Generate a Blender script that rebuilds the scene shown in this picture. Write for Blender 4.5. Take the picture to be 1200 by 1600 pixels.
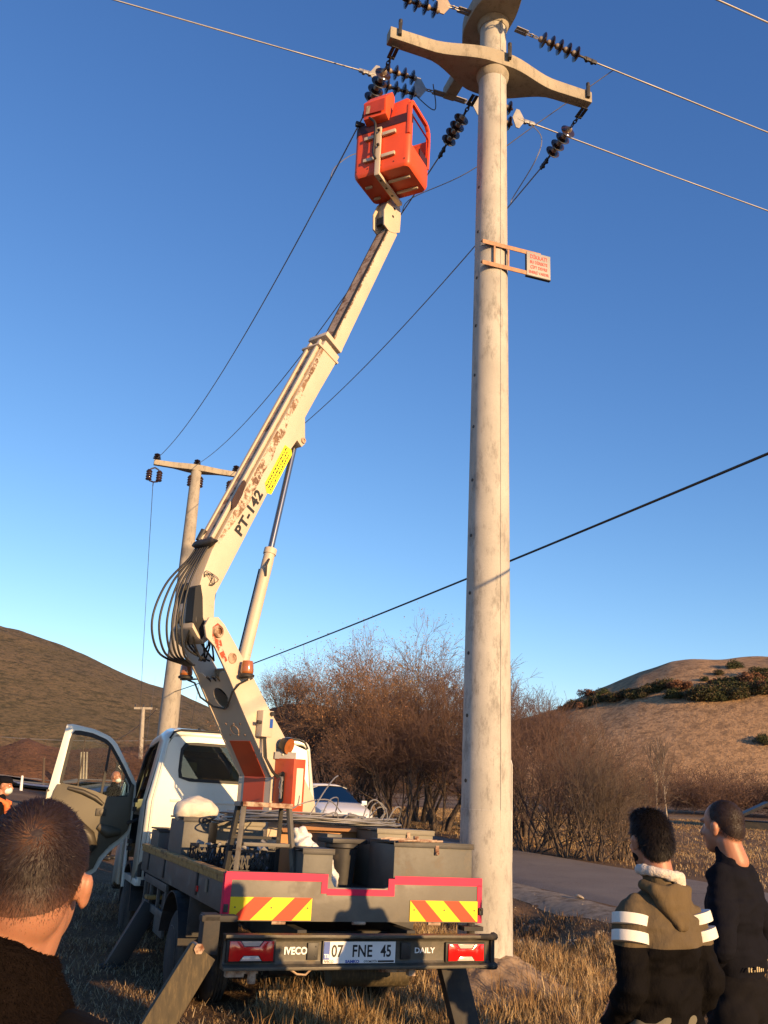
import bpy, bmesh, math, random
import numpy as np
from mathutils import Vector, Matrix, Euler
R = math.radians
random.seed(7); RNG = np.random.default_rng(11)
SC = bpy.context.scene; COL = SC.collection
for o in list(bpy.data.objects): bpy.data.objects.remove(o)

# ------------------------------------------------------------------ camera, light, exposure
cam_d = bpy.data.cameras.new('camera'); cam = bpy.data.objects.new('camera', cam_d); COL.objects.link(cam)
cam_d.sensor_fit = 'VERTICAL'; cam_d.sensor_height = 32.0; cam_d.lens = 32.0 * 1372 / 1600
cam_d.clip_start = 0.05; cam_d.clip_end = 6000
cp, sp, cr, sr = math.cos(R(16.72)), math.sin(R(16.72)), math.cos(R(2.57)), math.sin(R(2.57))
fw = Vector((0, cp, sp)); u0 = Vector((0, -sp, cp)); r0 = Vector((1, 0, 0))
rt = r0 * cr + u0 * sr; up = u0 * cr - r0 * sr
cam.matrix_world = Matrix(((rt.x, up.x, -fw.x, 0), (rt.y, up.y, -fw.y, 0), (rt.z, up.z, -fw.z, 1.862), (0, 0, 0, 1)))
SC.camera = cam

SUN_AZ, SUN_EL = 40.0, 11.5           # degrees right of straight behind the camera, above the horizon
sun_dir = Vector((math.sin(R(SUN_AZ)) * math.cos(R(SUN_EL)), -math.cos(R(SUN_AZ)) * math.cos(R(SUN_EL)), math.sin(R(SUN_EL))))
W_ = bpy.data.worlds.new('World'); SC.world = W_; W_.use_nodes = True
nt = W_.node_tree; nt.nodes.clear()
sky = nt.nodes.new('ShaderNodeTexSky'); sky.sky_type = 'NISHITA'; sky.sun_disc = False
sky.sun_elevation = R(SUN_EL); sky.sun_rotation = math.atan2(sun_dir.x, sun_dir.y)
sky.air_density = 1.0; sky.dust_density = 0.15; sky.ozone_density = 2.6; sky.altitude = 900
bg = nt.nodes.new('ShaderNodeBackground'); bg.inputs[1].default_value = 0.13
wo = nt.nodes.new('ShaderNodeOutputWorld')
# camera-like response of the blue sky, one gain and gamma per channel for the whole dome
sp_ = nt.nodes.new('ShaderNodeSeparateColor'); cb_ = nt.nodes.new('ShaderNodeCombineColor'); nt.links.new(sky.outputs[0], sp_.inputs[0])
for ch, (g_, k_) in enumerate(((1.2, .99), (1.05, .90), (.85, .94))):
    m1 = nt.nodes.new('ShaderNodeMath'); m1.operation = 'MULTIPLY'; m1.inputs[1].default_value = .166; nt.links.new(sp_.outputs[ch], m1.inputs[0])
    m2 = nt.nodes.new('ShaderNodeMath'); m2.operation = 'POWER'; m2.inputs[1].default_value = g_; nt.links.new(m1.outputs[0], m2.inputs[0])
    m3 = nt.nodes.new('ShaderNodeMath'); m3.operation = 'MULTIPLY'; m3.inputs[1].default_value = k_ * 6.04; nt.links.new(m2.outputs[0], m3.inputs[0]); nt.links.new(m3.outputs[0], cb_.inputs[ch])
nt.links.new(cb_.outputs[0], bg.inputs[0]); nt.links.new(bg.outputs[0], wo.inputs[0])
sl = bpy.data.lights.new('sun', 'SUN'); sl.energy = 5.0; sl.angle = R(0.55); sl.color = (1.0, 0.63, 0.29)
so = bpy.data.objects.new('sun', sl); COL.objects.link(so)
so.rotation_euler = sun_dir.to_track_quat('Z', 'Y').to_euler()
SC.view_settings.view_transform = 'Standard'; SC.view_settings.look = 'None'
SC.view_settings.exposure = 0.75; SC.view_settings.gamma = 1.0; SC.view_settings.use_curve_mapping = False

# ------------------------------------------------------------------ helpers
def tag(o, label=None, cat=None, group=None, kind=None):
    if label: o['label'] = label
    if cat: o['category'] = cat
    if group: o['group'] = group
    if kind: o['kind'] = kind
    return o
def empty(name, loc=(0, 0, 0), rot=(0, 0, 0), label=None, cat=None, group=None):
    o = bpy.data.objects.new(name, None); COL.objects.link(o); o.location = loc; o.rotation_euler = rot
    o.empty_display_size = 0.2
    return tag(o, label, cat, group)
def link(name, me, mats, parent=None):
    o = bpy.data.objects.new(name, me); COL.objects.link(o)
    if mats is not None:
        for m in (mats if isinstance(mats, (list, tuple)) else [mats]): me.materials.append(m)
    if parent: o.parent = parent
    return o
def smooth_mesh(me, ang=None):
    me.polygons.foreach_set('use_smooth', [True] * len(me.polygons))
    if ang is not None: me.set_sharp_from_angle(angle=R(ang))
def copy_tree(o, parent=None):
    c = o.copy(); COL.objects.link(c); c.parent = parent
    for ch in o.children: copy_tree(ch, c)
    return c
def frame_from(a, b):
    z = (Vector(b) - Vector(a)); L = z.length; z = z.normalized() if L > 0 else Vector((0, 0, 1))
    x = z.orthogonal().normalized()
    if abs(z.z) < .95: x = Vector((0, 0, 1)).cross(z).normalized()
    y = z.cross(x)
    return x, y, z, L
class MB:
    def __init__(s): s.v = []; s.f = []; s.mi = []
    def add(s, vs, fs, mi=0):
        n = len(s.v); s.v += [tuple(v) for v in vs]; s.f += [[i + n for i in f] for f in fs]; s.mi += [mi] * len(fs); return s
    def box(s, c, d, rot=None, mi=0):
        h = Vector(d) / 2; vs = [Vector((x * h.x, y * h.y, z * h.z)) for x in (-1, 1) for y in (-1, 1) for z in (-1, 1)]
        if rot is not None: vs = [rot @ v for v in vs]
        vs = [v + Vector(c) for v in vs]
        return s.add(vs, [(0, 1, 3, 2), (4, 6, 7, 5), (0, 4, 5, 1), (2, 3, 7, 6), (0, 2, 6, 4), (1, 5, 7, 3)], mi)
    def bar(s, a, b, w, h, upv=(0, 0, 1), mi=0):
        a = Vector(a); b = Vector(b); z = (b - a).normalized(); u = Vector(upv)
        x = u.cross(z)
        if x.length < 1e-3: x = z.orthogonal()
        x.normalize(); y = z.cross(x)
        vs = [p + x * sx * w / 2 + y * sy * h / 2 for p in (a, b) for sx in (-1, 1) for sy in (-1, 1)]
        return s.add(vs, [(0, 1, 3, 2), (4, 6, 7, 5), (0, 4, 5, 1), (2, 3, 7, 6), (0, 2, 6, 4), (1, 5, 7, 3)], mi)
    def cyl(s, a, b, r, r2=None, n=16, cap=True, mi=0):
        r2 = r if r2 is None else r2; a = Vector(a); b = Vector(b); x, y, z, L = frame_from(a, b); vs = []
        for p, q in ((a, r), (b, r2)):
            for i in range(n): t = 2 * math.pi * i / n; vs.append(p + (x * math.cos(t) + y * math.sin(t)) * q)
        fs = [(i, (i + 1) % n, n + (i + 1) % n, n + i) for i in range(n)]
        if cap: fs += [list(range(n))[::-1], list(range(n, 2 * n))]
        return s.add(vs, fs, mi)
    def tube(s, pts, r, n=6, mi=0, closed=False):
        pts = [Vector(p) for p in pts]; m = len(pts); rr = r if isinstance(r, (list, tuple)) else [r] * m; vs = []
        px = None
        for i, p in enumerate(pts):
            if closed: d = pts[(i + 1) % m] - pts[i - 1]
            else: d = pts[min(i + 1, m - 1)] - pts[max(i - 1, 0)]
            d = d.normalized() if d.length > 0 else Vector((0, 0, 1))
            if px is None: px = d.orthogonal().normalized()
            px = (px - d * px.dot(d)); px = px.normalized() if px.length > 1e-6 else d.orthogonal().normalized()
            py = d.cross(px)
            for k in range(n): t = 2 * math.pi * k / n; vs.append(p + (px * math.cos(t) + py * math.sin(t)) * rr[i])
        fs = []
        for i in range(m if closed else m - 1):
            a, b = i * n, ((i + 1) % m) * n
            fs += [(a + k, a + (k + 1) % n, b + (k + 1) % n, b + k) for k in range(n)]
        if not closed: fs += [list(range(n))[::-1], list(range((m - 1) * n, m * n))]
        return s.add(vs, fs, mi)
    def lathe(s, a, b, prof, n=24, mi=0, cap=True):      # prof: (t along a->b in metres, radius)
        a = Vector(a); x, y, z, L = frame_from(a, b); vs = []
        for t, r in prof:
            for i in range(n): q = 2 * math.pi * i / n; vs.append(a + z * t + (x * math.cos(q) + y * math.sin(q)) * r)
        fs = []
        for j in range(len(prof) - 1):
            fs += [(j * n + i, j * n + (i + 1) % n, (j + 1) * n + (i + 1) % n, (j + 1) * n + i) for i in range(n)]
        if cap: fs += [list(range(n))[::-1], list(range((len(prof) - 1) * n, len(prof) * n))]
        return s.add(vs, fs, mi)
    def prism(s, pts, o, X, Y, Zt, mi=0):                # polygon in plane (o,X,Y) extruded by vector Zt
        o = Vector(o); X = Vector(X); Y = Vector(Y); Zt = Vector(Zt); n = len(pts)
        a = [o + X * p[0] + Y * p[1] for p in pts]; vs = a + [p + Zt for p in a]
        fs = [list(range(n))[::-1], list(range(n, 2 * n))] + [(i, (i + 1) % n, n + (i + 1) % n, n + i) for i in range(n)]
        return s.add(vs, fs, mi)
    def holed(s, outer, inner, o, X, Y, Zt, mi=0):       # plate with a window; both loops have equal counts and matching start
        o = Vector(o); X = Vector(X); Y = Vector(Y); Zt = Vector(Zt); n = len(outer)
        P = lambda L: [o + X * p[0] + Y * p[1] for p in L]
        A = P(outer); B = P(inner); vs = A + B + [v + Zt for v in A] + [v + Zt for v in B]; fs = []
        for i in range(n):
            j = (i + 1) % n
            fs += [(i, j, n + j, n + i), (2 * n + i, 3 * n + i, 3 * n + j, 2 * n + j), (i, 2 * n + i, 2 * n + j, j), (n + i, n + j, 3 * n + j, 3 * n + i)]
        return s.add(vs, fs, mi)
    def mesh(s, name):
        me = bpy.data.meshes.new(name); me.from_pydata(s.v, [], s.f); me.validate()
        if any(s.mi) and len(s.mi) == len(me.polygons): me.polygons.foreach_set('material_index', s.mi)
        bm = bmesh.new(); bm.from_mesh(me); bmesh.ops.recalc_face_normals(bm, faces=bm.faces); bm.to_mesh(me); bm.free()
        return me
    def build(s, name, mats, parent=None, bevel=0, smooth=None, seg=2):
        me = s.mesh(name)
        if bevel:
            bm = bmesh.new(); bm.from_mesh(me); bmesh.ops.remove_doubles(bm, verts=bm.verts, dist=1e-5)
            es = [e for e in bm.edges if len(e.link_faces) == 2 and e.calc_face_angle(0) > R(25)]
            bmesh.ops.bevel(bm, geom=es, offset=bevel, segments=seg, affect='EDGES', profile=.6, clamp_overlap=True)
            bm.to_mesh(me); bm.free()
            if smooth is None: smooth = 40
        if smooth is not None: smooth_mesh(me, smooth)
        return link(name, me, mats, parent)
def rrect(cx, cy, w, h, r, n=4):
    out = []
    for sx, sy, a0 in ((1, -1, -90), (1, 1, 0), (-1, 1, 90), (-1, -1, 180)):
        for i in range(n + 1):
            a = R(a0 + 90 * i / n); out.append((cx + sx * (w / 2 - r) + r * math.cos(a), cy + sy * (h / 2 - r) + r * math.sin(a)))
    return out
def resample(poly, n, start=0.0):
    P = [Vector(p) for p in poly]; P.append(P[0]); L = [0]
    for i in range(len(P) - 1): L.append(L[-1] + (P[i + 1] - P[i]).length)
    out = []
    for k in range(n):
        d = (k / n + start) % 1.0 * L[-1]; i = max(j for j in range(len(L)) if L[j] <= d + 1e-9); i = min(i, len(P) - 2)
        t = (d - L[i]) / max(1e-9, L[i + 1] - L[i]); q = P[i].lerp(P[i + 1], t); out.append((q.x, q.y))
    return out
def radial(poly, c, n):                                   # sample a star-shaped polygon at n equal angles about c
    out = []
    m = len(poly)
    for k in range(n):
        a = 2 * math.pi * k / n; d = (math.cos(a), math.sin(a)); best = 0
        for i in range(m):
            x1, y1 = poly[i][0] - c[0], poly[i][1] - c[1]; x2, y2 = poly[(i + 1) % m][0] - c[0], poly[(i + 1) % m][1] - c[1]
            ex, ey = x2 - x1, y2 - y1; den = d[0] * ey - d[1] * ex
            if abs(den) < 1e-9: continue
            t = (x1 * ey - y1 * ex) / den; s = (x1 * d[1] - y1 * d[0]) / den
            if t > 0 and -1e-6 <= s <= 1 + 1e-6: best = max(best, t)
        out.append((c[0] + d[0] * best, c[1] + d[1] * best))
    return out

# ------------------------------------------------------------------ materials
def new_mat(name):
    m = bpy.data.materials.new(name); m.use_nodes = True; t = m.node_tree; b = t.nodes['Principled BSDF']; return m, t, b
def nd(t, k, **kw):
    n = t.nodes.new(k)
    for a, v in kw.items(): setattr(n, a, v)
    return n
def noise_fac(t, co, scale, detail=4, lo=.4, hi=.6, rough=.6):
    n = nd(t, 'ShaderNodeTexNoise'); n.inputs['Scale'].default_value = scale; n.inputs['Detail'].default_value = detail
    n.inputs['Roughness'].default_value = rough; t.links.new(co, n.inputs['Vector'])
    r = nd(t, 'ShaderNodeMapRange'); r.inputs[1].default_value = lo; r.inputs[2].default_value = hi
    t.links.new(n.outputs['Fac'], r.inputs[0]); return r.outputs[0]
def mixc(t, fac, a, b, mode='MIX'):
    m = nd(t, 'ShaderNodeMix', data_type='RGBA', blend_type=mode)
    for s, v in ((m.inputs[6], a), (m.inputs[7], b)):
        if isinstance(v, (tuple, list)): s.default_value = (*v[:3], 1)
        else: t.links.new(v, s)
    if isinstance(fac, float): m.inputs[0].default_value = fac
    else: t.links.new(fac, m.inputs[0])
    return m.outputs[2]
def mathn(t, op, a, b=None):
    m = nd(t, 'ShaderNodeMath', operation=op)
    for i, v in enumerate((a, b)):
        if v is None: continue
        if isinstance(v, (int, float)): m.inputs[i].default_value = v
        else: t.links.new(v, m.inputs[i])
    return m.outputs[0]
def coords(t, stretch=None, kind='Object'):
    tc = nd(t, 'ShaderNodeTexCoord'); o = tc.outputs[kind]
    if stretch:
        mp = nd(t, 'ShaderNodeMapping'); mp.inputs['Scale'].default_value = stretch; t.links.new(o, mp.inputs[0]); o = mp.outputs[0]
    return o
def bump(t, b, h, strength=.3, dist=.01):
    n = nd(t, 'ShaderNodeBump'); n.inputs['Strength'].default_value = strength; n.inputs['Distance'].default_value = dist
    t.links.new(h, n.inputs['Height']); t.links.new(n.outputs[0], b.inputs['Normal'])
def M(name, col, rough=.5, metal=0.0, dark=.75, scale=6, dirt=None, dlo=.55, dhi=.7, dscale=9, bp=0, bscale=40, stretch=None, spec=.5, coat=0):
    m, t, b = new_mat(name); co = coords(t, stretch)
    f = noise_fac(t, co, scale, 5, .3, .7)
    c = mixc(t, f, tuple(x * dark for x in col), col)
    if dirt is not None:
        f2 = noise_fac(t, co, dscale, 8, dlo, dhi, .7); c = mixc(t, f2, c, dirt)
        rr = nd(t, 'ShaderNodeMapRange'); rr.inputs[3].default_value = rough; rr.inputs[4].default_value = min(1, rough + .35)
        t.links.new(f2, rr.inputs[0]); t.links.new(rr.outputs[0], b.inputs['Roughness'])
    else: b.inputs['Roughness'].default_value = rough
    t.links.new(c, b.inputs['Base Color']); b.inputs['Metallic'].default_value = metal
    b.inputs['Specular IOR Level'].default_value = spec
    if coat: b.inputs['Coat Weight'].default_value = coat; b.inputs['Coat Roughness'].default_value = .08
    if bp: bump(t, b, noise_fac(t, co, bscale, 4, 0, 1), bp, .01)
    return m
MT = {}
MT['cab'] = M('cab_paint', (.70, .69, .60), .3, dark=.95, scale=2, dirt=(.45, .38, .28), dlo=.62, dhi=.95, dscale=3, coat=.5)
MT['boom'] = M('boom_paint', (.56, .47, .36), .5, dark=.88, scale=3, dirt=(.22, .11, .05), dlo=.66, dhi=.72, dscale=7, bp=.05)
MT['boomrust'] = M('boom_rusty_channel', (.50, .36, .25), .75, dark=.7, scale=6, dirt=(.13, .05, .025), dlo=.47, dhi=.62, dscale=9, bp=.2)
MT['orange'] = M('orange_paint', (.52, .07, .02), .42, dark=.85, scale=4, dirt=(.25, .06, .03), dlo=.6, dhi=.75, dscale=6)
MT['bucket'] = M('bucket_fibreglass', (.72, .085, .022), .45, dark=.9, scale=3, dirt=(.85, .35, .2), dlo=.69, dhi=.74, dscale=14)
MT['bucketdark'] = M('bucket_shadow_band', (.05, .012, .012), .5, dark=.8)  # shadow colour for the strip below the rim; inner shelf borrows it
MT['grey'] = M('bed_grey_paint', (.08, .08, .076), .5, dark=.75, scale=4, dirt=(.24, .21, .17), dlo=.52, dhi=.75, dscale=7, bp=.08)
MT['tailgrey'] = M('tailgate_grey_paint', (.115, .108, .092), .5, dark=.82, scale=3, dirt=(.17, .15, .115), dlo=.48, dhi=.75, dscale=4, bp=.06)
MT['box'] = M('box_grey_steel', (.095, .093, .082), .55, dark=.7, scale=5, dirt=(.19, .155, .11), dlo=.55, dhi=.75, dscale=6, bp=.1)
MT['boxlight'] = M('box_lid_khaki_steel', (.17, .15, .11), .55, dark=.8, scale=5, dirt=(.16, .08, .04), dlo=.6, dhi=.72, dscale=6, bp=.1)
MT['pink'] = M('pink_red_tape', (.72, .012, .075), .55, spec=.3, dark=.85, scale=10, dirt=(.55, .06, .10), dlo=.62, dhi=.8, dscale=12)
MT['yellow'] = M('reflective_yellow', (.85, .60, .01), .5, spec=.3, dark=.95)
MT['redstripe'] = M('reflective_red', (.75, .05, .012), .5, spec=.3, dark=.95)
MT['rustyellow'] = M('worn_yellow_rail', (.42, .24, .06), .6, dark=.7, scale=9, dirt=(.14, .08, .04), dlo=.5, dhi=.62, dscale=10, bp=.2)
MT['black'] = M('black_plastic', (.02, .02, .021), .5, dark=.7)
MT['darkmetal'] = M('dark_steel', (.045, .043, .042), .55, .2, dark=.6, scale=7, dirt=(.12, .09, .06), dlo=.55, dhi=.75, dscale=8, bp=.1)
MT['chassis'] = M('chassis_black', (.025, .024, .024), .7, dark=.6, scale=7, dirt=(.09, .07, .05), dlo=.5, dhi=.8, dscale=5)
MT['bumper'] = M('bumper_dirty_steel', (.075, .068, .052), .5, .1, dark=.75, scale=5, dirt=(.16, .13, .09), dlo=.5, dhi=.75, dscale=7, bp=.08)
MT['rubber'] = M('tyre_rubber', (.022, .021, .020), .85, dark=.7, scale=6, dirt=(.10, .075, .05), dlo=.45, dhi=.75, dscale=5, bp=.1)
MT['rim'] = M('wheel_rim', (.20, .19, .18), .5, .4, dark=.7, dirt=(.1, .08, .06))
MT['chrome'] = M('chrome_rod', (.30, .30, .31), .22, .9, dark=.95)
MT['galv'] = M('galvanised_steel', (.32, .31, .30), .5, .4, dark=.7, scale=8)
MT['alu'] = M('aluminium_conductor', (.28, .27, .26), .5, .4, dark=.8, scale=30)
MT['steelwire'] = M('weathered_conductor', (.30, .30, .31), .5, .5, dark=.8, scale=20)
MT['cable'] = M('black_cable', (.02, .02, .02), .5)
MT['insul'] = M('brown_black_porcelain', (.035, .018, .014), .12, dark=.7, scale=12, coat=.6)
MT['insulcap'] = M('insulator_cap', (.40, .32, .24), .5, .5, dark=.7)
MT['wood'] = M('outrigger_olive_wood', (.07, .052, .024), .75, dark=.5, scale=4, dirt=(.14, .105, .055), dlo=.5, dhi=.75, dscale=8, bp=.3, bscale=20, stretch=(6, 6, 1))
MT['card'] = M('cardboard', (.52, .27, .12), .85, dark=.8, scale=6, bp=.1)
MT['sack'] = M('white_sack', (.66, .60, .50), .8, dark=.8, scale=10, bp=.5, bscale=25)
MT['bag'] = M('white_plastic_bag', (.72, .70, .66), .35, dark=.85, scale=10, bp=.8, bscale=22)
MT['trim'] = M('door_trim_plastic', (.095, .08, .05), .55, dark=.85, scale=4)
MT['trim2'] = M('door_trim_dark', (.05, .042, .03), .5, dark=.85, scale=4)
MT['seal'] = M('rubber_seal', (.012, .012, .012), .6)
MT['white'] = M('white_plate', (.80, .80, .78), .4, dark=.95)
MT['blue'] = M('plate_blue', (.02, .09, .42), .4)
MT['ink'] = M('black_ink', (.015, .015, .015), .6)
MT['redink'] = M('red_print', (.70, .06, .05), .6)
MT['signgrey'] = M('sign_plate_grey', (.30, .30, .29), .5, dark=.9)
MT['signrust'] = M('sign_bracket_steel', (.42, .22, .12), .6, .1, dark=.6, scale=12)
MT['stickeryellow'] = M('yellow_sticker', (.85, .78, .02), .5, dark=.9, scale=30)
MT['cream'] = M('cream_label', (.75, .66, .50), .6, dark=.85)
MT['interior'] = M('cab_interior', (.03, .03, .032), .8)
MT['carpaint'] = M('silver_white_car_paint', (.70, .70, .70), .3, .0, dark=.97, coat=.8)
MT['skin'] = M('skin', (.40, .18, .105), .5, dark=.85, scale=14, bp=.06, bscale=120)
MT['skin'].node_tree.nodes['Principled BSDF'].inputs['Subsurface Weight'].default_value = .25
MT['skin'].node_tree.nodes['Principled BSDF'].inputs['Subsurface Radius'].default_value = (.02, .006, .003)
MT['skin'].node_tree.nodes['Principled BSDF'].inputs['Subsurface Scale'].default_value = .6
MT['khaki'] = M('khaki_jacket_cloth', (.125, .088, .045), .85, dark=.75, scale=9, bp=.7, bscale=22, stretch=(1, 1, .5), spec=.2)
MT['blackcloth'] = M('black_cloth', (.008, .007, .007), .85, dark=.6, scale=9, bp=.6, bscale=20, spec=.06)
MT['navy'] = M('navy_black_sweatshirt', (.009, .009, .013), .9, dark=.8, scale=9, bp=.6, bscale=20, stretch=(1, 1, .5), spec=.06)
MT['fleece'] = M('white_fleece', (.66, .58, .50), .95, dark=.8, scale=40, bp=.9, bscale=90)
MT['blackfleece'] = M('dark_brown_fleece', (.010, .007, .006), .98, dark=.6, scale=60, bp=.9, bscale=120, spec=.02)
MT['stripe'] = M('white_sleeve_stripe', (.74, .70, .62), .7, dark=.92, scale=12, bp=.2, bscale=16)
MT['trouser'] = M('black_trousers', (.010, .009, .010), .9, dark=.8, bp=.4, bscale=18, spec=.06)
MT['olive'] = M('olive_grey_trousers', (.14, .125, .085), .9, dark=.8, bp=.2, bscale=14)
MT['mask'] = M('face_mask', (.62, .74, .72), .8)
MT['vest'] = M('orange_vest', (.80, .19, .05), .7)
MT['hairdark'] = M('dark_brown_hair', (.010, .007, .006), .85, dark=.5, scale=30, bp=.8, bscale=90, spec=.15)
MT['gold'] = M('gold_print', (.72, .58, .32), .5)
def glass_mat(name, tint, rough=.02, alpha=.0):
    m, t, b = new_mat(name); t.nodes.remove(b)
    tr = nd(t, 'ShaderNodeBsdfTransparent'); tr.inputs[0].default_value = (*tint, 1)
    gl = nd(t, 'ShaderNodeBsdfGlossy'); gl.inputs['Roughness'].default_value = rough; gl.inputs[0].default_value = (.5, .5, .48, 1)
    fr = nd(t, 'ShaderNodeFresnel'); fr.inputs[0].default_value = 1.5
    f = mathn(t, 'ADD', fr.outputs[0], alpha); mx = nd(t, 'ShaderNodeMixShader')
    t.links.new(f, mx.inputs[0]); t.links.new(tr.outputs[0], mx.inputs[1]); t.links.new(gl.outputs[0], mx.inputs[2])
    t.links.new(mx.outputs[0], t.nodes['Material Output'].inputs[0]); return m
MT['glass'] = glass_mat('tinted_glass', (.55, .62, .58), .02, .06)
MT['clearglass'] = glass_mat('door_glass', (.90, .92, .88), .02, -.03)
MT['carglass'] = glass_mat('car_glass', (.30, .36, .33), .04, .0)
for n_ in MT['carglass'].node_tree.nodes:
    if n_.type == 'BSDF_GLOSSY': n_.inputs[0].default_value = (.22, .24, .22, 1)
MT['redlens'] = M('red_lens', (.75, .012, .012), .12, dark=.85, scale=25, coat=.8)
MT['clearlens'] = M('clear_lens', (.62, .50, .44), .15, dark=.85, scale=25, coat=.8)
MT['amber'] = M('amber_lens', (.36, .11, .02), .2, dark=.75, scale=15, coat=.7)
MT['headlight'] = M('headlight_lens', (.55, .56, .55), .1, .3, coat=.8)
# concrete poles: cast seams, blotches
def concrete(name, base, seam=True, bands=None):
    m, t, b = new_mat(name); co = coords(t)
    c = mixc(t, noise_fac(t, co, 1.6, 6, .3, .7), tuple(x * .74 for x in base), base)
    st = nd(t, 'ShaderNodeMapping'); st.inputs['Scale'].default_value = (1, 1, .35); t.links.new(co, st.inputs[0])
    c = mixc(t, noise_fac(t, st.outputs[0], 7, 9, .50, .64, .8), c, tuple(x * .48 for x in base))
    c = mixc(t, mathn(t, 'MULTIPLY', noise_fac(t, co, 60, 3, .35, .75), .35), c, tuple(x * .6 for x in base))
    if bands:
        sx = nd(t, 'ShaderNodeSeparateXYZ'); t.links.new(co, sx.inputs[0])
        for z0, h in bands:
            d = mathn(t, 'ABSOLUTE', mathn(t, 'SUBTRACT', sx.outputs[2], z0))
            r = nd(t, 'ShaderNodeMapRange'); r.inputs[1].default_value = h; r.inputs[2].default_value = h * .35; t.links.new(d, r.inputs[0])
            c = mixc(t, mathn(t, 'MULTIPLY', r.outputs[0], .75), c, (.10, .10, .11))
    t.links.new(c, b.inputs['Base Color']); b.inputs['Roughness'].default_value = .85
    bump(t, b, noise_fac(t, co, 45, 5, 0, 1), .25, .006); return m
MT['concrete'] = concrete('pole_concrete', (.49, .465, .42))
MT['concrete2'] = concrete('far_pole_concrete', (.40, .36, .30), bands=[(10.0, .35), (8.7, .22)])
MT['armconc'] = concrete('arm_concrete', (.40, .35, .27))
def attr_mat(name, attr, rough=.9, spec=.2, trans=0):
    m, t, b = new_mat(name); a = nd(t, 'ShaderNodeAttribute'); a.attribute_name = attr
    t.links.new(a.outputs['Color'], b.inputs['Base Color']); b.inputs['Roughness'].default_value = rough
    b.inputs['Specular IOR Level'].default_value = spec; return m
MT['blade'] = attr_mat('dry_grass', 'tint'); MT['hairs'] = attr_mat('hair_strands', 'tint', .55, .25)
MT['pile'] = attr_mat('fleece_pile_strands', 'tint', 1.0, .02)
MT['bark'] = M('willow_bark', (.105, .075, .055), .9, dark=.55, scale=12)
MT['twig'] = M('red_brown_twigs', (.15, .085, .06), .85, dark=.6, scale=.6)
MT['twigorange'] = M('orange_twigs', (.21, .125, .08), .85, dark=.6, scale=.6)
MT['twiggrey'] = M('grey_brown_twigs', (.13, .095, .072), .85, dark=.6, scale=.6)
MT['poplar'] = M('pale_poplar_bark', (.42, .36, .28), .8, dark=.7, scale=6)
MT['leaforange'] = attr_mat('autumn_leaves', 'tint')
MT['evergreen'] = attr_mat('evergreen_needles', 'tint')

def text(name, s, size, mat, parent, mw, extrude=.001, align='LEFT', sx=1.0, bold=0.0, space=1.0):
    cu = bpy.data.curves.new(name, 'FONT'); cu.body = s; cu.size = size; cu.extrude = extrude; cu.offset = bold
    cu.align_x = align; cu.space_character = space; cu.resolution_u = 3
    tmp = bpy.data.objects.new(name, cu); COL.objects.link(tmp); bpy.context.view_layer.update()
    me = bpy.data.meshes.new_from_object(tmp.evaluated_get(bpy.context.evaluated_depsgraph_get()))
    bpy.data.objects.remove(tmp); me.transform(mw @ Matrix.Diagonal((sx, 1, 1, 1))); me.name = name; me.materials.clear()
    return link(name, me, mat, parent)
def basis(o, X, Y, Z):
    X, Y, Z = Vector(X).normalized(), Vector(Y).normalized(), Vector(Z).normalized(); o = Vector(o)
    return Matrix(((X.x, Y.x, Z.x, o.x), (X.y, Y.y, Z.y, o.y), (X.z, Y.z, Z.z, o.z), (0, 0, 0, 1)))

# value noise (numpy) for terrain
_T = RNG.random((256, 256))
def vn(x, y, s=1.0, k=0):
    x = np.asarray(x, float) / s + 31.7 * k + 1000; y = np.asarray(y, float) / s + 17.3 * k + 1000
    xi = np.floor(x).astype(int); yi = np.floor(y).astype(int); fx = x - xi; fy = y - yi
    fx = fx * fx * (3 - 2 * fx); fy = fy * fy * (3 - 2 * fy)
    g = lambda a, b: _T[a % 256, b % 256]
    return (g(xi, yi) * (1 - fx) + g(xi + 1, yi) * fx) * (1 - fy) + (g(xi, yi + 1) * (1 - fx) + g(xi + 1, yi + 1) * fx) * fy - .5
def ss(a, b, x): t = np.clip((np.asarray(x, float) - a) / (b - a), 0, 1); return t * t * (3 - 2 * t)
RA = R(23.5); RC, RS = math.cos(RA), math.sin(RA)
def rcoord(x, y): return RC * x + RS * y, -RS * x + RC * y      # across the road, along it
def gh(x, y):
    x = np.asarray(x, float); y = np.asarray(y, float); r, s = rcoord(x, y)
    h = -.22 * ss(2.2, 5.2, r) - .22 * ss(5.8, 7.6, r) * (1 - ss(8.2, 9.9, r)) + .16 * ss(8.0, 9.9, r)
    off = 1 - ss(9.3, 10.0, r) * (1 - ss(15.0, 15.8, r))
    near = 1 - ss(25, 60, np.hypot(x, y))
    h = h + off * near * (.05 * vn(x, y, 1.3) + .03 * vn(x, y, .45, 1) + .015 * vn(x, y, .17, 2))
    h = h + off * .12 * vn(x, y, 5, 3) * ss(16, 20, r) * near + .5 * vn(x, y, 40, 4) * ss(60, 120, np.hypot(x, y))
    d = np.hypot(x - 1.32, y - 10.45); h = h + .26 * np.exp(-((d / .62) ** 2)) + .07 * np.exp(-(((np.hypot(x - 1.7, y - 9.7)) / .6) ** 2))
    h = h + off * ss(5.8, 6.6, r) * (1 - ss(9, 9.6, r)) * near * .16 * (vn(x, y, .5, 6) + vn(x, y, 1.1, 7))
    return h
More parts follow.
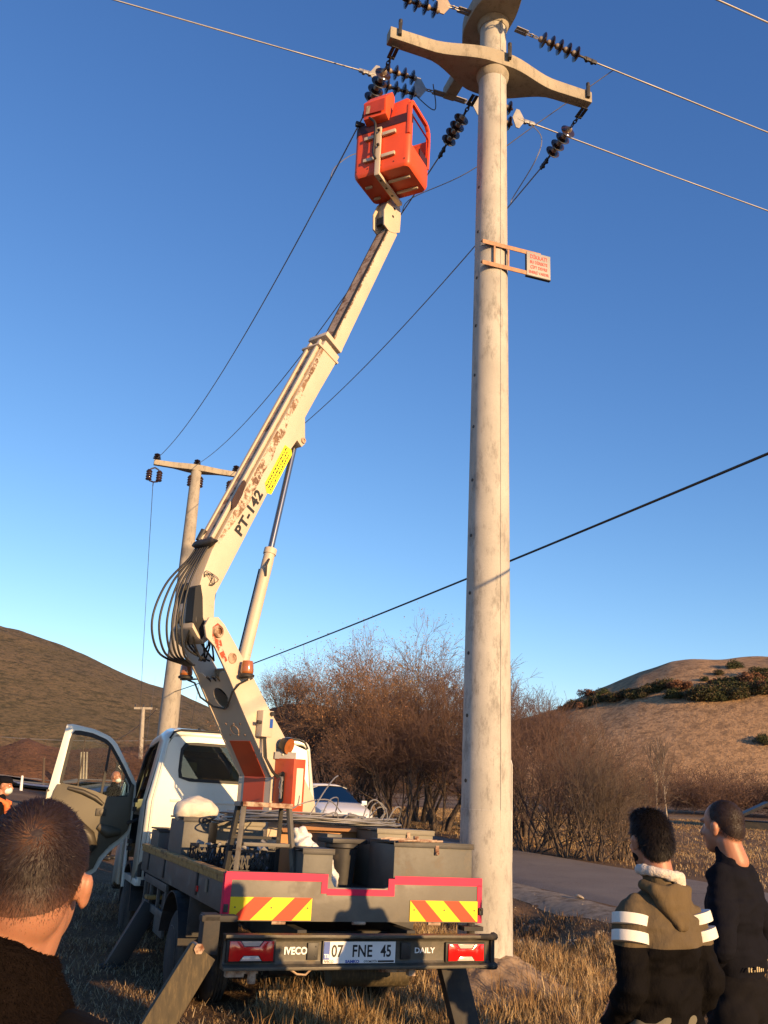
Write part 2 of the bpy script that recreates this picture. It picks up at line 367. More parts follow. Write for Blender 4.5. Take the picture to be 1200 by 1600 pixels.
# ------------------------------------------------------------------ ground, road, hills
def axis_pts(segs):
    out = [segs[0][0]]
    for a, b, n in segs: out += list(np.linspace(a, b, n + 1)[1:])
    return np.array(out)
def grid_mesh(name, X, Y, Z):
    ny, nx = X.shape; v = np.stack([X, Y, Z], -1).reshape(-1, 3)
    i = np.arange((ny - 1) * (nx - 1)); a = (i // (nx - 1)) * nx + i % (nx - 1)
    f = np.stack([a, a + 1, a + nx + 1, a + nx], -1)
    return np_mesh(name, v, f)
def np_mesh(name, v, f, smooth=True):
    me = bpy.data.meshes.new(name); k = f.shape[1]
    me.vertices.add(len(v)); me.vertices.foreach_set('co', np.ascontiguousarray(v, dtype=np.float32).ravel())
    me.loops.add(f.size); me.loops.foreach_set('vertex_index', np.ascontiguousarray(f, dtype=np.int32).ravel())
    me.polygons.add(len(f)); me.polygons.foreach_set('loop_start', np.arange(0, f.size, k, dtype=np.int32))
    me.polygons.foreach_set('loop_total', np.full(len(f), k, dtype=np.int32))
    me.update(calc_edges=True); me.validate()
    if smooth: me.polygons.foreach_set('use_smooth', np.ones(len(me.polygons), dtype=bool))
    return me
def set_tint(me, cols):                                   # per-vertex own colour
    a = me.color_attributes.new('tint', 'FLOAT_COLOR', 'POINT'); c = np.ones((len(cols), 4), np.float32); c[:, :3] = cols
    a.data.foreach_set('color', c.ravel())
gx = axis_pts([(-900, -120, 10), (-120, -25, 30), (-25, -7, 50), (-7, 12, 190), (12, 30, 60), (30, 130, 30), (130, 900, 10)])
gy = axis_pts([(-60, -2, 20), (-2, 5, 40), (5, 19, 170), (19, 40, 80), (40, 130, 50), (130, 1500, 16)])
X, Y = np.meshgrid(gx, gy)
def ground_mat():
    m, t, b = new_mat('dry_earth_and_straw'); co = coords(t)
    soil = mixc(t, noise_fac(t, co, .35, 6, .35, .65), (.105, .062, .034), (.17, .105, .06))
    st1 = nd(t, 'ShaderNodeMapping'); st1.inputs['Scale'].default_value = (9, 40, 9); st1.inputs['Rotation'].default_value = (0, 0, .5); t.links.new(co, st1.inputs[0])
    st2 = nd(t, 'ShaderNodeMapping'); st2.inputs['Scale'].default_value = (44, 8, 9); st2.inputs['Rotation'].default_value = (0, 0, .9); t.links.new(co, st2.inputs[0])
    f1 = noise_fac(t, st1.outputs[0], 1, 4, .55, .68); f2 = noise_fac(t, st2.outputs[0], 1, 4, .56, .7)
    straw = mathn(t, 'MAXIMUM', f1, f2); pt = noise_fac(t, co, .8, 5, .3, .62)
    c = mixc(t, mathn(t, 'MULTIPLY', straw, pt), soil, (.36, .235, .12))
    # far fields take over: tan stubble with stripes of darker earth
    big = nd(t, 'ShaderNodeMapping'); big.inputs['Scale'].default_value = (.02, .09, 1); t.links.new(co, big.inputs[0])
    far = mixc(t, noise_fac(t, big.outputs[0], 1, 6, .42, .6), (.13, .075, .045), (.27, .18, .10))
    sx = nd(t, 'ShaderNodeSeparateXYZ'); t.links.new(co, sx.inputs[0])
    fr = nd(t, 'ShaderNodeMapRange'); fr.inputs[1].default_value = 20; fr.inputs[2].default_value = 45; t.links.new(sx.outputs[1], fr.inputs[0])
    c = mixc(t, fr.outputs[0], c, far)
    t.links.new(c, b.inputs['Base Color']); b.inputs['Roughness'].default_value = .95; b.inputs['Specular IOR Level'].default_value = .15
    bump(t, b, mathn(t, 'ADD', mathn(t, 'MULTIPLY', straw, .6), noise_fac(t, co, 14, 8, 0, 1, .7)), .9, .03); return m
g = link('ground', grid_mesh('ground', X, Y, gh(X, Y)), ground_mat()); tag(g, 'dry earth and straw covered field', kind='structure')
# road: a sheet along its own direction, slightly crowned, uneven edges
s = axis_pts([(-60, 5, 40), (5, 60, 160), (60, 400, 60)]); e = np.linspace(0, 1, 17)
S, E_ = np.meshgrid(s, e, indexing='ij')
wob = .14 * vn(S, S * 0, 1.7, 3) + .08 * vn(S, S * 0, .5, 5)
Rr = 10.05 + wob * (1 - E_) + (4.85 + .1 * vn(S, S * 0, 1.5, 9)) * E_
Z = np.where((E_ == 0) | (E_ == 1), -.10, -.015 + .04 * np.sin(math.pi * E_)) + .0 * S
Z = np.where((E_ > 0) & (E_ < 1), Z, gh(RC * Rr - RS * S, RS * Rr + RC * S) - .03)
def road_mat():
    m, t, b = new_mat('worn_asphalt'); co = coords(t)
    c = mixc(t, noise_fac(t, co, .5, 6, .35, .65), (.13, .095, .07), (.185, .145, .108))
    c = mixc(t, noise_fac(t, co, 45, 3, .45, .75), c, (.25, .20, .16)); c = mixc(t, noise_fac(t, co, 1.2, 8, .60, .72), c, (.10, .08, .065))
    t.links.new(c, b.inputs['Base Color']); b.inputs['Roughness'].default_value = .9
    bump(t, b, noise_fac(t, co, 60, 3, 0, 1), .5, .01); return m
rd = link('road', grid_mesh('road', RC * Rr - RS * S, RS * Rr + RC * S, Z), road_mat()); tag(rd, 'narrow worn asphalt country road', kind='structure')

def pix_dir(px, py):
    d = fw + rt * ((px - 600) / 1372) - up * ((py - 800) / 1372); return d
def az_el(px, py): d = pix_dir(px, py); return math.atan2(d.x, d.y), math.atan2(d.z, math.hypot(d.x, d.y))
def hill(name, prof, d0, d1, base, mat, label, rough=.6, back=1.0, n=240, m=60, pw=.8, foot=None, seed=0):
    # prof: (azimuth degrees, crest elevation degrees); surface rises from d0 to the crest at d1 and falls away behind
    azs = np.radians(np.linspace(prof[0][0], prof[-1][0], n)); el = np.interp(np.degrees(azs), [p[0] for p in prof], [p[1] for p in prof])
    tt = np.linspace(0, 1.7, m); A, T = np.meshgrid(azs, tt); EL = np.tile(el, (m, 1))
    Dm = d0 + (d1 - d0) * T; Hc = np.tan(np.radians(EL)) * d1 + 1.86 - base
    sh = np.where(T < 1, np.sin(np.clip(T, 0, 1) * math.pi / 2) ** pw, 1 - ((T - 1) / .7) ** 2 * back)
    x = Dm * np.sin(A); y = Dm * np.cos(A)
    edge = 1 - np.exp(-3 * np.clip(T, 0, 1))
    Zz = base + Hc * sh + edge * rough * (3 * vn(x, y, 30, seed) + 1.2 * vn(x, y, 10, seed + 1) + .5 * vn(x, y, 4, seed + 2)) * (1 - .6 * np.exp(-((T - 1) / .12) ** 2))
    o = link(name, grid_mesh(name, x, y, Zz), mat); tag(o, label, kind='structure'); return o
def hill_mat(name, a, b_, dark, sc=1.0, speck=None, dfac=(.5, .6), zs=3.0, bd=1.2):
    m, t, b = new_mat(name); co = coords(t)
    c = mixc(t, noise_fac(t, co, .03 * sc, 6, .35, .65), a, b_)
    sq = nd(t, 'ShaderNodeMapping'); sq.inputs['Scale'].default_value = (1, 1, zs); t.links.new(co, sq.inputs[0])
    c = mixc(t, noise_fac(t, sq.outputs[0], .28 * sc, 8, dfac[0], dfac[1], .75), c, dark)
    c = mixc(t, noise_fac(t, sq.outputs[0], 1.1 * sc, 5, .5, .62, .7), c, tuple(x * 1.2 for x in dark))
    if speck:
        c = mixc(t, noise_fac(t, sq.outputs[0], .35 * sc, 9, .655, .68, .8), c, speck)
    t.links.new(c, b.inputs['Base Color']); b.inputs['Roughness'].default_value = .95; b.inputs['Specular IOR Level'].default_value = .1
    bump(t, b, noise_fac(t, co, .5 * sc, 8, 0, 1, .75), 1.0, bd); return m
D_ = math.degrees
def P(px, py): a, e = az_el(px, py); return (D_(a), D_(e))
hl = [(-62, 5.0), (-50, 8.5), (-36, 10.2)] + [P(0, 990), P(40, 998), P(100, 1016), P(150, 1035), P(200, 1058), P(250, 1078), P(320, 1104), P(400, 1150), P(500, 1195)] + [(4, 0)]
HILL_L = hill('hill', hl, 185, 330, -.6, hill_mat('scrub_hillside', (.21, .15, .09), (.155, .12, .072), (.075, .065, .04), 1.0, (.42, .33, .24)), 'scrubby olive brown hill behind the open truck door', rough=.8, pw=1.0, seed=3)
hm = [(-18, .2)] + [P(380, 1150), P(420, 1116), P(450, 1108), P(490, 1108), P(540, 1118), P(600, 1130), P(700, 1150)] + [(8, 1.2)]
hill('hill', hm, 120, 190, -.6, hill_mat('dark_rocky_slope', (.13, .085, .055), (.10, .065, .045), (.055, .04, .03), 2.2, (.38, .29, .22)), 'dark rocky slope behind the willows', rough=.8, n=120, seed=9)
hr = [(3, .2)] + [P(790, 1135), P(870, 1113), P(900, 1098), P(940, 1082), P(1000, 1057), P(1050, 1042), P(1090, 1037), P(1200, 1036)] + [(31, 8.6), (38, 7.4), (50, 5.0), (64, 2)]
HR_MAT = hill_mat('tan_grass_hillside', (.50, .315, .17), (.40, .25, .135), (.22, .14, .08), 1.6, None, (.47, .60), 1.3, .5)
HILL_R = hill('hill', hr, 150, 235, -.8, HR_MAT, 'tan grassy hill at the right', rough=.8, pw=.9, seed=15)
# low red-brown cut bank and straw terraces on the far left
bk = [(-60, 1.2), (-34, 1.9)] + [P(0, 1168), P(30, 1158), P(40, 1152), P(70, 1165), P(110, 1172), P(160, 1168), P(215, 1176), P(300, 1190)] + [(-6, 0)]
hill('terrain', bk, 98, 116, -.5, hill_mat('red_earth_bank', (.30, .15, .085), (.24, .13, .08), (.12, .07, .048), 3.0), 'eroded red brown earth bank below the hill', rough=.22, n=140, m=24, seed=21)
def strip(name, x0, x1, ya, yb, z, col, label, dark=.8):
    X, Y = np.meshgrid(np.linspace(x0, x1, 80), np.linspace(0, 1, 8)); yy = ya + (yb - ya) * Y + 3 * vn(X, X * 0, 14, 4)
    o = link(name, grid_mesh(name, X, yy, gh(X, yy) + z + .35 * vn(X, yy, 6, 8) * 0 + .0), M(name + '_surface', col, .9, dark=dark, scale=.25, bp=.5, bscale=2)); return tag(o, label, kind='structure')
strip('path', -110, -12, 84, 92, .45, (.42, .31, .18), 'straw coloured field terrace beyond the stream')
strip('water', -110, -10, 66, 72, .30, (.24, .24, .28), 'pale grey stream bed crossing the fields', .9)
strip('path', -110, -10, 72.5, 78, .32, (.32, .25, .13), 'dry yellow grass bank beyond the stream')

# ------------------------------------------------------------------ grass and litter
def blades(name, pts, h, w, lean, cols, label, mat='blade', az=None):
    n = len(pts); az = RNG.random(n) * 6.283 if az is None else az
    d = np.stack([np.cos(az), np.sin(az), np.zeros(n)], -1); sd = np.stack([-np.sin(az), np.cos(az), np.zeros(n)], -1)
    up_ = np.array([0, 0, 1.0]); L = lean[:, None]; H = h[:, None]; Wd = w[:, None] / 2
    p0 = pts; p1 = p0 + up_ * H * .55 * np.cos(L * .5) + d * H * .55 * np.sin(L * .5); p2 = p1 + up_ * H * .45 * np.cos(L * 1.4) + d * H * .45 * np.sin(L * 1.4)
    v = np.stack([p0 - sd * Wd, p0 + sd * Wd, p1 + sd * Wd * .7, p1 - sd * Wd * .7, p2], 1).reshape(-1, 3)
    b = np.arange(n) * 5; f = np.concatenate([np.stack([b, b + 1, b + 2], -1), np.stack([b, b + 2, b + 3], -1), np.stack([b + 3, b + 2, b + 4], -1)])
    me = np_mesh(name, v, f, False); set_tint(me, np.repeat(cols, 5, 0)); o = link(name, me, MT[mat]); return tag(o, label, 'grass', kind='stuff')
def palette(n, pal, var=.25):
    c = np.array(pal)[RNG.integers(0, len(pal), n)]; return c * (1 - var + 2 * var * RNG.random((n, 1)))
def scatter(n, x0, x1, y0, y1, dens):
    x = x0 + (x1 - x0) * RNG.random(n); y = y0 + (y1 - y0) * RNG.random(n); k = RNG.random(n) < dens(x, y); return x[k], y[k]
STRAW = [(.38, .27, .14), (.31, .20, .095), (.44, .33, .19), (.20, .125, .06), (.27, .165, .075)]
def dens_grass(x, y):
    r, s_ = rcoord(x, y); pat = vn(x, y, .7, 12) + .6 * vn(x, y, .28, 13)
    a = ss(1.7, 2.9, r) * (1 - ss(9.4, 9.9, r)) * (.35 + .65 * (pat > -.12)) + .06
    a *= 1 - .93 * np.exp(-((np.hypot(x - 1.42, y - 10.2) / .8) ** 4)); a *= 1 - .55 * ss(6.0, 6.6, r) * (1 - ss(9.2, 9.8, r)) * (vn(x, y, 1.0, 16) < .12)
    return a
def tufty(n, x0, x1, y0, y1, dens, name, hs, label, wd=.005, tuft=14, spread=.06):
    cx, cy = scatter(n, x0, x1, y0, y1, dens); k = len(cx); hh = hs[0] + (hs[1] - hs[0]) * RNG.random(k) ** 1.6
    x = np.repeat(cx, tuft) + RNG.normal(0, spread, k * tuft); y = np.repeat(cy, tuft) + RNG.normal(0, spread, k * tuft)
    h = np.repeat(hh, tuft) * (.5 + .6 * RNG.random(k * tuft)); az = np.repeat(RNG.random(k) * 6.28, tuft) + RNG.normal(0, 1.1, k * tuft)
    pts = np.stack([x, y, gh(x, y) - .01], -1); w = wd * (.7 + .7 * RNG.random(len(x))) * (1 + y / 18)
    return blades(name, pts, h, w, .25 + .7 * RNG.random(len(x)), np.repeat(palette(k, STRAW, .3), tuft, 0) * (.8 + .4 * RNG.random((len(x), 1))), label, az=az)
tufty(17000, -.8, 6.5, 5.2, 14, dens_grass, 'dry_grass', (.06, .30), 'tall dry golden grass around the concrete pole')
tufty(9000, .3, 9, 2.2, 6, dens_grass, 'dry_grass', (.06, .26), 'dry golden grass behind the two onlookers', .004)
rb = lambda x, y: ss(15.2, 15.8, rcoord(x, y)[0]) * (.45 + .5 * (vn(x, y, 6, 3) + .4 * vn(x, y, 1.2, 5) > .05))
tufty(15000, -3, 26, 20, 62, rb, 'dry_grass', (.03, .17), 'dry grass in the field across the road', .0045, 14, .26)
def left_d(x, y): r, s_ = rcoord(x, y); return (1 - .55 * ss(1.8, 3.4, r)) * (1 - ss(9.3, 9.8, r)) * (.25 + .6 * (vn(x, y, .5, 5) > -.1))
x, y = scatter(210000, -6, 7, 3.2, 15, left_d); n = len(x)
pts = np.stack([x, y, gh(x, y) + .006 + .012 * RNG.random(n)], -1)
blades('straw_litter', pts, .03 + .12 * RNG.random(n) ** 2, .0035 + .0035 * RNG.random(n), 1.2 + .5 * RNG.random(n), palette(n, [(.42, .29, .15), (.30, .19, .09), (.18, .11, .055), (.50, .38, .22), (.13, .085, .05)], .3), 'flattened straw and stubble on the ground left of the truck')
tufty(1500, -6, 2.2, 4.5, 15, lambda x, y: .5 + 0 * x, 'dry_grass', (.03, .10), 'short stubble tufts around and under the truck', .004, 7, .05)
# spill of pale earth round the foot of the pole
ma = np.linspace(0, 2 * math.pi, 73); mr = np.linspace(.0, 1.0, 26); A2, R2 = np.meshgrid(ma, mr); rad = R2 * (1.05 + .25 * vn(np.cos(A2) * 2, np.sin(A2) * 2, 1, 3)); mx, my = 1.42 + rad * np.cos(A2) * 1.05, 10.2 + rad * np.sin(A2) * .9
mz = gh(mx, my) + .05 * (1 - R2 ** 2) - .02 * R2 ** 6 + (.05 * vn(mx, my, .13, 4) + .03 * vn(mx, my, .05, 5)) * (1 - R2 ** 4)
mm = M('pale_dug_earth', (.36, .25, .155), .95, dark=.6, scale=5, dirt=(.20, .13, .08), dlo=.5, dhi=.66, dscale=9, bp=.7, bscale=30)
tag(link('earth_mound', grid_mesh('earth_mound', mx, my, mz), mm), 'pale dug earth heaped round the foot of the concrete pole', kind='structure')
# weeds and dead scrub in the ditch: low dark clumps
def ditch_d(x, y): r, s_ = rcoord(x, y); return ss(5.9, 6.5, r) * (1 - ss(8.6, 9.3, r)) * (vn(x, y, .9, 16) < .18)
x, y = scatter(9000, 0, 8, 7, 20, ditch_d); k = len(x); tf = 12
xx = np.repeat(x, tf) + RNG.normal(0, .1, k * tf); yy = np.repeat(y, tf) + RNG.normal(0, .1, k * tf)
blades('dead_scrub', np.stack([xx, yy, gh(xx, yy)], -1), .05 + .16 * RNG.random(k * tf), .006 + .008 * RNG.random(k * tf), .3 + 1.3 * RNG.random(k * tf), np.repeat(palette(k, [(.10, .07, .04), (.15, .09, .05), (.07, .055, .04), (.24, .15, .08)], .3), tf, 0), 'dark dead weeds tangled in the roadside ditch')
# pale gravel shoulder at the road edge
s2 = np.linspace(-2, 40, 260); e2 = np.linspace(0, 1, 9); S2, E2 = np.meshgrid(s2, e2, indexing='ij'); R3 = 9.25 + .35 * vn(S2, S2 * 0, 1.4, 21) + (10.1 - 9.25) * E2
xg, yg = RC * R3 - RS * S2, RS * R3 + RC * S2; zg = gh(xg, yg) + .012 * (1 - (2 * E2 - 1) ** 2) + .02 * vn(xg, yg, .12, 22) + .004
tag(link('path', grid_mesh('path', xg, yg, zg), M('pale_gravel_shoulder', (.30, .235, .165), .95, dark=.6, scale=9, dirt=(.13, .09, .055), dlo=.48, dhi=.62, dscale=3, bp=.8, bscale=50)), 'pale gravel shoulder along the near road edge', kind='structure')
# stones
def rock_mesh(seed, r=.1):
    rg = random.Random(seed); bm = bmesh.new(); bmesh.ops.create_icosphere(bm, subdivisions=2, radius=r)
    ax = Vector((rg.uniform(.7, 1.2), rg.uniform(.7, 1.2), rg.uniform(.45, .75)))
    pl = [(Vector((rg.uniform(-1, 1), rg.uniform(-1, 1), rg.uniform(-.6, 1))).normalized(), rg.uniform(.55, .8) * r) for _ in range(7)]
    for v in bm.verts:
        for nrm, d in pl:
            q = v.co.dot(nrm)
            if q > d: v.co -= nrm * (q - d)
        v.co = Vector((v.co.x * ax.x, v.co.y * ax.y, v.co.z * ax.z))
    me = bpy.data.meshes.new('stone'); bm.to_mesh(me); bm.free(); return me
MT['stone'] = M('pale_stone', (.36, .30, .23), .9, dark=.65, scale=8, bp=.3)
rocks = [rock_mesh(i) for i in range(5)]
for me in rocks: me.materials.append(MT['stone'])
rg = random.Random(5)
mb = MB()
for i in range(1500):
    r_ = rg.uniform(6.0, 9.9); s_ = rg.uniform(4, 17); x, y = RC * r_ - RS * s_, RS * r_ + RC * s_; q = rg.choice(rocks); sc = rg.uniform(.08, .34) * (1.0 if r_ < 9 else .6)
    rot = Euler((rg.uniform(0, 6), rg.uniform(0, 6), rg.uniform(0, 6))).to_matrix(); z = float(gh(x, y)) + .2 * sc * .1
    mb.add([rot @ v.co * sc + Vector((x, y, z)) for v in q.vertices], [tuple(p.vertices) for p in q.polygons])
tag(mb.build('gravel', MT['stone']), 'small rubble stones scattered along the ditch and road edge', 'gravel', kind='stuff')
for px, py, yy, sc, lb in ((888, 1455, 12.6, 1.1, 'pale broken stone lying in the dry grass of the ditch'), (905, 1385, 16.6, .75, 'small pale stone at the road edge left of the hooded man'), (955, 1478, 11.3, .6, 'small white stone half hidden beside the elbow of the hooded man')):
    d = pix_dir(px, py); x = d.x / d.y * yy; o = bpy.data.objects.new('stone', rocks[int(sc * 10) % 5]); COL.objects.link(o); o.location = (x, yy, float(gh(x, yy)) + .05); o.scale = (sc,) * 3; o.rotation_euler = (.2, .3, sc * 9)
    tag(o, lb, 'stone', 'loose stones by the ditch')

# ------------------------------------------------------------------ trees
def seg_mesh(name, segs, n=3):
    A = np.array([s[0] for s in segs], float); B = np.array([s[1] for s in segs], float); ra = np.array([s[2] for s in segs])[:, None]; rb_ = np.array([s[3] for s in segs])[:, None]
    Z = B - A; Z /= np.linalg.norm(Z, axis=1)[:, None] + 1e-9; ref = np.where(np.abs(Z[:, 2:3]) > .9, np.array([[1., 0, 0]]), np.array([[0, 0, 1.]]))
    Xa = np.cross(ref, Z); Xa /= np.linalg.norm(Xa, axis=1)[:, None]; Ya = np.cross(Z, Xa); rings = []
    for Pp, rr in ((A, ra), (B, rb_)):
        for k in range(n): t = 2 * math.pi * k / n; rings.append(Pp + (Xa * math.cos(t) + Ya * math.sin(t)) * rr)
    v = np.stack(rings, 1).reshape(-1, 3); b = np.arange(len(segs)) * 2 * n; fs = []
    for k in range(n): k2 = (k + 1) % n; fs.append(np.stack([b + k, b + k2, b + n + k2, b + n + k], -1))
    return np_mesh(name, v, np.concatenate(fs))
def grow(rg, p, d, L, r, lev, maxlev, segs, tips, prm):
    n = max(2, int(prm['nseg'] - lev)); pos = p.copy(); dr = d.copy(); rr = r; step = L / n; pts = []
    for i in range(n):
        dr = dr + np.array([rg.gauss(0, prm['wig']), rg.gauss(0, prm['wig']), rg.gauss(0, prm['wig']) + prm['up'] * (1 if lev < 3 else .5)])
        dr /= np.linalg.norm(dr); q = pos + dr * step; r2 = max(prm['rmin'], rr * (.82 if lev < maxlev else .7))
        (segs[0] if lev <= 1 else segs[1]).append((pos, q, rr, r2)); pos = q; rr = r2; pts.append((q, dr.copy(), rr, (i + 1) / n))
    if lev >= maxlev: tips.append(pos); return
    nb = prm['nb'][lev]
    for k in range(nb):
        q, dq, rq, f = pts[min(n - 1, int(rg.uniform(prm['start'], 1) * n))]
        a = rg.uniform(0, 6.283); side = np.cross(dq, [math.cos(a), math.sin(a), .3]); side /= np.linalg.norm(side) + 1e-9
        sp_ = rg.uniform(*prm['spread']); nd_ = dq * math.cos(sp_) + side * math.sin(sp_)
        grow(rg, q, nd_, L * rg.uniform(*prm['len']), max(prm['rmin'], rq * .62), lev + 1, maxlev, segs, tips, prm)
def leaf_mesh(name, pts, size, pal, jit=.25, per=1):
    n = len(pts) * per; c = np.repeat(np.array(pts), per, 0) + RNG.normal(0, jit, (n, 3)); a = RNG.normal(0, 1, (n, 3)); a /= np.linalg.norm(a, axis=1)[:, None]
    b = RNG.normal(0, 1, (n, 3)); b -= a * (a * b).sum(1)[:, None]; b /= np.linalg.norm(b, axis=1)[:, None]; s_ = size * (.5 + RNG.random((n, 1)))
    v = np.stack([c - a * s_, c + b * s_ * .4, c + a * s_, c - b * s_ * .4], 1).reshape(-1, 3); i = np.arange(n) * 4
    me = np_mesh(name, v, np.stack([i, i + 1, i + 2, i + 3], -1), False); set_tint(me, np.repeat(palette(n, pal, .35), 4, 0)); return me
def tree_proto(seed, H, stems, prm, lev=4, bark='bark', twig='twig', leaves=None, lsize=.05, per=1, lean=.35, jit=.25):
    rg = random.Random(seed); segs = ([], []); tips = []
    for i in range(stems):
        a = 6.283 * i / max(1, stems) + rg.uniform(-.4, .4); ln = rg.uniform(.1, 1) * lean
        d = np.array([math.cos(a) * math.sin(ln), math.sin(a) * math.sin(ln), math.cos(ln)]); p = np.array([math.cos(a) * .25 * (stems > 1), math.sin(a) * .25 * (stems > 1), -.2])
        grow(rg, p, d, H * rg.uniform(.42, .6), H * prm['r0'] * rg.uniform(.7, 1.2), 0, lev, segs, tips, prm)
    out = [('trunk', seg_mesh('trunk', segs[0], 5), bark), ('twigs', seg_mesh('twigs', segs[1], 3), twig)]
    if leaves: out.append(('leaves', leaf_mesh('leaves', tips, lsize, leaves, jit, per), 'leaforange'))
    for nm, me, mt in out: me.materials.append(MT[mt])
    return out
def plant(proto, name, x, y, s, rz, label, cat, group, z=None, sz=1.0):
    e = empty(name, (x, y, (float(gh(x, y)) if z is None else z) - .02), (0, 0, rz), label, cat, group); e.scale = (s, s, s * sz)
    for nm, me, mt in proto:
        o = bpy.data.objects.new(nm, me); COL.objects.link(o); o.parent = e
        if nm != 'trunk': o['kind'] = 'stuff'
    return e
willow = dict(nseg=6, wig=.10, up=.05, rmin=.006, nb=[6, 6, 5, 4], spread=(.35, .85), len=(.45, .72), start=.3, r0=.016)
ORL = [(.25, .125, .06), (.20, .10, .05), (.29, .16, .08), (.16, .09, .055)]
OLL = [(.25, .165, .075), (.20, .135, .065), (.29, .20, .10)]
W1 = tree_proto(1, 8.0, 7, willow, 4, leaves=ORL, twig='twigorange', lsize=.045, per=3, lean=.75)
W2 = tree_proto(2, 8.0, 7, willow, 4, leaves=OLL, twig='twigorange', lsize=.04, per=3, lean=.65)
W3 = tree_proto(3, 8.0, 6, willow, 4, twig='twig', lean=.6)
upr = dict(nseg=6, wig=.15, up=.09, rmin=.005, nb=[6, 6, 4], spread=(.3, .9), len=(.4, .75), start=.2, r0=.010)
B1 = tree_proto(4, 6.0, 12, upr, 3, twig='twiggrey', lean=.8)
B2 = tree_proto(5, 6.0, 12, upr, 3, twig='twig', lean=.85)
pop = dict(nseg=7, wig=.05, up=.16, rmin=.008, nb=[12, 6, 4], spread=(.25, .55), len=(.35, .5), start=.2, r0=.011)
PP = tree_proto(6, 8.0, 1, pop, 3, bark='poplar', twig='twiggrey', lean=.05)
def at_px(px, y): d = pix_dir(px, 1215); return d.x / d.y * y
GW = 'bare willows along the road'
for px, y, s_, pr, lb in (
    (520, 41, .78, W1, 'rust leaved willow, leftmost of the row behind the white car'),
    (565, 46, .98, W2, 'tall olive tinged willow crown standing behind the row'),
    (605, 37, .80, W1, 'broad rust leaved willow in the middle of the row left of the concrete pole'),
    (660, 42, 1.0, W2, 'tallest yellowish willow in the row left of the concrete pole'),
    (690, 35, .84, W3, 'bare willow with dark leaning stems just left of the concrete pole'),
    (735, 44, 1.0, W3, 'tall thin reddish willow rising directly behind the concrete pole'),
    (630, 34, .62, W3, 'low tangled bare willow at the front of the row'),
    (560, 36, .6, W1, 'small rust leaved willow bush behind the parked white car'),
    (815, 34, .74, W3, 'bare willow just right of the concrete pole'),
    (850, 30, .64, W3, 'bare willow with forked dark trunks beside the road right of the pole')):
    plant(pr, 'willow_tree', at_px(px, y), y, s_, px * .37, lb, 'tree', GW)
GB = 'bare upright thickets by the road'
for px, y, s_, pr, lb in (
    (825, 27, .62, B2, 'dark bare thicket next to the right side of the concrete pole'),
    (885, 25.8, .60, B2, 'dense dark thicket at the road edge right of the concrete pole'),
    (925, 25, .58, B1, 'grey upright thicket with fine vertical stems at the road edge'),
    (965, 25.5, .50, B1, 'grey thicket, rightmost at the road edge before the open field'),
    (985, 33, .62, B2, 'brown thicket standing back from the road behind the hooded man'),
    (900, 36, .80, B1, 'taller grey thicket behind the roadside thickets'),
    (460, 60, .8, B2, 'distant bare bush beside the cab roof')):
    plant(pr, 'bare_shrub', at_px(px, y), y, s_, px * .21, lb, 'shrub', GB)
plant(PP, 'poplar_tree', at_px(1022, 62), 62, .98, .4, 'slim pale trunked poplar, left one of the pair in the field', 'tree', 'pale poplars')
plant(PP, 'poplar_tree', at_px(1040, 60), 60, .9, 2.1, 'slim pale trunked poplar, right one of the pair in the field', 'tree', 'pale poplars')
plant(W3, 'bare_tree', at_px(432, 150), 150, 1.0, 1.1, 'small bare tree on the skyline left of the willows', 'tree', 'bare skyline trees', z=11.0)
plant(W3, 'bare_tree', at_px(456, 152), 152, .9, 2.6, 'faint bare tree on the skyline beside the rightmost cab corner', 'tree', 'bare skyline trees', z=11.2)
bb_ = dict(upr); bb_.update(rmin=.016, nb=[6, 5, 5], r0=.012)
BBp = tree_proto(7, 6.0, 12, bb_, 3, bark='bark', twig='twig', lean=1.0)
# dark thicket belt at the foot of the right hill and red shrubs on the far left bank
def belt(name, pts, protos, scl, label, nseg=700):
    mb_v = []; mb_f = []; off = 0
    for i, (x, y) in enumerate(pts):
        _, me, _ = protos[i % len(protos)][1]; n = len(me.vertices); v = np.empty(n * 3, np.float32); me.vertices.foreach_get('co', v); v = v.reshape(-1, 6, 3); v = v[RNG.integers(0, len(v), nseg)].reshape(-1, 3)
        k = len(v); a = RNG.random() * 6.28; s_ = scl * (.6 + .7 * RNG.random()); c, s2 = math.cos(a), math.sin(a)
        q = np.stack([(v[:, 0] * c - v[:, 1] * s2) * s_ * 1.3 + x, (v[:, 0] * s2 + v[:, 1] * c) * s_ * 1.3 + y, v[:, 2] * s_ + float(gh(x, y))], -1)
        b = np.arange(k // 6) * 6; f = np.concatenate([np.stack([b + j, b + (j + 1) % 3, b + 3 + (j + 1) % 3, b + 3 + j], -1) for j in range(3)])
        mb_v.append(q); mb_f.append(f + off); off += k
    me = np_mesh(name, np.concatenate(mb_v), np.concatenate(mb_f)); o = link(name, me, MT['twig']); return tag(o, label, 'shrubs', kind='stuff')
pts = [(at_px(RNG.uniform(1040, 1330), 78) + RNG.uniform(-1, 1), 78 + RNG.uniform(-7, 9)) for _ in range(60)]
belt('thicket', pts, [BBp], .56, 'dark bare thicket along the foot of the right hill', 2200)
pts = [(-62 + RNG.random() * 48, 93 + RNG.random() * 12) for _ in range(80)]
belt('thicket', pts, [BBp], .72, 'reddish bare shrubs along the earth bank on the far left')
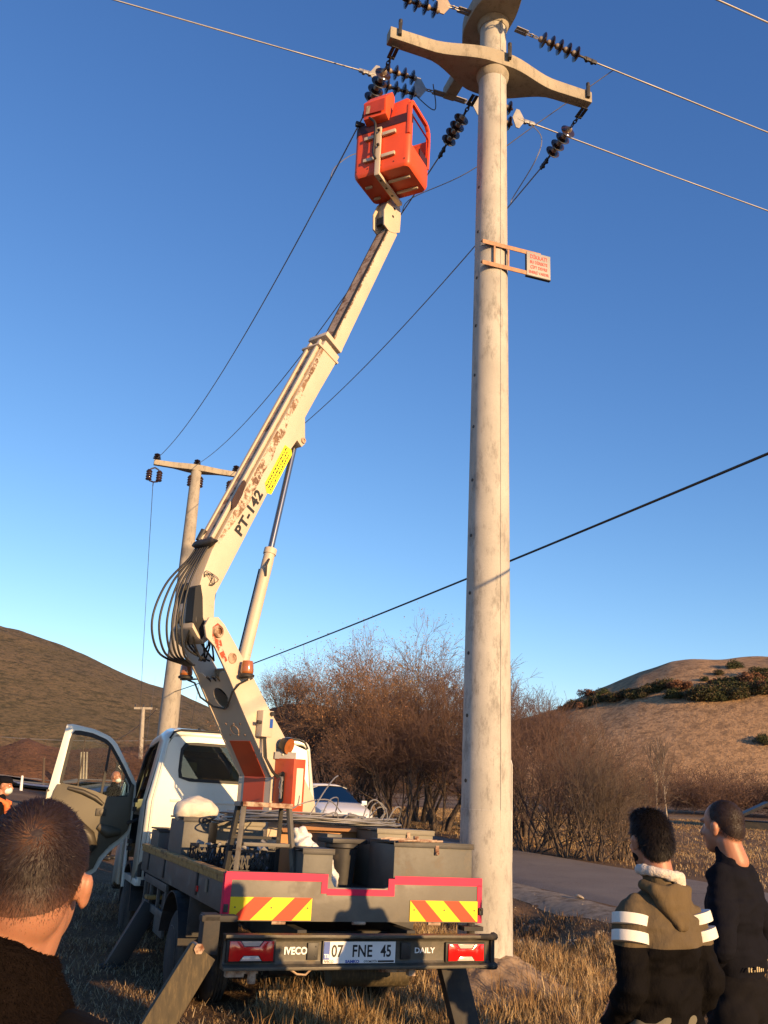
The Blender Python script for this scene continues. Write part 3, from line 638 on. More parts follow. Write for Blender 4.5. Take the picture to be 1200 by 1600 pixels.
# evergreen bushes on the right hill: each one a clump of leaf faces
def bush_proto(seed, pal):
    rg = np.random.default_rng(seed); P_ = []
    for k in range(9):
        c = rg.normal(0, .75, 3) * (1, 1, .35) + (0, 0, .8); d = rg.normal(0, 1, (200, 3)); d /= np.linalg.norm(d, axis=1)[:, None]; P_.append(c + d * rg.uniform(.6, 1.0) * (.75 + .35 * rg.random((200, 1))))
    P_ = np.concatenate(P_); P_ = P_[P_[:, 2] > -.1]; me = leaf_mesh('foliage', P_, .16, pal, .12); me.materials.append(MT['evergreen']); return [('foliage', me, None)]
EV = [bush_proto(1, [(.05, .06, .028), (.038, .05, .024), (.075, .075, .035)]), bush_proto(2, [(.05, .055, .025), (.10, .07, .04), (.06, .06, .03)])]
RB = bush_proto(3, [(.15, .07, .04), (.11, .06, .038), (.19, .09, .05)])
dg = bpy.context.evaluated_depsgraph_get(); bpy.context.view_layer.update()
def on_hill(px, py, H):
    d = pix_dir(px, py); d.normalize(); ok, loc, nrm, i = H.ray_cast(Vector((0, 0, 1.862)), d)
    return loc if ok else None
hb = []
for i in range(20): t = i / 19; hb.append((880 + 190 * t, 1109 - 38 * t ** .8 + rg.uniform(-2, 6), 'ridge'))
for i in range(12): hb.append((905 + rg.uniform(0, 165), 1088 + rg.uniform(-4, 4) - (0), 'ridge'))
for i in range(64): t = rg.random(); hb.append((1082 + 125 * t, 1092 - 22 * t + rg.uniform(-9, 12), 'patch'))
hb += [(1150, 1044, 'lone'), (1125, 1054, 'lone'), (1100, 1064, 'lone'), (1198, 1055, 'lone'), (1188, 1056, 'lone'), (1190, 1160, 'lone'), (1200, 1163, 'lone')]
LONE = ['dark bush on the bare dome just below the crest of the right hill, largest there', 'small bush left of the largest one on the bare dome of the hill', 'smallest bush low on the bare dome above the dark patch', 'bush at the right edge above the big dark patch', 'bush beside the one at the right edge above the big dark patch', 'left one of two bushes halfway down the hill at the right edge', 'right one of two bushes halfway down the hill at the right edge']
nlone = 0
LB = dict(ridge='dark evergreen bush in the line climbing the left shoulder of the right hill', patch='dark evergreen bush in the big patch near the top right of the hill', lone='lone evergreen bush on the open grass of the right hill')
for px, py, k in hb:
    loc = on_hill(px, py, HILL_R)
    if loc is None: continue
    pr = rg.choice(EV) if rg.random() < .8 else RB
    e = empty('hill_bush', loc, (0, 0, rg.uniform(0, 6)), LB[k], 'bush', 'evergreen bushes on the hill, ' + k); s_ = rg.uniform(.65, 1.25) * (1.3 if k == 'patch' else 1); e.scale = (s_, s_, s_ * .8)
    if k == 'lone': e['label'] = LONE[nlone]; nlone += 1; e['group'] = 'lone bushes on the open hillside'
    for nm, me, _ in pr: o = bpy.data.objects.new(nm, me); COL.objects.link(o); o.parent = e; o['kind'] = 'stuff'
# ------------------------------------------------------------------ concrete poles and their arms
def gull_arm(name, c, yaw, half, zb, h, wend, wmid, parent, mat, tip=.0):
    X = Vector((math.cos(yaw), math.sin(yaw), 0)); Y = Vector((-math.sin(yaw), math.cos(yaw), 0)); n = 28; vs = []; fs = []
    for i in range(n + 1):
        t = -1 + 2 * i / n; a = abs(t); k_ = 1 - float(ss(.08, .62, a)); w = wend + (wmid - wend) * k_ * .52; w2 = wend + (wmid - wend) * k_ * .95; hh = h * (1 - .18 * a)
        o = Vector(c) + X * (half * t); z0 = zb + h * .10 * a
        for sy, zz in ((-1, 0), (1, 0), (1, hh), (-1, hh)): vs.append(o + Y * (-w if sy < 0 else w2) + Vector((0, 0, z0 + zz)) - Vector((0, 0, c[2])))
    for i in range(n): fs += [(i * 4 + k, i * 4 + (k + 1) % 4, (i + 1) * 4 + (k + 1) % 4, (i + 1) * 4 + k) for k in range(4)]
    fs += [(0, 1, 2, 3), (n * 4, n * 4 + 3, n * 4 + 2, n * 4 + 1)]
    mb = MB(); mb.add(vs, fs); return mb.build(name, mat, parent, bevel=.018, smooth=35)
PX, PY = 1.31, 10.51; YA = R(19); cA, sA = math.cos(YA), math.sin(YA)
pole = empty('utility_pole', (PX, PY, float(gh(PX, PY)) - .1), (0, 0, 0), 'thick pale concrete power pole standing in a mound of earth behind the truck', 'utility pole', 'concrete power poles')
z0 = pole.location.z
mb = MB(); H = 13.25 - z0; prof = [(0, .305), (1.55 - z0, .288), (1.552 - z0, .284)] + [(k, .284 - (k - 1.8) * .0085) for k in np.linspace(2, H, 14)]
mb.lathe((0, 0, 0), (0, 0, 1), [(t, r) for t, r in prof], 40); mb.build('shaft', MT['concrete'], pole, smooth=40)
# casting seam strips and collars of spilled mortar, proud of the shaft
mb = MB()
for k in range(40):
    t0, t1 = 1.0 + k * .3, 1.3 + k * .3; rr = lambda t: .285 - max(0, t - 1.8) * .0085
    a = R(-62); d = Vector((math.cos(a), math.sin(a), 0)); mb.bar(d * (rr(t0) + .001) + Vector((0, 0, t0)), d * (rr(t1) + .001) + Vector((0, 0, t1)), .014, .010, d)
mb.build('casting_seam', MT['concrete'], pole)
arm1 = gull_arm('crossarm', (0, 0, 0), YA, 1.64, 11.78 - z0, .24, .085, .42, pole, MT['armconc'])
arm2 = gull_arm('crossarm', (0, 0, 0), YA + R(90), 1.68, 12.72 - z0, .26, .10, .40, pole, MT['armconc'])
for zc in (11.66, 12.62): mb = MB(); mb.lathe((0, 0, zc - z0), (0, 0, 99), [(0, .202), (.04, .225), (.12, .245), (.13, .2)], 24); mb.build('mortar_collar', MT['armconc'], pole, smooth=50)
def wpt(t, side, z, dirn='main'):                       # world point on an arm: t along, side across
    if dirn == 'main': return Vector((PX + cA * t - sA * side, PY + sA * t + cA * side, z))
    return Vector((PX - sA * t - cA * side, PY + cA * t - sA * side, z))
def bolts(parent, pts):
    for p in pts:
        mb = MB(); q = Vector(p) - Vector(parent.location); mb.box(q + Vector((0, 0, 0)), (.05, .07, .20)); mb.cyl(q + Vector((0, 0, .08)), q + Vector((0, 0, .17)), .03, n=8)
        mb.build('bolt', MT['darkmetal'], parent, bevel=.006)
bolts(pole, [wpt(-1.50, -.10, 11.97), wpt(.12, -.31, 11.97), wpt(1.56, -.10, 11.95)])
# little sticker and identification stencil low on the shaft, ladder rungs left as small sockets
mb = MB()
for k in range(12):
    z = 1.9 + k * .72; rr = .285 - max(0, z - 1.8 - z0) * .0085; a = R(200 + 8); d = Vector((math.cos(a), math.sin(a), 0)); mb.cyl(d * (rr - .01) + Vector((0, 0, z)), d * (rr + .004) + Vector((0, 0, z)), .022, n=8)
mb.build('climbing_socket', MT['ink'], pole)
mb = MB(); a = R(8); d = Vector((math.cos(a), math.sin(a), 0)); mb.prism([(-.05, 1.05), (.05, 1.05), (.06, 1.7), (-.01, 2.15), (-.05, 2.1)], d * .287, (-math.sin(a), math.cos(a), 0), (0, 0, 1), d * .006); mb.build('paper_notice', MT['white'], pole)

# sign on its bracket
sg = empty('warning_sign', (PX, PY - .21, 8.6), (0, 0, R(19)), 'small grey warning sign with red print on a two bar bracket strapped to the pole', 'sign')
sg.scale = (.86, 1, 1)
for zz in (.17, -.15):
    mb = MB(); mb.box((.30, -.05, zz), (1.02 if zz > 0 else 1.02, .012, .06)); mb.box((.30, -.02, zz + .028), (1.02, .06, .010)); mb.build('bracket_bar', MT['signrust'], sg)
for xx in (.06, .30): mb = MB(); mb.box((xx - .06, -.045, .01), (.03, .012, .26)); mb.box((xx - .045, -.02, .01), (.008, .05, .26)); mb.build('bracket_upright', MT['signrust'], sg)
mb = MB(); mb.box((.985 - .24 + .02, -.058, .0), (.42, .012, .36)); mb.build('sign_plate', MT['signgrey'], sg, bevel=.003)
mb = MB(); mb.box((.765, -.04, -.187), (.43, .05, .012)); mb.box((.56, -.035, 0), (.014, .04, .34)); mb.build('sign_edge', MT['darkmetal'], sg)
for i, (tx, sz) in enumerate((('DİKKAT!', .085), ('BU DİREKTE', .062), ('ÇİFT DEVRE', .062), ('ENERJİ VARDIR', .058))):
    text('lettering', tx, sz, MT['redink'], sg, basis((.765, -.0665, .085 - i * .077), (1, 0, 0), (0, 0, 1), (0, -1, 0)), .0008, 'CENTER', .9, .001)
for zz in (.17, -.15):
    mb = MB(); mb.tube([(.068 + .240 * math.cos(a), .199 + .240 * math.sin(a), zz + .0 - .03 * math.cos(a)) for a in np.linspace(0, 6.283, 28)[:-1]], .007, 5, closed=True); mb.build('strap', MT['darkmetal'], sg)

# far left pole
LX, LY = -7.33, 32.2
p2 = empty('utility_pole', (LX, LY, float(gh(LX, LY)) - .2), (0, 0, 0), 'slimmer concrete pole with a single crossarm standing behind the truck boom', 'utility pole', 'concrete power poles')
zb = p2.location.z
mb = MB(); mb.lathe((0, 0, 0), (0, 0, 1), [(0, .38), (4, .34), (8, .27), (12.95 - zb, .20)], 24); mb.build('shaft', MT['concrete2'], p2, smooth=40)
gull_arm('crossarm', (0, 0, 0), YA, 1.62, 12.82 - zb, .24, .09, .30, p2, MT['armconc'])
def small_ins(parent, c, r=.16):
    mb = MB(); c = Vector(c)
    for k in range(3): mb.lathe(c + Vector((0, 0, .04 + k * .075)), c + Vector((0, 0, 1)), [(0, .03), (.012, r * (1 - .12 * k)), (.035, r * .7), (.06, .04), (.075, .03)], 12)
    mb.cyl(c - Vector((0, 0, .05)), c + Vector((0, 0, .06)), .02, n=6); return mb.build('pin_insulator', MT['insul'], parent, smooth=50)
L_ends = [(-1.52, 'left'), (0, 'mid'), (1.52, 'right')]
for t, _ in L_ends: small_ins(p2, (cA * t, sA * t, 13.06 - zb))
def lad(parent, t, zt):                                  # black double-string hanging below the arm
    c = Vector((cA * t, sA * t, zt)); mb = MB()
    for s_ in (-.19, .19):
        mb.lathe(c + Vector((s_ * cA, s_ * sA, -.50)), c + Vector((s_ * cA, s_ * sA, 0)), [(0, .06)] + [(q * .1 + d, r) for q in range(4) for d, r in ((.0, .10), (.03, .125), (.07, .10))] + [(.42, .06)], 10)
    mb.tube([c + Vector((-.16 * cA, -.16 * sA, -.06)), c + Vector((0, 0, .02)), c + Vector((.16 * cA, .16 * sA, -.06))], .03, 6)
    mb.tube([c + Vector((-.16 * cA, -.16 * sA, -.52)), c + Vector((0, 0, -.56)), c + Vector((.16 * cA, .16 * sA, -.52))], .03, 6)
    mb.cyl(c + Vector((0, 0, -.56)), c + Vector((0, 0, -.72)), .02, n=6); mb.build('insulator_frame', MT['insul'], parent, smooth=50)
for t in (-1.55, 0, 1.5): lad(p2, t, 12.72 - zb)
mb = MB(); mb.lathe((0, 0, .8), (0, 0, 2), [(0, .371), (.1, .371)], 20); mb.build('pole_band', MT['darkmetal'], p2)

# ------------------------------------------------------------------ insulator strings
def string(name, a, d, n=4, label='', double=False, group=None, cap='insulcap', L0=.34):
    a = Vector(a); d = Vector(d).normalized(); e = empty(name, a, (0, 0, 0), label, 'insulator', group); x, y, z, _ = frame_from((0, 0, 0), d)
    side = d.cross(Vector((0, 0, 1))).normalized(); upv = side.cross(d).normalized()
    mb = MB(); mb.bar(side * .03 - d * .04, side * .03 + d * .16, .012, .05, side); mb.bar(-side * .03 - d * .04, -side * .03 + d * .16, .012, .05, side); mb.cyl(side * .05 + d * .13, -side * .05 + d * .13, .014, n=8); mb.build('clevis', MT['darkmetal'] if group == GS else MT['galv'], e)
    nl = 3
    for k in range(nl):
        c = d * (.17 + k * .065); A = (side if k % 2 else upv); mb = MB()
        mb.tube([c + d * .045 * math.cos(q) + A * .024 * math.sin(q) for q in np.linspace(0, 6.283, 11)[:-1]], .010, 5, closed=True); mb.build('chain_link', MT['darkmetal'] if group == GS else MT['galv'], e)
    s0 = .17 + nl * .065 - .01
    if double:
        pl = [(-.03, -.19), (.03, -.19), (.13, -.02), (.13, .02), (.03, .19), (-.03, .19), (-.10, 0)]
        for s_, sgn in ((s0 + .06, -1), (s0 + .06 + .58 + .14, 1)):
            mb = MB(); mb.prism([(q[0] * sgn, q[1]) for q in pl], d * s_ - side * .008, d, upv, side * .016); mb.build('yoke_plate', MT['galv'] if 'near' not in label else MT['insulcap'], e)
        rows = (-.16, .16); s1 = s0 + .10
    else: rows = (0,); s1 = s0
    for rw in rows:
        o = upv * rw
        for k in range(n):
            c = o + d * (s1 + k * .145)
            mb = MB(); mb.lathe(c, c + d, [(0, .028), (.02, .045), (.055, .048), (.065, .055)], 14, 1); mb.lathe(c + d * .05, c + d, [(0, .05), (.012, .105), (.024, .122), (.034, .118), (.038, .09), (.044, .1), (.048, .06), (.054, .07), (.058, .03), (.095, .022)], 20, 0)
            mb.build('insulator_disc', [MT['insul'], MT[cap]], e, smooth=50)
    end = s1 + n * .145 + (.12 if double else 0)
    mb = MB(); mb.cyl(d * (end - .02), d * (end + .12), .018, n=8); mb.bar(d * (end + .08), d * (end + .30), .035, .06, upv); mb.cyl(d * (end + .12) - upv * .05, d * (end + .12) + upv * .02, .03, n=8); mb.cyl(d * (end + .22) - upv * .05, d * (end + .22) + upv * .02, .03, n=8)
    mb.build('tension_clamp', MT['galv'] if double else MT['darkmetal'], e, bevel=.005)
    return a + d * (end + .28)
def wire(a, b, r, label, mat='steelwire', sag=.0, n=40, name='overhead_wire', group='overhead wires', cat='wire'):
    a = Vector(a); b = Vector(b); pts = []
    for i in range(n + 1): t = (i / n) ** 1.3; p = a.lerp(b, t); p.z -= 4 * sag * t * (1 - t); pts.append(p)
    rel = [p - a for p in pts]; mb = MB(); mb.tube(rel, r, 6); o = mb.build(name, MT[mat], None, smooth=60); o.location = a
    return tag(o, label, cat, group)
toL = {t: Vector((LX + cA * t, LY + sA * t, 13.12)) for t in (-1.52, 0, 1.52)}
GS = 'insulator strings on the main crossarm'
ends = {}
for t, tt, lb, wl in ((-1.53, -1.52, 'dark insulator string at the left tip of the main crossarm above the bucket', 'wire from the left crossarm tip to the far pole, left of the bucket'),
                      (-.05, 0, 'dark insulator string hanging just left of the pole below the crossarms', 'wire from the middle of the crossarm to the far pole, passing behind the bucket'),
                      (1.55, 1.52, 'dark insulator string at the right tip of the main crossarm', 'wire from the right tip of the crossarm to the far pole')):
    a = wpt(t, .02, 11.72); 
    if t == -.05: a = wpt(-.10, .42, 11.72)
    dd = (toL[tt] - a); dn = dd.normalized(); dn.z -= .22; e = string('insulator_string', a, dn, 4, lb, group=GS); ends[tt] = e
    wire(e, toL[tt], .0115, wl, 'steelwire', sag=.75); 
YD = Vector((cA, sA, 0))
far = wpt(1.62, 0, 12.80, 'p'); mid = wpt(0, 0, 12.80, 'p'); near = wpt(-1.6, 0, 12.82, 'p')
GD = 'insulator strings on the upper crossarm'
eFL = string('insulator_string', far - YD * .14 + Vector((0, 0, -.03)), -YD + Vector((0, 0, -.02)), 4, 'double insulator string with yoke plates directly above the bucket', True, GD)
eML = string('insulator_string', mid - YD * .42, -YD + Vector((0, 0, .0)), 4, 'double insulator string near the top edge of the picture left of the pole', True, GD)
eNL = string('insulator_string', near - YD * .14, -YD, 4, 'double insulator string above the top edge of the picture, left of the nearest arm tip', True, GD)
eFR = string('insulator_string', far + YD * .14 + Vector((0, 0, -.03)), YD + Vector((0, 0, -.02)), 4, 'double insulator string half hidden behind the right side of the pole', True, GD)
eMR = string('insulator_string', mid + YD * .42, YD + Vector((0, 0, -.09)), 5, 'single string of brown discs right of the pole, near the top edge', False, GD)
eNR = string('insulator_string', near + YD * .14, YD, 5, 'insulator string above the top edge of the picture, right of the nearest arm tip', False, GD)
for a, sgn, lb, sg_ in ((eFL, -1, 'wire running off to the upper left from the double string above the bucket', .4), (eML, -1, 'wire leaving left from the double string at the top edge', .4), (eNL, -1, 'wire leaving left above the top edge of the picture', .4),
                   (eFR, 1, 'lower of the wires running off to the right edge from behind the pole', .9), (eMR, 1, 'middle wire running off to the right edge from the brown insulator discs', .9), (eNR, 1, 'wire crossing the upper right corner of the picture', .9)):
    b = a + YD * sgn * 60; b.z += .6; wire(a, b, .013, lb, 'alu' if sgn > 0 else 'steelwire', sag=sg_ * 1.4)
def curve_wire(pts, r, label, mat='alu', name='jumper_wire'):
    pts = [Vector(p) for p in pts]; out = []
    for i in range(len(pts) - 1):
        p0 = pts[max(i - 1, 0)]; p1 = pts[i]; p2_ = pts[i + 1]; p3 = pts[min(i + 2, len(pts) - 1)]
        for k in range(7):
            t = k / 7; out.append(.5 * ((2 * p1) + (p2_ - p0) * t + (2 * p0 - 5 * p1 + 4 * p2_ - p3) * t * t + (3 * p1 - p0 - 3 * p2_ + p3) * t ** 3))
    out.append(pts[-1]); a = out[0]; mb = MB(); mb.tube([p - a for p in out], r, 5); o = mb.build(name, MT[mat], None, smooth=60); o.location = a; return tag(o, label, 'wire', 'jumper wires')
def onw(a, b, t, sag=.75): p = Vector(a).lerp(Vector(b), t); p.z -= 4 * sag * t * (1 - t); return p
J = onw(ends[1.52], toL[1.52], .045)
curve_wire([eFR - YD * .1, eFR + Vector((.12, -.1, -.35)), eFR + Vector((.0, -.2, -.9)), J + Vector((.05, 0, .15)), J, onw(ends[1.52], toL[1.52], .06)], .009, 'grey jumper looping down right of the pole onto the lower wire')
J2 = onw(ends[0], toL[0], .05)
curve_wire([eMR + YD * .35, (eMR + YD * .35).lerp(J2, .35) + Vector((0, 0, -.1)), (eMR + YD * .35).lerp(J2, .7) + Vector((0, 0, -.2)), J2, onw(ends[0], toL[0], .07)], .008, 'thin jumper passing behind the pole from the right hand wire to the middle wire')
J3 = onw(ends[-1.52], toL[-1.52], .07)
curve_wire([J3, J3 + Vector((.08, -.1, .18)), J3 + Vector((.4, -.15, .42)), J3 + Vector((.75, -.1, .4)), J3 + Vector((1.2, 0, .5))], .008, 'short jumper curling from the left wire towards the back of the bucket')
curve_wire([eFL + YD * .9 + Vector((0, 0, -.1)), wpt(1.4, .35, 12.2, 'p'), wpt(.8, .3, 12.0, 'p') + Vector((-.3, 0, .2))], .009, 'thin black tail wire hanging below the upper arm', 'cable')
# wires beyond the far pole, towards the next ones
for t, b, lb in ((-1.55, (-62, 250, 26), 'thin wire dropping from the far pole towards the hill, at the left'), (0, (-58, 250, 26), 'thin wire leaving the far pole behind its shaft'), (1.5, (-54, 250, 26), 'thin wire leaving the right end of the far crossarm')):
    wire((LX + cA * t, LY + sA * t, 12.0), b, .012, lb, 'steelwire', sag=16.5, n=60)
# black telephone cable from the right to the far pole
wire((9.0, -4.0, 5.55), (-7.2, 32.0, 4.42), .015, 'thick black cable slanting from the right edge past the pole to the column', 'cable', sag=.22, name='telephone_cable', n=50)
# ------------------------------------------------------------------ the aerial work truck
TK = empty('platform_truck', (-.058, 6.878, 0), (R(-1.94), R(1.28), R(21.61)), 'white cab boom truck with raised red bucket, grey drop side bed and open left door', 'truck')
bpy.context.view_layer.update(); TM = TK.matrix_world.copy(); TI = TM.inverted()
# chassis
for u in (-.42, .42): mb = MB(); mb.box((u, 3.0, .72), (.07, 6.0, .15)); mb.build('chassis_rail', MT['chassis'], TK, bevel=.006)
mb = MB()
for v in (.35, 1.1, 2.4, 3.3, 4.2): mb.box((0, v, .70), (.86, .07, .10))
mb.cyl((-.85, 1.75, .38), (.85, 1.75, .38), .06, n=12); mb.cyl((-.16, 1.75, .38), (.16, 1.75, .38), .17, n=14); mb.box((0, 2.7, .70), (1.9, .12, .14)); mb.cyl((0, 1.75, .4), (0, 4.4, .55), .05, n=10)
mb.build('axle_and_crossmembers', MT['chassis'], TK)
mb = MB(); mb.cyl((-.15, .15, .50), (.45, .15, .49), .09, n=14); mb.box((.15, .12, .545), (.85, .12, .045)); mb.build('exhaust_silencer', MT['wood'], TK, smooth=40)
mb = MB(); mb.box((.34, -.19, .565), (.05, .06, .07)); mb.box((.22, -.17, .57), (.22, .03, .04)); mb.build('tow_bracket', MT['boomrust'], TK, bevel=.004)
# wheels
def wheel(cx, v, r, w, dual, left):
    s_ = -1 if left else 1; n = 32
    def prof(w, r): return [(0, r * .62), (.012, r * .66), (.02, r * .86), (.04, r * .955), (.052, r * .985)] + [p for k in range(4) for p in ((.052 + (w - .104) * (k + .12) / 4, r), (.052 + (w - .104) * (k + .80) / 4, r), (.052 + (w - .104) * (k + .84) / 4, r - .010), (.052 + (w - .104) * (k + .98) / 4, r - .010))] + [(w - .052, r * .985), (w - .04, r * .955), (w - .02, r * .86), (w - .012, r * .66), (w, r * .62)]
    outs = [cx] if not dual else [cx, cx - s_ * .27]
    for k, c in enumerate(outs):
        mb = MB(); a = (c - s_ * w, v, r * .97); mb.lathe(a, (c, v, r * .97), prof(w, r), n); W_o = mb.build('wheel', MT['rubber'], TK, smooth=45)
        if k == 0 and not dual: rp = [(w * .45, r * .1), (w * .45, r * .34), (w * .62, r * .40), (w * .9, r * .58), (w * .97, r * .62), (w * .99, r * .635)]
        else: rp = [(w * .25, r * .1), (w * .25, r * .34), (w * .42, r * .40), (w * .8, r * .58), (w * .97, r * .62), (w * .99, r * .635)]
        mb = MB(); mb.lathe(a, (c, v, r * .97), rp, n); mb.cyl((c - s_ * w * .6, v, r * .97), (c - s_ * .03, v, r * .97), r * .18, r * .15, n=16)
        for q in range(6): an = 6.283 * q / 6; mb.cyl((c - s_ * w * .62, v + r * .27 * math.cos(an), r * .97 + r * .27 * math.sin(an)), (c - s_ * w * .40, v + r * .27 * math.cos(an), r * .97 + r * .27 * math.sin(an)), .012, n=6)
        mb.build('rim', MT['rim'], W_o, smooth=40)
wheel(-.99, 1.85, .375, .21, True, True); wheel(.99, 1.85, .375, .21, True, False)
wheel(-1.0, 5.14, .40, .22, False, True); wheel(1.0, 5.14, .40, .22, False, False)
# bed
mb = MB(); mb.box((0, 2.1, .985), (1.94, 4.1, .05)); mb.build('bed_floor', MT['grey'], TK)
for s_ in (-1, 1):
    mb = MB(); mb.box((s_ * .972, 2.08, 1.005), (.035, 4.05, .235)); mb.build('side_board', MT['grey'], TK, bevel=.006)
    mb = MB(); mb.box((s_ * .975, 2.08, 1.140), (.07, 4.05, .030)); mb.box((s_ * .996, 2.08, 1.110), (.012, 4.05, .055)); mb.build('side_rail', MT['rustyellow'] , TK, bevel=.005)
    for v in (1.0, 2.6, 3.6): mb = MB(); mb.box((s_ * .997, v, 1.0), (.014, .05, .16)); mb.build('board_hinge', MT['darkmetal'], TK, bevel=.003)
mb = MB(); mb.box((-.998, .62, 1.02), (.008, .07, .09)); mb.build('side_label', MT['boxlight'], TK)
mb = MB(); mb.box((-.998, .95, .97), (.010, .05, .04)); mb.build('side_reflector', MT['redlens'], TK)
mb = MB(); mb.box((0, .35, .90), (1.8, .05, .10)); mb.box((0, .12, .87), (1.84, .06, .05)); mb.build('bed_subframe', MT['chassis'], TK)
# tail board with a stepped top edge, pink tape border, chevrons
zt, zb_ = 1.163, .848; st = .066
top = [(-1.0, zt), (-.27, zt), (-.24, zt - .02), (-.20, zt - st - .02), (-.17, zt - .09), (.19, zt - .09), (.235, zt - st - .01), (.27, zt - .03), (.29, zt - .02), (1.0, zt)]
mb = MB(); mb.prism([(-1.0, zb_)] + top + [(1.0, zb_)], (0, 0, 0), (1, 0, 0), (0, 0, 1), (0, .045, 0)); TG = mb.build('tailboard', MT['tailgrey'], TK, bevel=.003)
mb = MB(); w = .052
def rct(a, b, c, d, y=-.006, t=.005): mb.box(((a + b) / 2, y + t / 2, (c + d) / 2), (b - a, t, d - c))
rct(-1.0, -1.0 + w * .85, zb_, zt - w); rct(1.0 - w * .75, 1.0, zb_, zt - w); rct(-1.0, -.30, zt - w, zt - .001); rct(.27, 1.0, zt - .02 - w * .75, zt - .001)
rct(-.30, -.255, zt - .13, zt - .001); rct(-.255, .22, zt - .14, zt - .098); rct(.22, .27, zt - .14, zt - .022)
mb.build('pink_tape', MT['pink'], TG)
mb = MB(); mb.box((-1.003, .02, 1.0), (.006, .06, .30)); mb.build('pink_tape', MT['pink'], TG)
def chev(x0, x1, z0, z1, flip, name='chevron_panel'):
    mb = MB(); mb.box(((x0 + x1) / 2, -.005, (z0 + z1) / 2), (x1 - x0, .004, z1 - z0)); Pn = mb.build(name, MT['yellow'], TG)
    W_, H_ = x1 - x0, z1 - z0; sh = H_ * 1.05
    for a, b in ((.02 * W_, .25 * W_), (.52 * W_, .76 * W_)):
        mb = MB(); q = [(a, 0), (b, 0), (min(b + sh, W_), H_ if b + sh <= W_ else H_), (a + sh, H_)]
        if flip: q = [(W_ - p[0], p[1]) for p in q]
        mb.prism(q, (x0, -.0085, z0), (1, 0, 0), (0, 0, 1), (0, .0015, 0)); mb.build('red_stripe', MT['redstripe'], Pn)
    mb = MB()
    for fx in (.06, .5, .95): mb.cyl((x0 + W_ * fx, -.012, z0 + H_ * .55), (x0 + W_ * fx, -.004, z0 + H_ * .55), .005, n=8)
    mb.build('rivet', MT['darkmetal'], Pn)
chev(-.955, -.365, .856, 1.002, False); chev(.40, .962, .856, .998, True)
for s_ in (-1, 1):
    mb = MB(); mb.box((s_ * .985, -.012, .93), (.03, .03, .05)); mb.cyl((s_ * .985, -.04, .945), (s_ * .985, -.01, .945), .010, n=8); mb.build('latch', MT['darkmetal'], TG, bevel=.003)
for x in (-.6, 0, .6): mb = MB(); mb.cyl((x - .05, -.002, zb_ - .008), (x + .05, -.002, zb_ - .008), .012, n=10); mb.build('tailboard_hinge', MT['boomrust'], TG)
# bumper: channel with lips, lamps, lettering, plate
mb = MB(); bz = .69; sec = [(-.26, .105), (-.26, .085), (-.215, .075), (-.205, .06), (-.205, -.06), (-.215, -.078), (-.265, -.088), (-.265, -.108), (-.16, -.108), (-.16, .105)]
X0, X1 = -1.02, .97
mb.prism([(p[0], p[1]) for p in sec], (X0, 0, bz), (0, 1, 0), (0, 0, 1), (X1 - X0, 0, 0)); BP = mb.build('bumper', MT['bumper'], TK, bevel=.004)
mb = MB(); 
for z in (bz + .095, bz - .098): mb.tube([(.86, -.245, z), (.94, -.25, z), (.985, -.235, z), (.995, -.19, z)], [.018, .022, .026, .026], 8)
mb.box((.975, -.2, bz), (.03, .05, .16)); mb.build('rubber_corner', MT['rubber'], BP, smooth=50)
def lamp(x0, x1, z0, z1, right):
    cx, cz, W_, H_ = (x0 + x1) / 2, (z0 + z1) / 2, x1 - x0, z1 - z0
    mb = MB(); mb.box((cx, -.212, cz), (W_ + .035, .03, H_ + .02)); L_ = mb.build('tail_light', MT['seal'], BP, bevel=.006)
    mb = MB(); o = [(-.5, -.5), (-.26, -.5), (-.18, -.22), (.18, -.22), (.26, -.5), (.5, -.5), (.5, .5), (.26, .5), (.18, .22), (-.18, .22), (-.26, .5), (-.5, .5)]
    mb.prism([(p[0] * W_, p[1] * H_) for p in o], (cx, -.227, cz), (1, 0, 0), (0, 0, 1), (0, -.012, 0)); mb.build('red_lens', MT['redlens'], L_, bevel=.004)
    for s_ in (-1, 1):
        mb = MB(); o2 = [(-.245, .49), (-.165, .24), (.165, .24), (.245, .49)]; o2 = [(p[0] * W_, s_ * p[1] * H_) for p in o2]
        mb.prism(o2, (cx, -.227, cz), (1, 0, 0), (0, 0, 1), (0, -.010, 0)); mb.build('clear_lens', MT['clearlens'], L_, bevel=.003)
lamp(-.985, -.685, .635, .755, False); lamp(.61, .895, .625, .735, True)
text('lettering', 'IVECO', .062, MT['white'], BP, basis((-.606, -.209, .672), (1, 0, 0), (0, 0, 1), (0, -1, 0)), .003, 'LEFT', .92, .0020, 1.0)
text('lettering', 'DAILY', .050, MT['white'], BP, basis((.355, -.207, .675), (1, 0, 0), (0, 0, 1), (0, -1, 0)), .002, 'LEFT', 1.15, .001)
for x in (-.405, .285): mb = MB(); mb.box((x, -.212, .69), (.075, .018, .105)); mb.cyl((x + .02, -.224, .72), (x + .02, -.218, .72), .006, n=8); mb.cyl((x + .02, -.224, .66), (x + .02, -.218, .66), .006, n=8); mb.build('plate_lamp_cover', MT['black'], BP, bevel=.004)
mb = MB(); mb.box((-.065, -.218, .684), (.545, .012, .142)); NP = mb.build('number_plate', MT['black'], BP, bevel=.003)
mb = MB(); mb.box((-.065, -.2255, .695), (.53, .004, .112)); mb.build('plate_sheet', MT['white'], NP)
mb = MB(); mb.box((-.308, -.2285, .695), (.042, .003, .110)); mb.build('plate_band', MT['blue'], NP)
mb = MB(); mb.box((-.065, -.2255, .6275), (.53, .004, .022)); mb.build('dealer_strip', MT['white'], NP)
F_ = lambda x, z, y=-.2285: basis((x, y, z), (1, 0, 0), (0, 0, 1), (0, -1, 0))
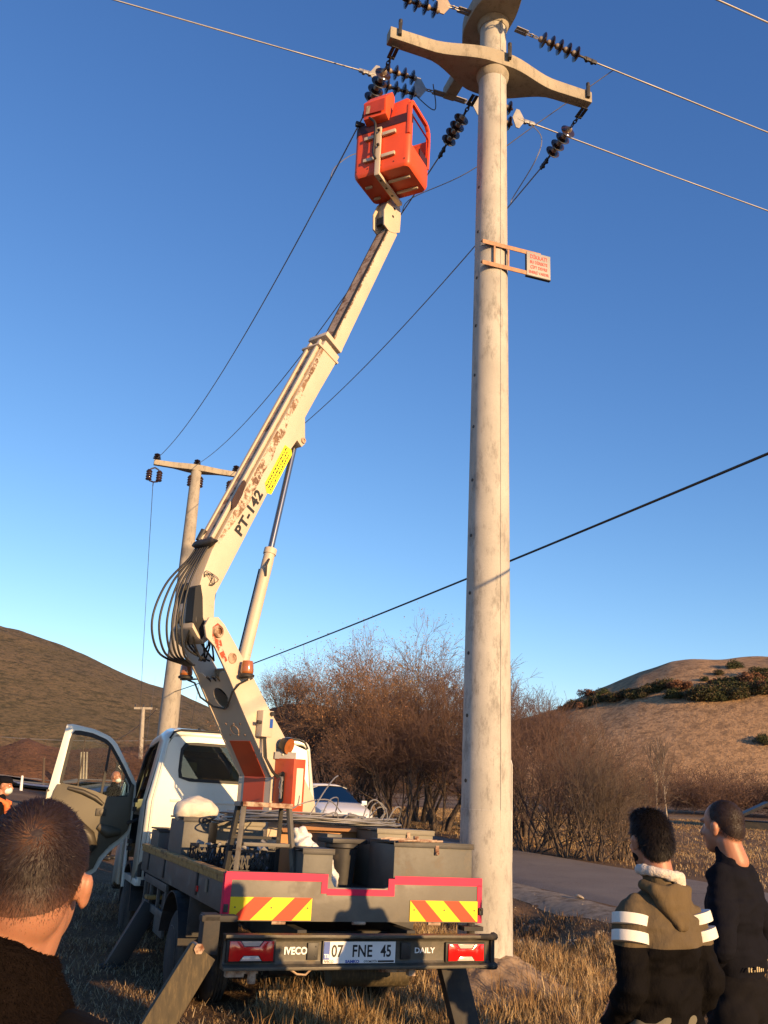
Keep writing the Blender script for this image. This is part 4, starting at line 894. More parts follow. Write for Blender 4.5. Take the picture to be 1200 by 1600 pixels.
text('plate_characters', '07', .105, MT['ink'], NP, F_(-.275, .657), .0008, 'LEFT', .80, .002)
text('plate_characters', 'FNE', .105, MT['ink'], NP, F_(-.125, .657), .0008, 'LEFT', .80, .002, 1.05)
text('plate_characters', '45', .105, MT['ink'], NP, F_(.088, .657), .0008, 'LEFT', .78, .002)
text('plate_country', 'TR', .034, MT['white'], NP, F_(-.308, .650, -.2305), .0005, 'CENTER', .9, .001)
text('dealer_lettering', 'IVECO', .022, MT['ink'], NP, F_(-.325, .6200), .0005, 'LEFT', 1.1, .0006)
text('dealer_lettering', 'SAMKO', .024, MT['blue'], NP, F_(-.17, .6195), .0005, 'LEFT', 1.25, .0012)
text('dealer_lettering', 'OTOMOTİV', .018, MT['ink'], NP, F_(-.035, .6210), .0005, 'LEFT', 1.0, .0004)
mb = MB(); mb.box((.13, -.2285, .6275), (.12, .002, .012)); mb.build('dealer_bar', MT['ink'], NP)
mb = MB()
for x in (-.95, -.86, -.80): mb.cyl((x, -.2, .56), (x, -.2, .585), .03, n=10)
mb.box((-.93, -.2, .565), (.12, .05, .05)); mb.cyl((-.81, -.2, .50), (-.81, -.2, .57), .028, n=10); mb.tube([(-.55, -.2, .58), (-.5, -.2, .55), (-.44, -.2, .545), (-.40, -.2, .58)], .007, 5); mb.build('bumper_fittings', MT['boomrust'], BP)
# outriggers
for nm, top_, bot, wd, th, mt in (('outrigger', (-1.165, -.26, .70), (-1.62, -.42, -.02), .19, .07, 'wood'), ('outrigger', (.79, .12, .60), (1.02, .05, -.18), .20, .09, 'chassis'), ('outrigger', (-.97, 3.25, .62), (-1.27, 3.2, .06), .17, .11, 'black'), ('outrigger', (.93, 3.25, .66), (1.38, 3.15, -.15), .22, .11, 'chassis')):
    mb = MB(); a, b = Vector(top_), Vector(bot); mb.bar(a, b, wd, th, (0, 1, 0)); O_ = mb.build(nm, MT[mt], TK, bevel=.008)
    mb = MB(); mb.bar(a + Vector((.0, .0, .0)) + (a - b).normalized() * .0 + Vector((0, .07, 0)), a.lerp(b, .85) + Vector((0, .07, 0)), wd * .5, .05, (0, 1, 0)); mb.build('inner_leg', MT['chassis'], O_)
    mb = MB(); mb.cyl(b + Vector((0, 0, -.01)), b + Vector((0, 0, .03)), .13, n=16); mb.build('foot', MT['chassis'], O_)
mb = MB(); mb.box((-1.11, -.14, .79), (.11, .14, .24)); mb.box((-1.06, -.16, .885), (.24, .10, .04)); mb.build('outrigger_mount', MT['chassis'], TK, bevel=.008)
mb = MB(); mb.cyl((-1.20, -.30, .72), (-1.20, -.12, .72), .022, n=12); mb.cyl((-1.20, -.315, .72), (-1.20, -.30, .72), .034, n=6); mb.build('hinge_pin', MT['boomrust'], TK, smooth=40)
mb = MB(); mb.box((-.93, 3.27, .69), (.20, .14, .035)); mb.build('outrigger_cap', MT['rustyellow'], TK, bevel=.006)
mb = MB(); mb.box((.90, -.02, .815), (.16, .1, .03)); mb.cyl((.90, -.02, .70), (.90, -.02, .85), .03, n=10); mb.build('outrigger_mount', MT['chassis'], TK)
# mudguards, flaps, side frame
for s_ in (-1, 1):
    mb = MB(); n = 14
    for k in range(n):
        a0, a1 = R(15 + 150 * k / n), R(15 + 150 * (k + 1) / n); q = lambda a, r: (1.85 + r * math.cos(a), .37 + r * math.sin(a))
        p0, p1 = q(a0, .50), q(a1, .50); mb.bar((s_ * .80, p0[0], p0[1]), (s_ * .80, p1[0], p1[1]), .44, .012, (0, 0, 1) if abs(math.cos(a0)) < .9 else (0, 1, 0))
    mb.build('mudguard', MT['chassis'], TK)
    mb = MB(); mb.box((s_ * .78, 1.22, .76), (.42, .012, .34)); mb.build('mudflap', MT['darkmetal'], TK, bevel=.004)
    mb = MB()
    for z in (.60, .84): mb.box((s_ * .97, 3.1, z), (.03, 1.35, .07))
    for v in (2.46, 2.9, 3.35, 3.76): mb.box((s_ * .965, v, .72), (.03, .05, .30))
    mb.box((s_ * .95, 2.75, .50), (.03, .5, .18)); mb.build('side_guard', MT['grey'], TK, bevel=.004)
    mb = MB(); mb.box((s_ * .72, 3.72, .78), (.42, .5, .36)); mb.build('side_locker', MT['darkmetal'], TK, bevel=.008)
# ---- cab: ring sections (half-width scale, bottom, top) lofted along v
def ring(hw, zb, zt, tumble=.90, rr=.12, n=5):
    pts = [(-hw, zb), (-hw * 1.0, zb + (zt - zb) * .45)]; tx = hw * tumble
    for k in range(n + 1): a = R(180 - 90 * k / n); pts.append((-tx + rr + rr * math.cos(a), zt - rr + rr * math.sin(a) * 1.0))
    pts += [(-p[0], p[1]) for p in pts[::-1]]; return pts
secs = [(4.20, .955, .98, 2.34, .885, .10), (4.23, .985, .95, 2.395, .885, .13), (4.6, 1.0, .72, 2.44, .88, .15), (5.45, 1.0, .72, 2.40, .87, .15), (5.75, 1.0, .60, 2.28, .86, .15), (6.1, .99, .60, 1.95, .86, .15), (6.4, .97, .60, 1.62, .92, .12), (6.95, .93, .50, 1.45, .92, .12), (7.12, .84, .45, 1.25, .92, .1)]
mb = MB(); vs = []; fs = []; rings = [ring(a[1], a[2], a[3], a[4], a[5]) for a in secs]; m = len(rings[0])
for sct, rg_ in zip(secs, rings): vs += [(p[0], sct[0], p[1]) for p in rg_]
for j in range(len(secs) - 1):
    for k in range(m - 1):
        left_door = (j in (2,)) and k in (0, 1); door_top = j == 3 and k == 1
        if left_door or (j == 3 and k in (0, 1)): continue
        if j in (4, 5) and 3 <= k <= m - 5: continue           # windscreen opening
        if j == 2 and k in (m - 3,) : continue                 # right window opening
        fs.append((j * m + k, j * m + k + 1, (j + 1) * m + k + 1, (j + 1) * m + k))
mb.add(vs, fs); CAB = mb.build('cab', MT['cab'], TK, smooth=50)
so_ = CAB.modifiers.new('shell', 'SOLIDIFY'); so_.thickness = .03; so_.offset = 0
# rear wall with its window hole
N_ = 48; wall = [(p[0], p[1]) for p in rings[0]]; win = rrect(-.09, 2.055, 1.18, .40, .07, 5); cw = (-.09, 2.03)
mb = MB(); mb.holed(radial(wall, cw, N_), radial(win, cw, N_), (0, 4.195, 0), (1, 0, 0), (0, 0, 1), (0, .03, 0)); RW = mb.build('rear_wall', MT['cab'], CAB)
mb = MB(); w2 = rrect(-.09, 2.055, 1.22, .44, .085, 5); mb.holed(radial(w2, cw, N_), radial(rrect(-.09, 2.055, 1.155, .375, .06, 5), cw, N_), (0, 4.186, 0), (1, 0, 0), (0, 0, 1), (0, .012, 0)); mb.build('window_seal', MT['seal'], CAB)
mb = MB(); mb.prism(win, (0, 4.20, 0), (1, 0, 0), (0, 0, 1), (0, .006, 0)); mb.build('rear_window', MT['glass'], CAB)
for z, hh in ((1.62, .03), (1.20, .025)): mb = MB(); mb.box((0, 4.193, z), (1.5, .018, hh)); mb.build('pressed_rib', MT['cab'], CAB, bevel=.008)
for s_ in (-1, 1): mb = MB(); mb.tube([(s_ * .94, 4.185, 1.05), (s_ * .945, 4.185, 1.6), (s_ * .85, 4.185, 2.28)], .012, 6); mb.build('corner_bead', MT['cab'], CAB, smooth=50)
mb = MB(); mb.tube([(-.84, 4.19, 2.30), (-.80, 4.19, 2.375), (-.72, 4.19, 2.405), (0, 4.19, 2.42), (.72, 4.19, 2.405), (.80, 4.19, 2.375), (.84, 4.19, 2.30)], .012, 6); mb.build('roof_gutter', MT['seal'], CAB, smooth=50)
mb = MB(); mb.cyl((-.45, 4.5, 2.43), (-.45, 4.5, 2.47), .02, n=8); mb.build('aerial_stub', MT['black'], CAB)
mb = MB(); mb.add([(p[0] * .99, v, p[1] - .01) for v, rg_ in ((5.74, rings[4]), (6.12, rings[5]), (6.41, rings[6])) for p in rg_[3:m - 3]], [(j * (m - 6) + k, j * (m - 6) + k + 1, (j + 1) * (m - 6) + k + 1, (j + 1) * (m - 6) + k) for j in range(2) for k in range(m - 7)]); mb.build('windscreen', MT['clearglass'], CAB)
mb = MB(); mb.box((0, 5.3, .74), (1.9, 2.1, .06)); mb.box((0, 6.1, 1.25), (1.85, .35, .35)); mb.build('cab_floor', MT['interior'], CAB)
for u in (-.55, .1, .55): mb = MB(); mb.box((u, 4.75, 1.15), (.44, .48, .16)); mb.box((u, 4.52, 1.55), (.42, .12, .70)); mb.box((u, 4.50, 1.98), (.24, .09, .17)); mb.build('seat', MT['interior'], CAB, bevel=.03)
mb = MB(); c = Vector((-.55, 5.65, 1.50)); mb.tube([c + Vector((.19 * math.cos(q), .10 * math.sin(q), .17 * math.sin(q))) for q in np.linspace(0, 6.283, 25)[:-1]], .014, 6, closed=True); mb.cyl(c, c + Vector((0, .25, -.25)), .03, n=8); mb.build('steering_wheel', MT['black'], CAB, smooth=50)
# door opening frame, sill, pillar, wheel arch, on the left
mb = MB(); mb.tube([(-.975, 4.27, .80), (-.985, 4.27, 1.6), (-.865, 4.30, 2.24), (-.84, 4.42, 2.33), (-.84, 5.35, 2.31), (-.88, 5.62, 2.15), (-.955, 5.74, 1.65), (-.965, 5.70, 1.0), (-.965, 5.5, .82)], .028, 6); mb.build('door_seal', MT['seal'], CAB, smooth=50)
mb = MB(); mb.prism([(5.42, .60), (5.52, .60), (5.62, 1.0), (5.68, 1.62), (5.56, 1.62), (5.50, 1.05)], (-1.005, 0, 0), (0, 1, 0), (0, 0, 1), (.03, 0, 0)); mb.build('door_pillar', MT['cab'], CAB, bevel=.005)
mb = MB(); mb.box((-.93, 4.75, .74), (.16, .95, .07)); mb.box((-.955, 4.32, .85), (.06, .12, .24)); mb.build('door_sill', MT['cab'], CAB, bevel=.01)
mb = MB(); mb.prism([(5.14 - .52 * math.cos(R(a)), .42 + .50 * math.sin(R(a))) for a in range(0, 181, 12)] + [(5.14 + .46 * math.cos(R(a)), .42 + .46 * math.sin(R(a))) for a in range(0, 181, 12)], (-.99, 0, 0), (0, 1, 0), (0, 0, 1), (.25, 0, 0)); mb.build('wheel_arch', MT['black'], CAB)
for s_ in (-1, 1): mb = MB(); mb.box((s_ * .62, 7.08, .95), (.36, .12, .2)); mb.build('headlight', MT['headlight'], CAB, bevel=.03)
mb = MB(); mb.box((0, 7.1, .88), (.7, .08, .26)); mb.build('grille', MT['black'], CAB, bevel=.02); mb = MB(); mb.box((0, 7.14, .56), (1.85, .16, .26)); mb.build('front_bumper', MT['black'], CAB, bevel=.05)
# right door and its glass (closed)
mb = MB(); mb.add([(.997, 4.62, 1.72), (.997, 5.43, 1.72), (.875, 5.40, 2.25), (.875, 4.62, 2.28)], [(0, 1, 2, 3)]); mb.build('right_window', MT['glass'], CAB)
mb = MB(); mb.box((1.12, 5.65, 1.72), (.16, .10, .34)); mb.bar((1.0, 5.65, 1.66), (1.10, 5.65, 1.62), .04, .04); mb.build('wing_mirror', MT['black'], CAB, bevel=.03)
# ---- open left door
VD = 5.40
dout = [(-1.93, 2.455), (-1.86, 2.46), (-1.60, 2.42), (-1.40, 2.35), (-1.30, 2.27), (-1.16, 2.06), (-1.0, 1.815), (-.985, 1.70), (-.985, 1.32), (-.99, 1.22), (-1.06, 1.11), (-1.17, 1.03), (-1.27, .90), (-1.33, .76), (-1.33, .685), (-1.40, .685), (-1.44, .72), (-1.90, .74), (-2.02, .80), (-2.06, 1.0), (-2.055, 1.5), (-2.02, 1.70)]
dwin = [(-1.80, 2.365), (-1.60, 2.34), (-1.43, 2.28), (-1.36, 2.22), (-1.20, 2.0), (-1.06, 1.78), (-1.05, 1.64), (-1.29, 1.615), (-1.50, 1.68), (-1.70, 1.72), (-1.885, 1.745), (-1.885, 1.82), (-1.845, 2.30)]
DO = (0, VD, 0); mb = MB(); c = (-1.52, 1.86); mb.holed(radial(dout, c, 72), radial(dwin, c, 72), DO, (1, 0, 0), (0, 0, 1), (0, .07, 0)); DR = mb.build('door', MT['cab'], TK, bevel=.006)
fr_in = [(c[0] + (p[0] - c[0]) * .96, c[1] + (p[1] - c[1]) * .95) for p in radial(dwin, c, 72)]
mb = MB(); mb.holed([(c[0] + (p[0] - c[0]) * 1.06, c[1] + (p[1] - c[1]) * 1.06) for p in radial(dwin, c, 72)], fr_in, (0, VD - .008, 0), (1, 0, 0), (0, 0, 1), (0, .03, 0)); mb.build('window_seal', MT['seal'], DR)
mb = MB(); mb.prism(dwin, (0, VD + .03, 0), (1, 0, 0), (0, 0, 1), (0, .005, 0)); mb.build('door_window', MT['clearglass'], DR)
mb = MB(); mb.bar((-1.375, VD - .006, 2.25), (-1.40, VD - .006, 1.64), .028, .03, (0, 1, 0)); mb.build('window_divider', MT['seal'], DR)
trim = [(-1.895, 1.74), (-1.88, 1.755), (-1.7, 1.73), (-1.5, 1.69), (-1.29, 1.625), (-1.08, 1.64), (-1.05, 1.80), (-1.02, 1.78), (-1.01, 1.33), (-1.03, 1.24), (-1.12, 1.14), (-1.22, 1.06), (-1.32, .93), (-1.37, .80), (-1.45, .755), (-1.88, .78), (-1.97, .86), (-2.0, 1.1), (-1.99, 1.5), (-1.96, 1.66), (-1.93, 1.74)]
mb = MB(); mb.prism(trim, (0, VD - .03, 0), (1, 0, 0), (0, 0, 1), (0, .028, 0)); mb.build('inner_trim', MT['trim'], DR, bevel=.008)
mb = MB(); mb.tube([(-1.80, VD - .035, 1.70), (-1.62, VD - .045, 1.665), (-1.46, VD - .045, 1.60), (-1.36, VD - .04, 1.53)], [.02, .03, .03, .02], 10); mb.build('grab_handle', MT['trim2'], DR, smooth=50)
mb = MB(); mb.tube([(-1.84, VD - .03, 1.30), (-1.62, VD - .06, 1.28), (-1.48, VD - .07, 1.16), (-1.42, VD - .05, 1.06), (-1.46, VD - .03, .95)], [.05, .07, .08, .06, .03], 12); mb.build('armrest', MT['trim2'], DR, smooth=60)
mb = MB(); mb.prism([(-1.88, 1.28), (-1.60, 1.27), (-1.50, 1.15), (-1.48, .98), (-1.86, .93)], (0, VD - .045, 0), (1, 0, 0), (0, 0, 1), (0, .012, 0)); mb.build('door_pocket', MT['trim2'], DR, bevel=.005)
mb = MB(); mb.tube([(-1.38, VD - .035, 1.28), (-1.26, VD - .05, 1.22), (-1.12, VD - .03, 1.22)], [.04, .075, .04], 12); mb.build('door_pull', MT['trim'], DR, smooth=60)
mb = MB(); mb.box((-1.375, VD - .04, 1.44), (.12, .02, .085)); mb.cyl((-1.37, VD - .055, 1.44), (-1.37, VD - .045, 1.44), .03, n=14); mb.build('inner_handle', MT['trim2'], DR, bevel=.006)
mb = MB(); mb.prism([(-1.155, 1.615), (-1.06, 1.62), (-1.035, 1.66), (-1.06, 1.96), (-1.09, 1.96), (-1.12, 1.88)], (0, VD + .17, 0), (1, 0, 0), (0, 0, 1), (0, .06, 0)); mb.bar((-1.05, VD + .06, 1.66), (-1.09, VD + .2, 1.66), .03, .05); WMi = mb.build('wing_mirror', MT['black'], DR, bevel=.01)
m_, t_, b_ = new_mat('mirror_glass'); b_.inputs['Metallic'].default_value = 1; b_.inputs['Roughness'].default_value = .03; b_.inputs['Base Color'].default_value = (.85, .9, .92, 1)
mb = MB(); mb.prism([(-1.147, 1.65), (-1.06, 1.65), (-1.045, 1.68), (-1.066, 1.94), (-1.088, 1.94), (-1.112, 1.87)], (0, VD + .168, 0), (1, 0, 0), (0, .0, 1), (0, -.003, 0)); mb.build('mirror_glass', m_, WMi)
mb = MB()
for z in (1.60, 1.50, 1.12, 1.04): mb.box((-.975, VD + .03, z), (.05, .10, .05))
mb.tube([(-1.0, VD - .01, 1.35), (-1.04, VD - .06, 1.33), (-.98, VD - .12, 1.36), (-.94, VD - .1, 1.38)], .018, 6); mb.build('door_hinge', MT['darkmetal'], DR)
mb = MB(); mb.box((-2.035, VD + .01, 1.62), (.012, .06, .10)); mb.cyl((-2.02, VD - .004, 1.66), (-2.02, VD + .01, 1.66), .014, n=8); mb.build('latch', MT['black'], DR)

# ---- turret column, boom and bucket, in the boom plane: t along the boom, off sideways
PH = R(40); DB = Vector((math.sin(PH), math.cos(PH), 0)); NB = Vector((math.cos(PH), -math.sin(PH), 0)); B0 = Vector((-1.1355, 9.6679, 0))
def bw(t, z, off=0): return TI @ (B0 + DB * t + NB * off + Vector((0, 0, z)))
def bpoly(mb, pts, o0, o1, mi=0):
    a = [bw(p[0], p[1], o0) for p in pts]; b = [bw(p[0], p[1], o1) for p in pts]; n = len(pts)
    return mb.add(a + b, [list(range(n))[::-1], list(range(n, 2 * n))] + [(i, (i + 1) % n, n + (i + 1) % n, n + i) for i in range(n)], mi)
tm = TI.to_3x3()
# column: two side plates with ears, back plate with a round hole, front plate
side = [(-.13, 1.10), (-.13, 1.80), (-.60, 2.43), (-.815, 2.735), (-1.04, 3.02), (-1.15, 3.09), (-1.185, 3.20), (-1.14, 3.29), (-1.03, 3.31), (-.94, 3.25), (-.60, 2.89), (-.225, 2.46), (-.03, 2.26), (.23, 1.95), (.53, 1.58), (.62, 1.10)]
COLm = None
for o0, o1 in ((.225, .25), (-.25, -.225)):
    mb = MB(); bpoly(mb, side, o0, o1); o = mb.build('column_side_plate', MT['boom'], TK, bevel=.004)
    if o0 > 0: COLr = o
e1 = Vector((-.13, 1.80)); e2 = Vector((-.86, 2.80)); du = (e2 - e1); Lb = du.length; du /= Lb; nn = Vector((du.y, -du.x))
oB = bw(e1.x, e1.y, 0); Xb = (tm @ NB).normalized(); Yb = (tm @ (DB * du.x + Vector((0, 0, du.y)))).normalized(); Zb = (tm @ (DB * -nn.x * -1 + Vector((0, 0, nn.y)))).normalized()
outr = [(-.225, 0), (.225, 0), (.225, Lb), (.16, Lb - .02), (.08, Lb - .12), (0, Lb - .16), (-.08, Lb - .12), (-.16, Lb - .02), (-.225, Lb)]
hole = [(.0 + .10 * math.cos(a), .93 + .12 * math.sin(a)) for a in np.linspace(0, 6.283, 41)[:-1]]
hc = (0, .93); out2 = radial([(-.225, 0), (.225, 0), (.225, Lb), (.13, Lb - .02), (.09, Lb - .09), (-.09, Lb - .09), (-.13, Lb - .02), (-.225, Lb)], hc, 56)
mb = MB(); mb.holed(out2, radial(hole, hc, 56), oB, Xb, Yb, Zb * .012); CB = mb.build('column_back_plate', MT['boom'], TK)
mb = MB(); bpoly(mb, [(-.13, 1.10), (-.13, 1.80), (-.118, 1.80), (-.118, 1.10)], -.225, .225); mb.build('column_base_plate', MT['boom'], TK)
mb = MB(); bpoly(mb, [(-.60, 2.87), (.21, 1.94), (.51, 1.57), (.60, 1.10), (.585, 1.10), (.495, 1.565), (.195, 1.93), (-.615, 2.86)], -.225, .225); mb.build('column_front_plate', MT['boom'], TK)
# orange panel on the back, bent at the knee
mb = MB(); mb.add([oB + Xb * x + Yb * y - Zb * .006 for x, y in ((-.155, .0), (.155, .0), (.155, .43), (-.155, .43))] + [oB + Xb * x + Yb * y - Zb * .002 for x, y in ((-.155, .0), (.155, .0), (.155, .43), (-.155, .43))], [(0, 1, 2, 3), (4, 7, 6, 5), (0, 4, 5, 1), (1, 5, 6, 2), (2, 6, 7, 3), (3, 7, 4, 0)]); bpoly(mb, [(-.137, 1.12), (-.137, 1.80), (-.133, 1.80), (-.133, 1.12)], -.155, .155); mb.build('orange_panel', MT['orange'], CB)
mb = MB()
for x in (-.10, .02, .12):
    for y in (.50, .63): mb.cyl(oB + Xb * x + Yb * y - Zb * .008, oB + Xb * x + Yb * y, .010, n=8)
mb.tube([oB + Xb * (.055 * math.cos(a)) + Yb * (.56 + .055 * math.sin(a)) - Zb * .004 for a in np.linspace(0, 6.283, 21)[:-1]], .004, 4, closed=True); mb.build('bolt_heads', MT['boomrust'], CB)
def disc_on_side(t, z, r, r2, mat, name, parent, off=.25, h=.012, sx=1.0):
    c = bw(t, z, off - .002); ax = (tm @ NB).normalized(); mb = MB(); mb.lathe(c, c + ax, [(0, r), (h * .8, r), (h, r * .92), (h, r2), (h * .3, r2)], 20, 0, cap=False); mb.lathe(c, c + ax, [(0, r2), (h * .35, r2), (h * .36, 0.001)], 20, 0, cap=False); return mb.build(name, MT[mat], parent, smooth=40)
disc_on_side(-1.02, 3.165, .062, .038, 'boomrust', 'pivot_pin', COLr, h=.03); disc_on_side(-.80, 2.93, .055, .046, 'boomrust', 'oval_opening', COLr)
disc_on_side(-.36, 2.42, .028, .018, 'darkmetal', 'bolt', COLr); disc_on_side(-.22, 2.27, .045, .02, 'boom', 'bolt', COLr)
m_, t_, b_ = new_mat('rust_red_stain'); b_.inputs['Base Color'].default_value = (.42, .07, .03, 1); b_.inputs['Roughness'].default_value = .7
co_ = coords(t_); a_ = nd(t_, 'ShaderNodeBsdfTransparent'); mx_ = nd(t_, 'ShaderNodeMixShader'); t_.links.new(noise_fac(t_, co_, 16, 6, .42, .6), mx_.inputs[0]); t_.links.new(a_.outputs[0], mx_.inputs[1]); t_.links.new(b_.outputs[0], mx_.inputs[2]); t_.links.new(mx_.outputs[0], t_.nodes['Material Output'].inputs[0])
mb = MB(); bpoly(mb, [(-1.09, 3.20), (-1.03, 3.25), (-.97, 3.22), (-.98, 3.12), (-.93, 3.0), (-.86, 2.90), (-.90, 2.87), (-1.0, 2.99), (-1.08, 3.08)], .2515, .2525); mb.build('rust_stain', m_, COLr)
# inner struts seen through the back hole
mb = MB()
for o_ in (-.06, .02, .08): mb.tube([bw(-.85, 2.75, o_), bw(-.45, 2.52, o_ + .03), bw(-.2, 2.1, o_)], .012, 5)
mb.build('inner_hoses', MT['cable'], TK)
mb = MB(); c0, c1 = TI @ (B0 + Vector((0, 0, 0)) + DB * .23), None
mb.cyl(bw(.25, 1.0), bw(.25, 1.14), .46, n=28); mb.cyl(bw(.25, .8), bw(.25, 1.0), .40, n=28); mb.build('turntable', MT['boom'], TK, bevel=.01)
# small orange valve box on the right of the column
def obox(mb, t0, t1, z0, z1, o0, o1, mi=0): return bpoly(mb, [(t0, z0), (t1, z0), (t1, z1), (t0, z1)], o0, o1, mi)
mb = MB(); obox(mb, -.10, .07, 1.40, 1.99, .256, .53); VB = mb.build('valve_box', MT['orange'], TK, bevel=.008)
mb = MB(); sl_ = [(.30 + .35 * .1 * math.cos(a) + 0, 1.72 + .15 * math.sin(a)) for a in np.linspace(0, 6.28, 25)[:-1]]
ax1 = (tm @ NB).normalized(); ax2 = (tm @ Vector((0, 0, 1))).normalized(); axd = (tm @ DB).normalized()
slot = [(.032 * math.cos(a), (.12 if math.sin(a) > 0 else -.12) + .032 * math.sin(a)) for a in np.linspace(0, 6.283, 25)[:-1]]
mb.prism(slot, bw(-.10, 1.71, .385) - axd * .010, ax1, ax2, axd * .004); mb.build('slot_opening', MT['ink'], VB)
mb = MB(); rr_ = random.Random(3)
for k in range(7):
    q = [bw(-.10, 1.60 + .035 * j, .385 + rr_.uniform(-.022, .022)) - axd * (.018 + .01 * rr_.random()) for j in range(7)]; mb.tube(q, .006, 5)
mb.build('hose_bundle', MT['galv'], VB, smooth=50)
mb = MB(); bpoly(mb, [(-.06, 1.54), (.035, 1.54), (.035, 1.90), (-.06, 1.90)], .532, .536); mb.build('cream_label', MT['cream'], VB)
# control box with cable, work lamp, beacons
mb = MB(); obox(mb, -.41, -.26, 2.19, 2.45, .262, .35); CX = mb.build('control_box', MT['boom'], TK, bevel=.008)
for zz, tt, r_, mt in ((2.42, -.30, .022, 'darkmetal'), (2.33, -.415, .018, 'darkmetal')):
    mb = MB(); c = bw(tt, zz, .33); d_ = (-axd if tt < -.3 else ax1); mb.cyl(c, c + d_ * .05, r_, n=12); mb.build('knob', MT[mt], CX, smooth=40)
mb = MB(); bpoly(mb, [(-.31, 2.28), (-.27, 2.28), (-.27, 2.37), (-.31, 2.37)], .352, .355); mb.build('switch_plate', MT['blue'], CX)
mb = MB(); mb.tube([bw(-.34, 2.19, .31), bw(-.33, 2.0, .33), bw(-.24, 1.86, .36), bw(-.16, 1.80, .36), bw(-.08, 1.86, .36), bw(-.02, 1.97, .36), bw(-.03, 2.06, .34)], .011, 6); mb.tube([bw(-.32, 2.19, .31), bw(-.30, 1.98, .33), bw(-.20, 1.84, .36), bw(-.10, 1.80, .36), bw(-.06, 1.90, .33)], .009, 6); mb.build('control_cable', MT['cable'], CX, smooth=50)
mb = MB(); c = bw(-.05, 2.13, .32); dl = (tm @ (Vector((.78, -.45, -.25)))).normalized(); mb.lathe(c - dl * .05, c + dl, [(0, .035), (.02, .062), (.10, .085), (.115, .085)], 18, 0); WL = mb.build('work_lamp', MT['black'], TK, smooth=40)
mb = MB(); mb.cyl(c + dl * .064, c + dl * .068, .080, n=18); mb.build('lamp_glass', MT['amber'], WL)
mb = MB(); mb.bar(bw(-.13, 2.02, .27), bw(.03, 2.02, .42), .012, .07, ax2); mb.bar(bw(-.07, 2.02, .32), bw(-.06, 2.15, .32), .05, .015); mb.build('lamp_bracket', MT['galv'], WL)
for s_, tt, zz, o_ in ((1, -.66, 2.755, .33), (-1, -.83, 2.745, -.42)):
    pass; c = bw(tt, zz, o_); mb = MB(); u_ = ax2; mb.lathe(c, c + u_, [(0, .075), (.02, .08), (.03, .065), (.035, .06)], 18); BC = mb.build('beacon', MT['darkmetal'], TK, smooth=40)
    mb = MB(); mb.lathe(c + u_ * .035, c + u_ * 1, [(0, .062), (.02, .066), (.09, .060), (.125, .052), (.13, .02)], 18); mb.build('amber_lens', MT['amber'], BC, smooth=40)
    mb = MB(); mb.bar(bw(tt, zz - .01, s_ * .23), bw(tt, zz - .01, o_ + s_ * .06), .05, .012, ax2); mb.build('beacon_bracket', MT['darkmetal'], BC)
mb = MB(); mb.tube([bw(-.66, 2.73, .36), bw(-.72, 2.68, .30), bw(-.75, 2.60, .24), bw(-.68, 2.50, .12), bw(-.63, 2.45, 0), bw(-.66, 2.47, -.14), bw(-.74, 2.56, -.26), bw(-.80, 2.70, -.30), bw(-.83, 2.73, -.38)], .010, 6)
mb.tube([bw(-.52, 2.76, .27), bw(-.60, 2.68, .15), bw(-.66, 2.60, .05)], .007, 5); mb.build('beacon_cable', MT['cable'], TK, smooth=50)
# boom stage one
q1 = [(-1.17, 3.10), (-1.245, 3.18), (-1.25, 3.42), (-1.19, 3.72), (-1.10, 4.00), (-.63, 5.00), (-.18, 5.92), (.335, 7.01), (.60, 6.89), (.28, 6.28), (.08, 5.88), (.115, 5.56), (.06, 5.50), (-.02, 5.56), (-.145, 5.36), (-.56, 4.48), (-1.0, 3.55), (-.985, 3.30), (-1.02, 3.10), (-1.08, 3.04)]
mb = MB(); bpoly(mb, q1, -.135, .135); BM = mb.build('boom_base', MT['boom'], TK, bevel=.012)
# rusty channel running up the top face and wrapping the upper side
mb = MB(); ch = [(-1.07, 4.12), (.30, 6.95), (.275, 6.965), (-1.095, 4.13)]; bpoly(mb, ch, -.10, .10); mb.build('top_channel', MT['boomrust'], BM)
for o_ in (-.075, .09): mb = MB(); bpoly(mb, [(-1.07, 4.13), (.30, 6.99), (.265, 7.005), (-1.105, 4.145)], o_ - .02, o_ + .02); mb.build('channel_rail', MT['boom'], BM, bevel=.004)
m_, t_, b_ = new_mat('rust_streaks'); co_ = coords(t_); 
cc = mixc(t_, noise_fac(t_, co_, 5, 6, .35, .65), (.34, .21, .125), (.13, .06, .035)); t_.links.new(cc, b_.inputs['Base Color']); b_.inputs['Roughness'].default_value = .8
a_ = nd(t_, 'ShaderNodeBsdfTransparent'); mx_ = nd(t_, 'ShaderNodeMixShader'); t_.links.new(noise_fac(t_, co_, 8, 10, .48, .62, .8), mx_.inputs[0]); t_.links.new(a_.outputs[0], mx_.inputs[1]); t_.links.new(b_.outputs[0], mx_.inputs[2]); t_.links.new(mx_.outputs[0], t_.nodes['Material Output'].inputs[0])
def along(z): return -1.10 + (z - 4.0) * (1.435 / 3.01)
mb = MB(); st_ = []
up_ = [(along(z) + .005, z) for z in np.linspace(4.1, 6.9, 16)]; lo_ = [(along(z) + w_, z - .02) for z, w_ in zip(np.linspace(6.9, 4.1, 16), [.03, .05, .06, .05, .07, .08, .07, .12, .10, .13, .11, .12, .13, .10, .06, .03])]
bpoly(mb, up_ + lo_, .1362, .1368); mb.build('rust_streak', m_, BM)
mb = MB(); bpoly(mb, [(-.90 + x, 4.48 + z) for x, z in ((0, 0), (.06, .05), (.13, .20), (.17, .35), (.13, .38), (.06, .26), (.0, .12))], .1370, .1376); mb.build('burn_mark', MT['ink'] if False else M('dark_grease', (.05, .02, .012), .6, dark=.5, scale=20), BM)
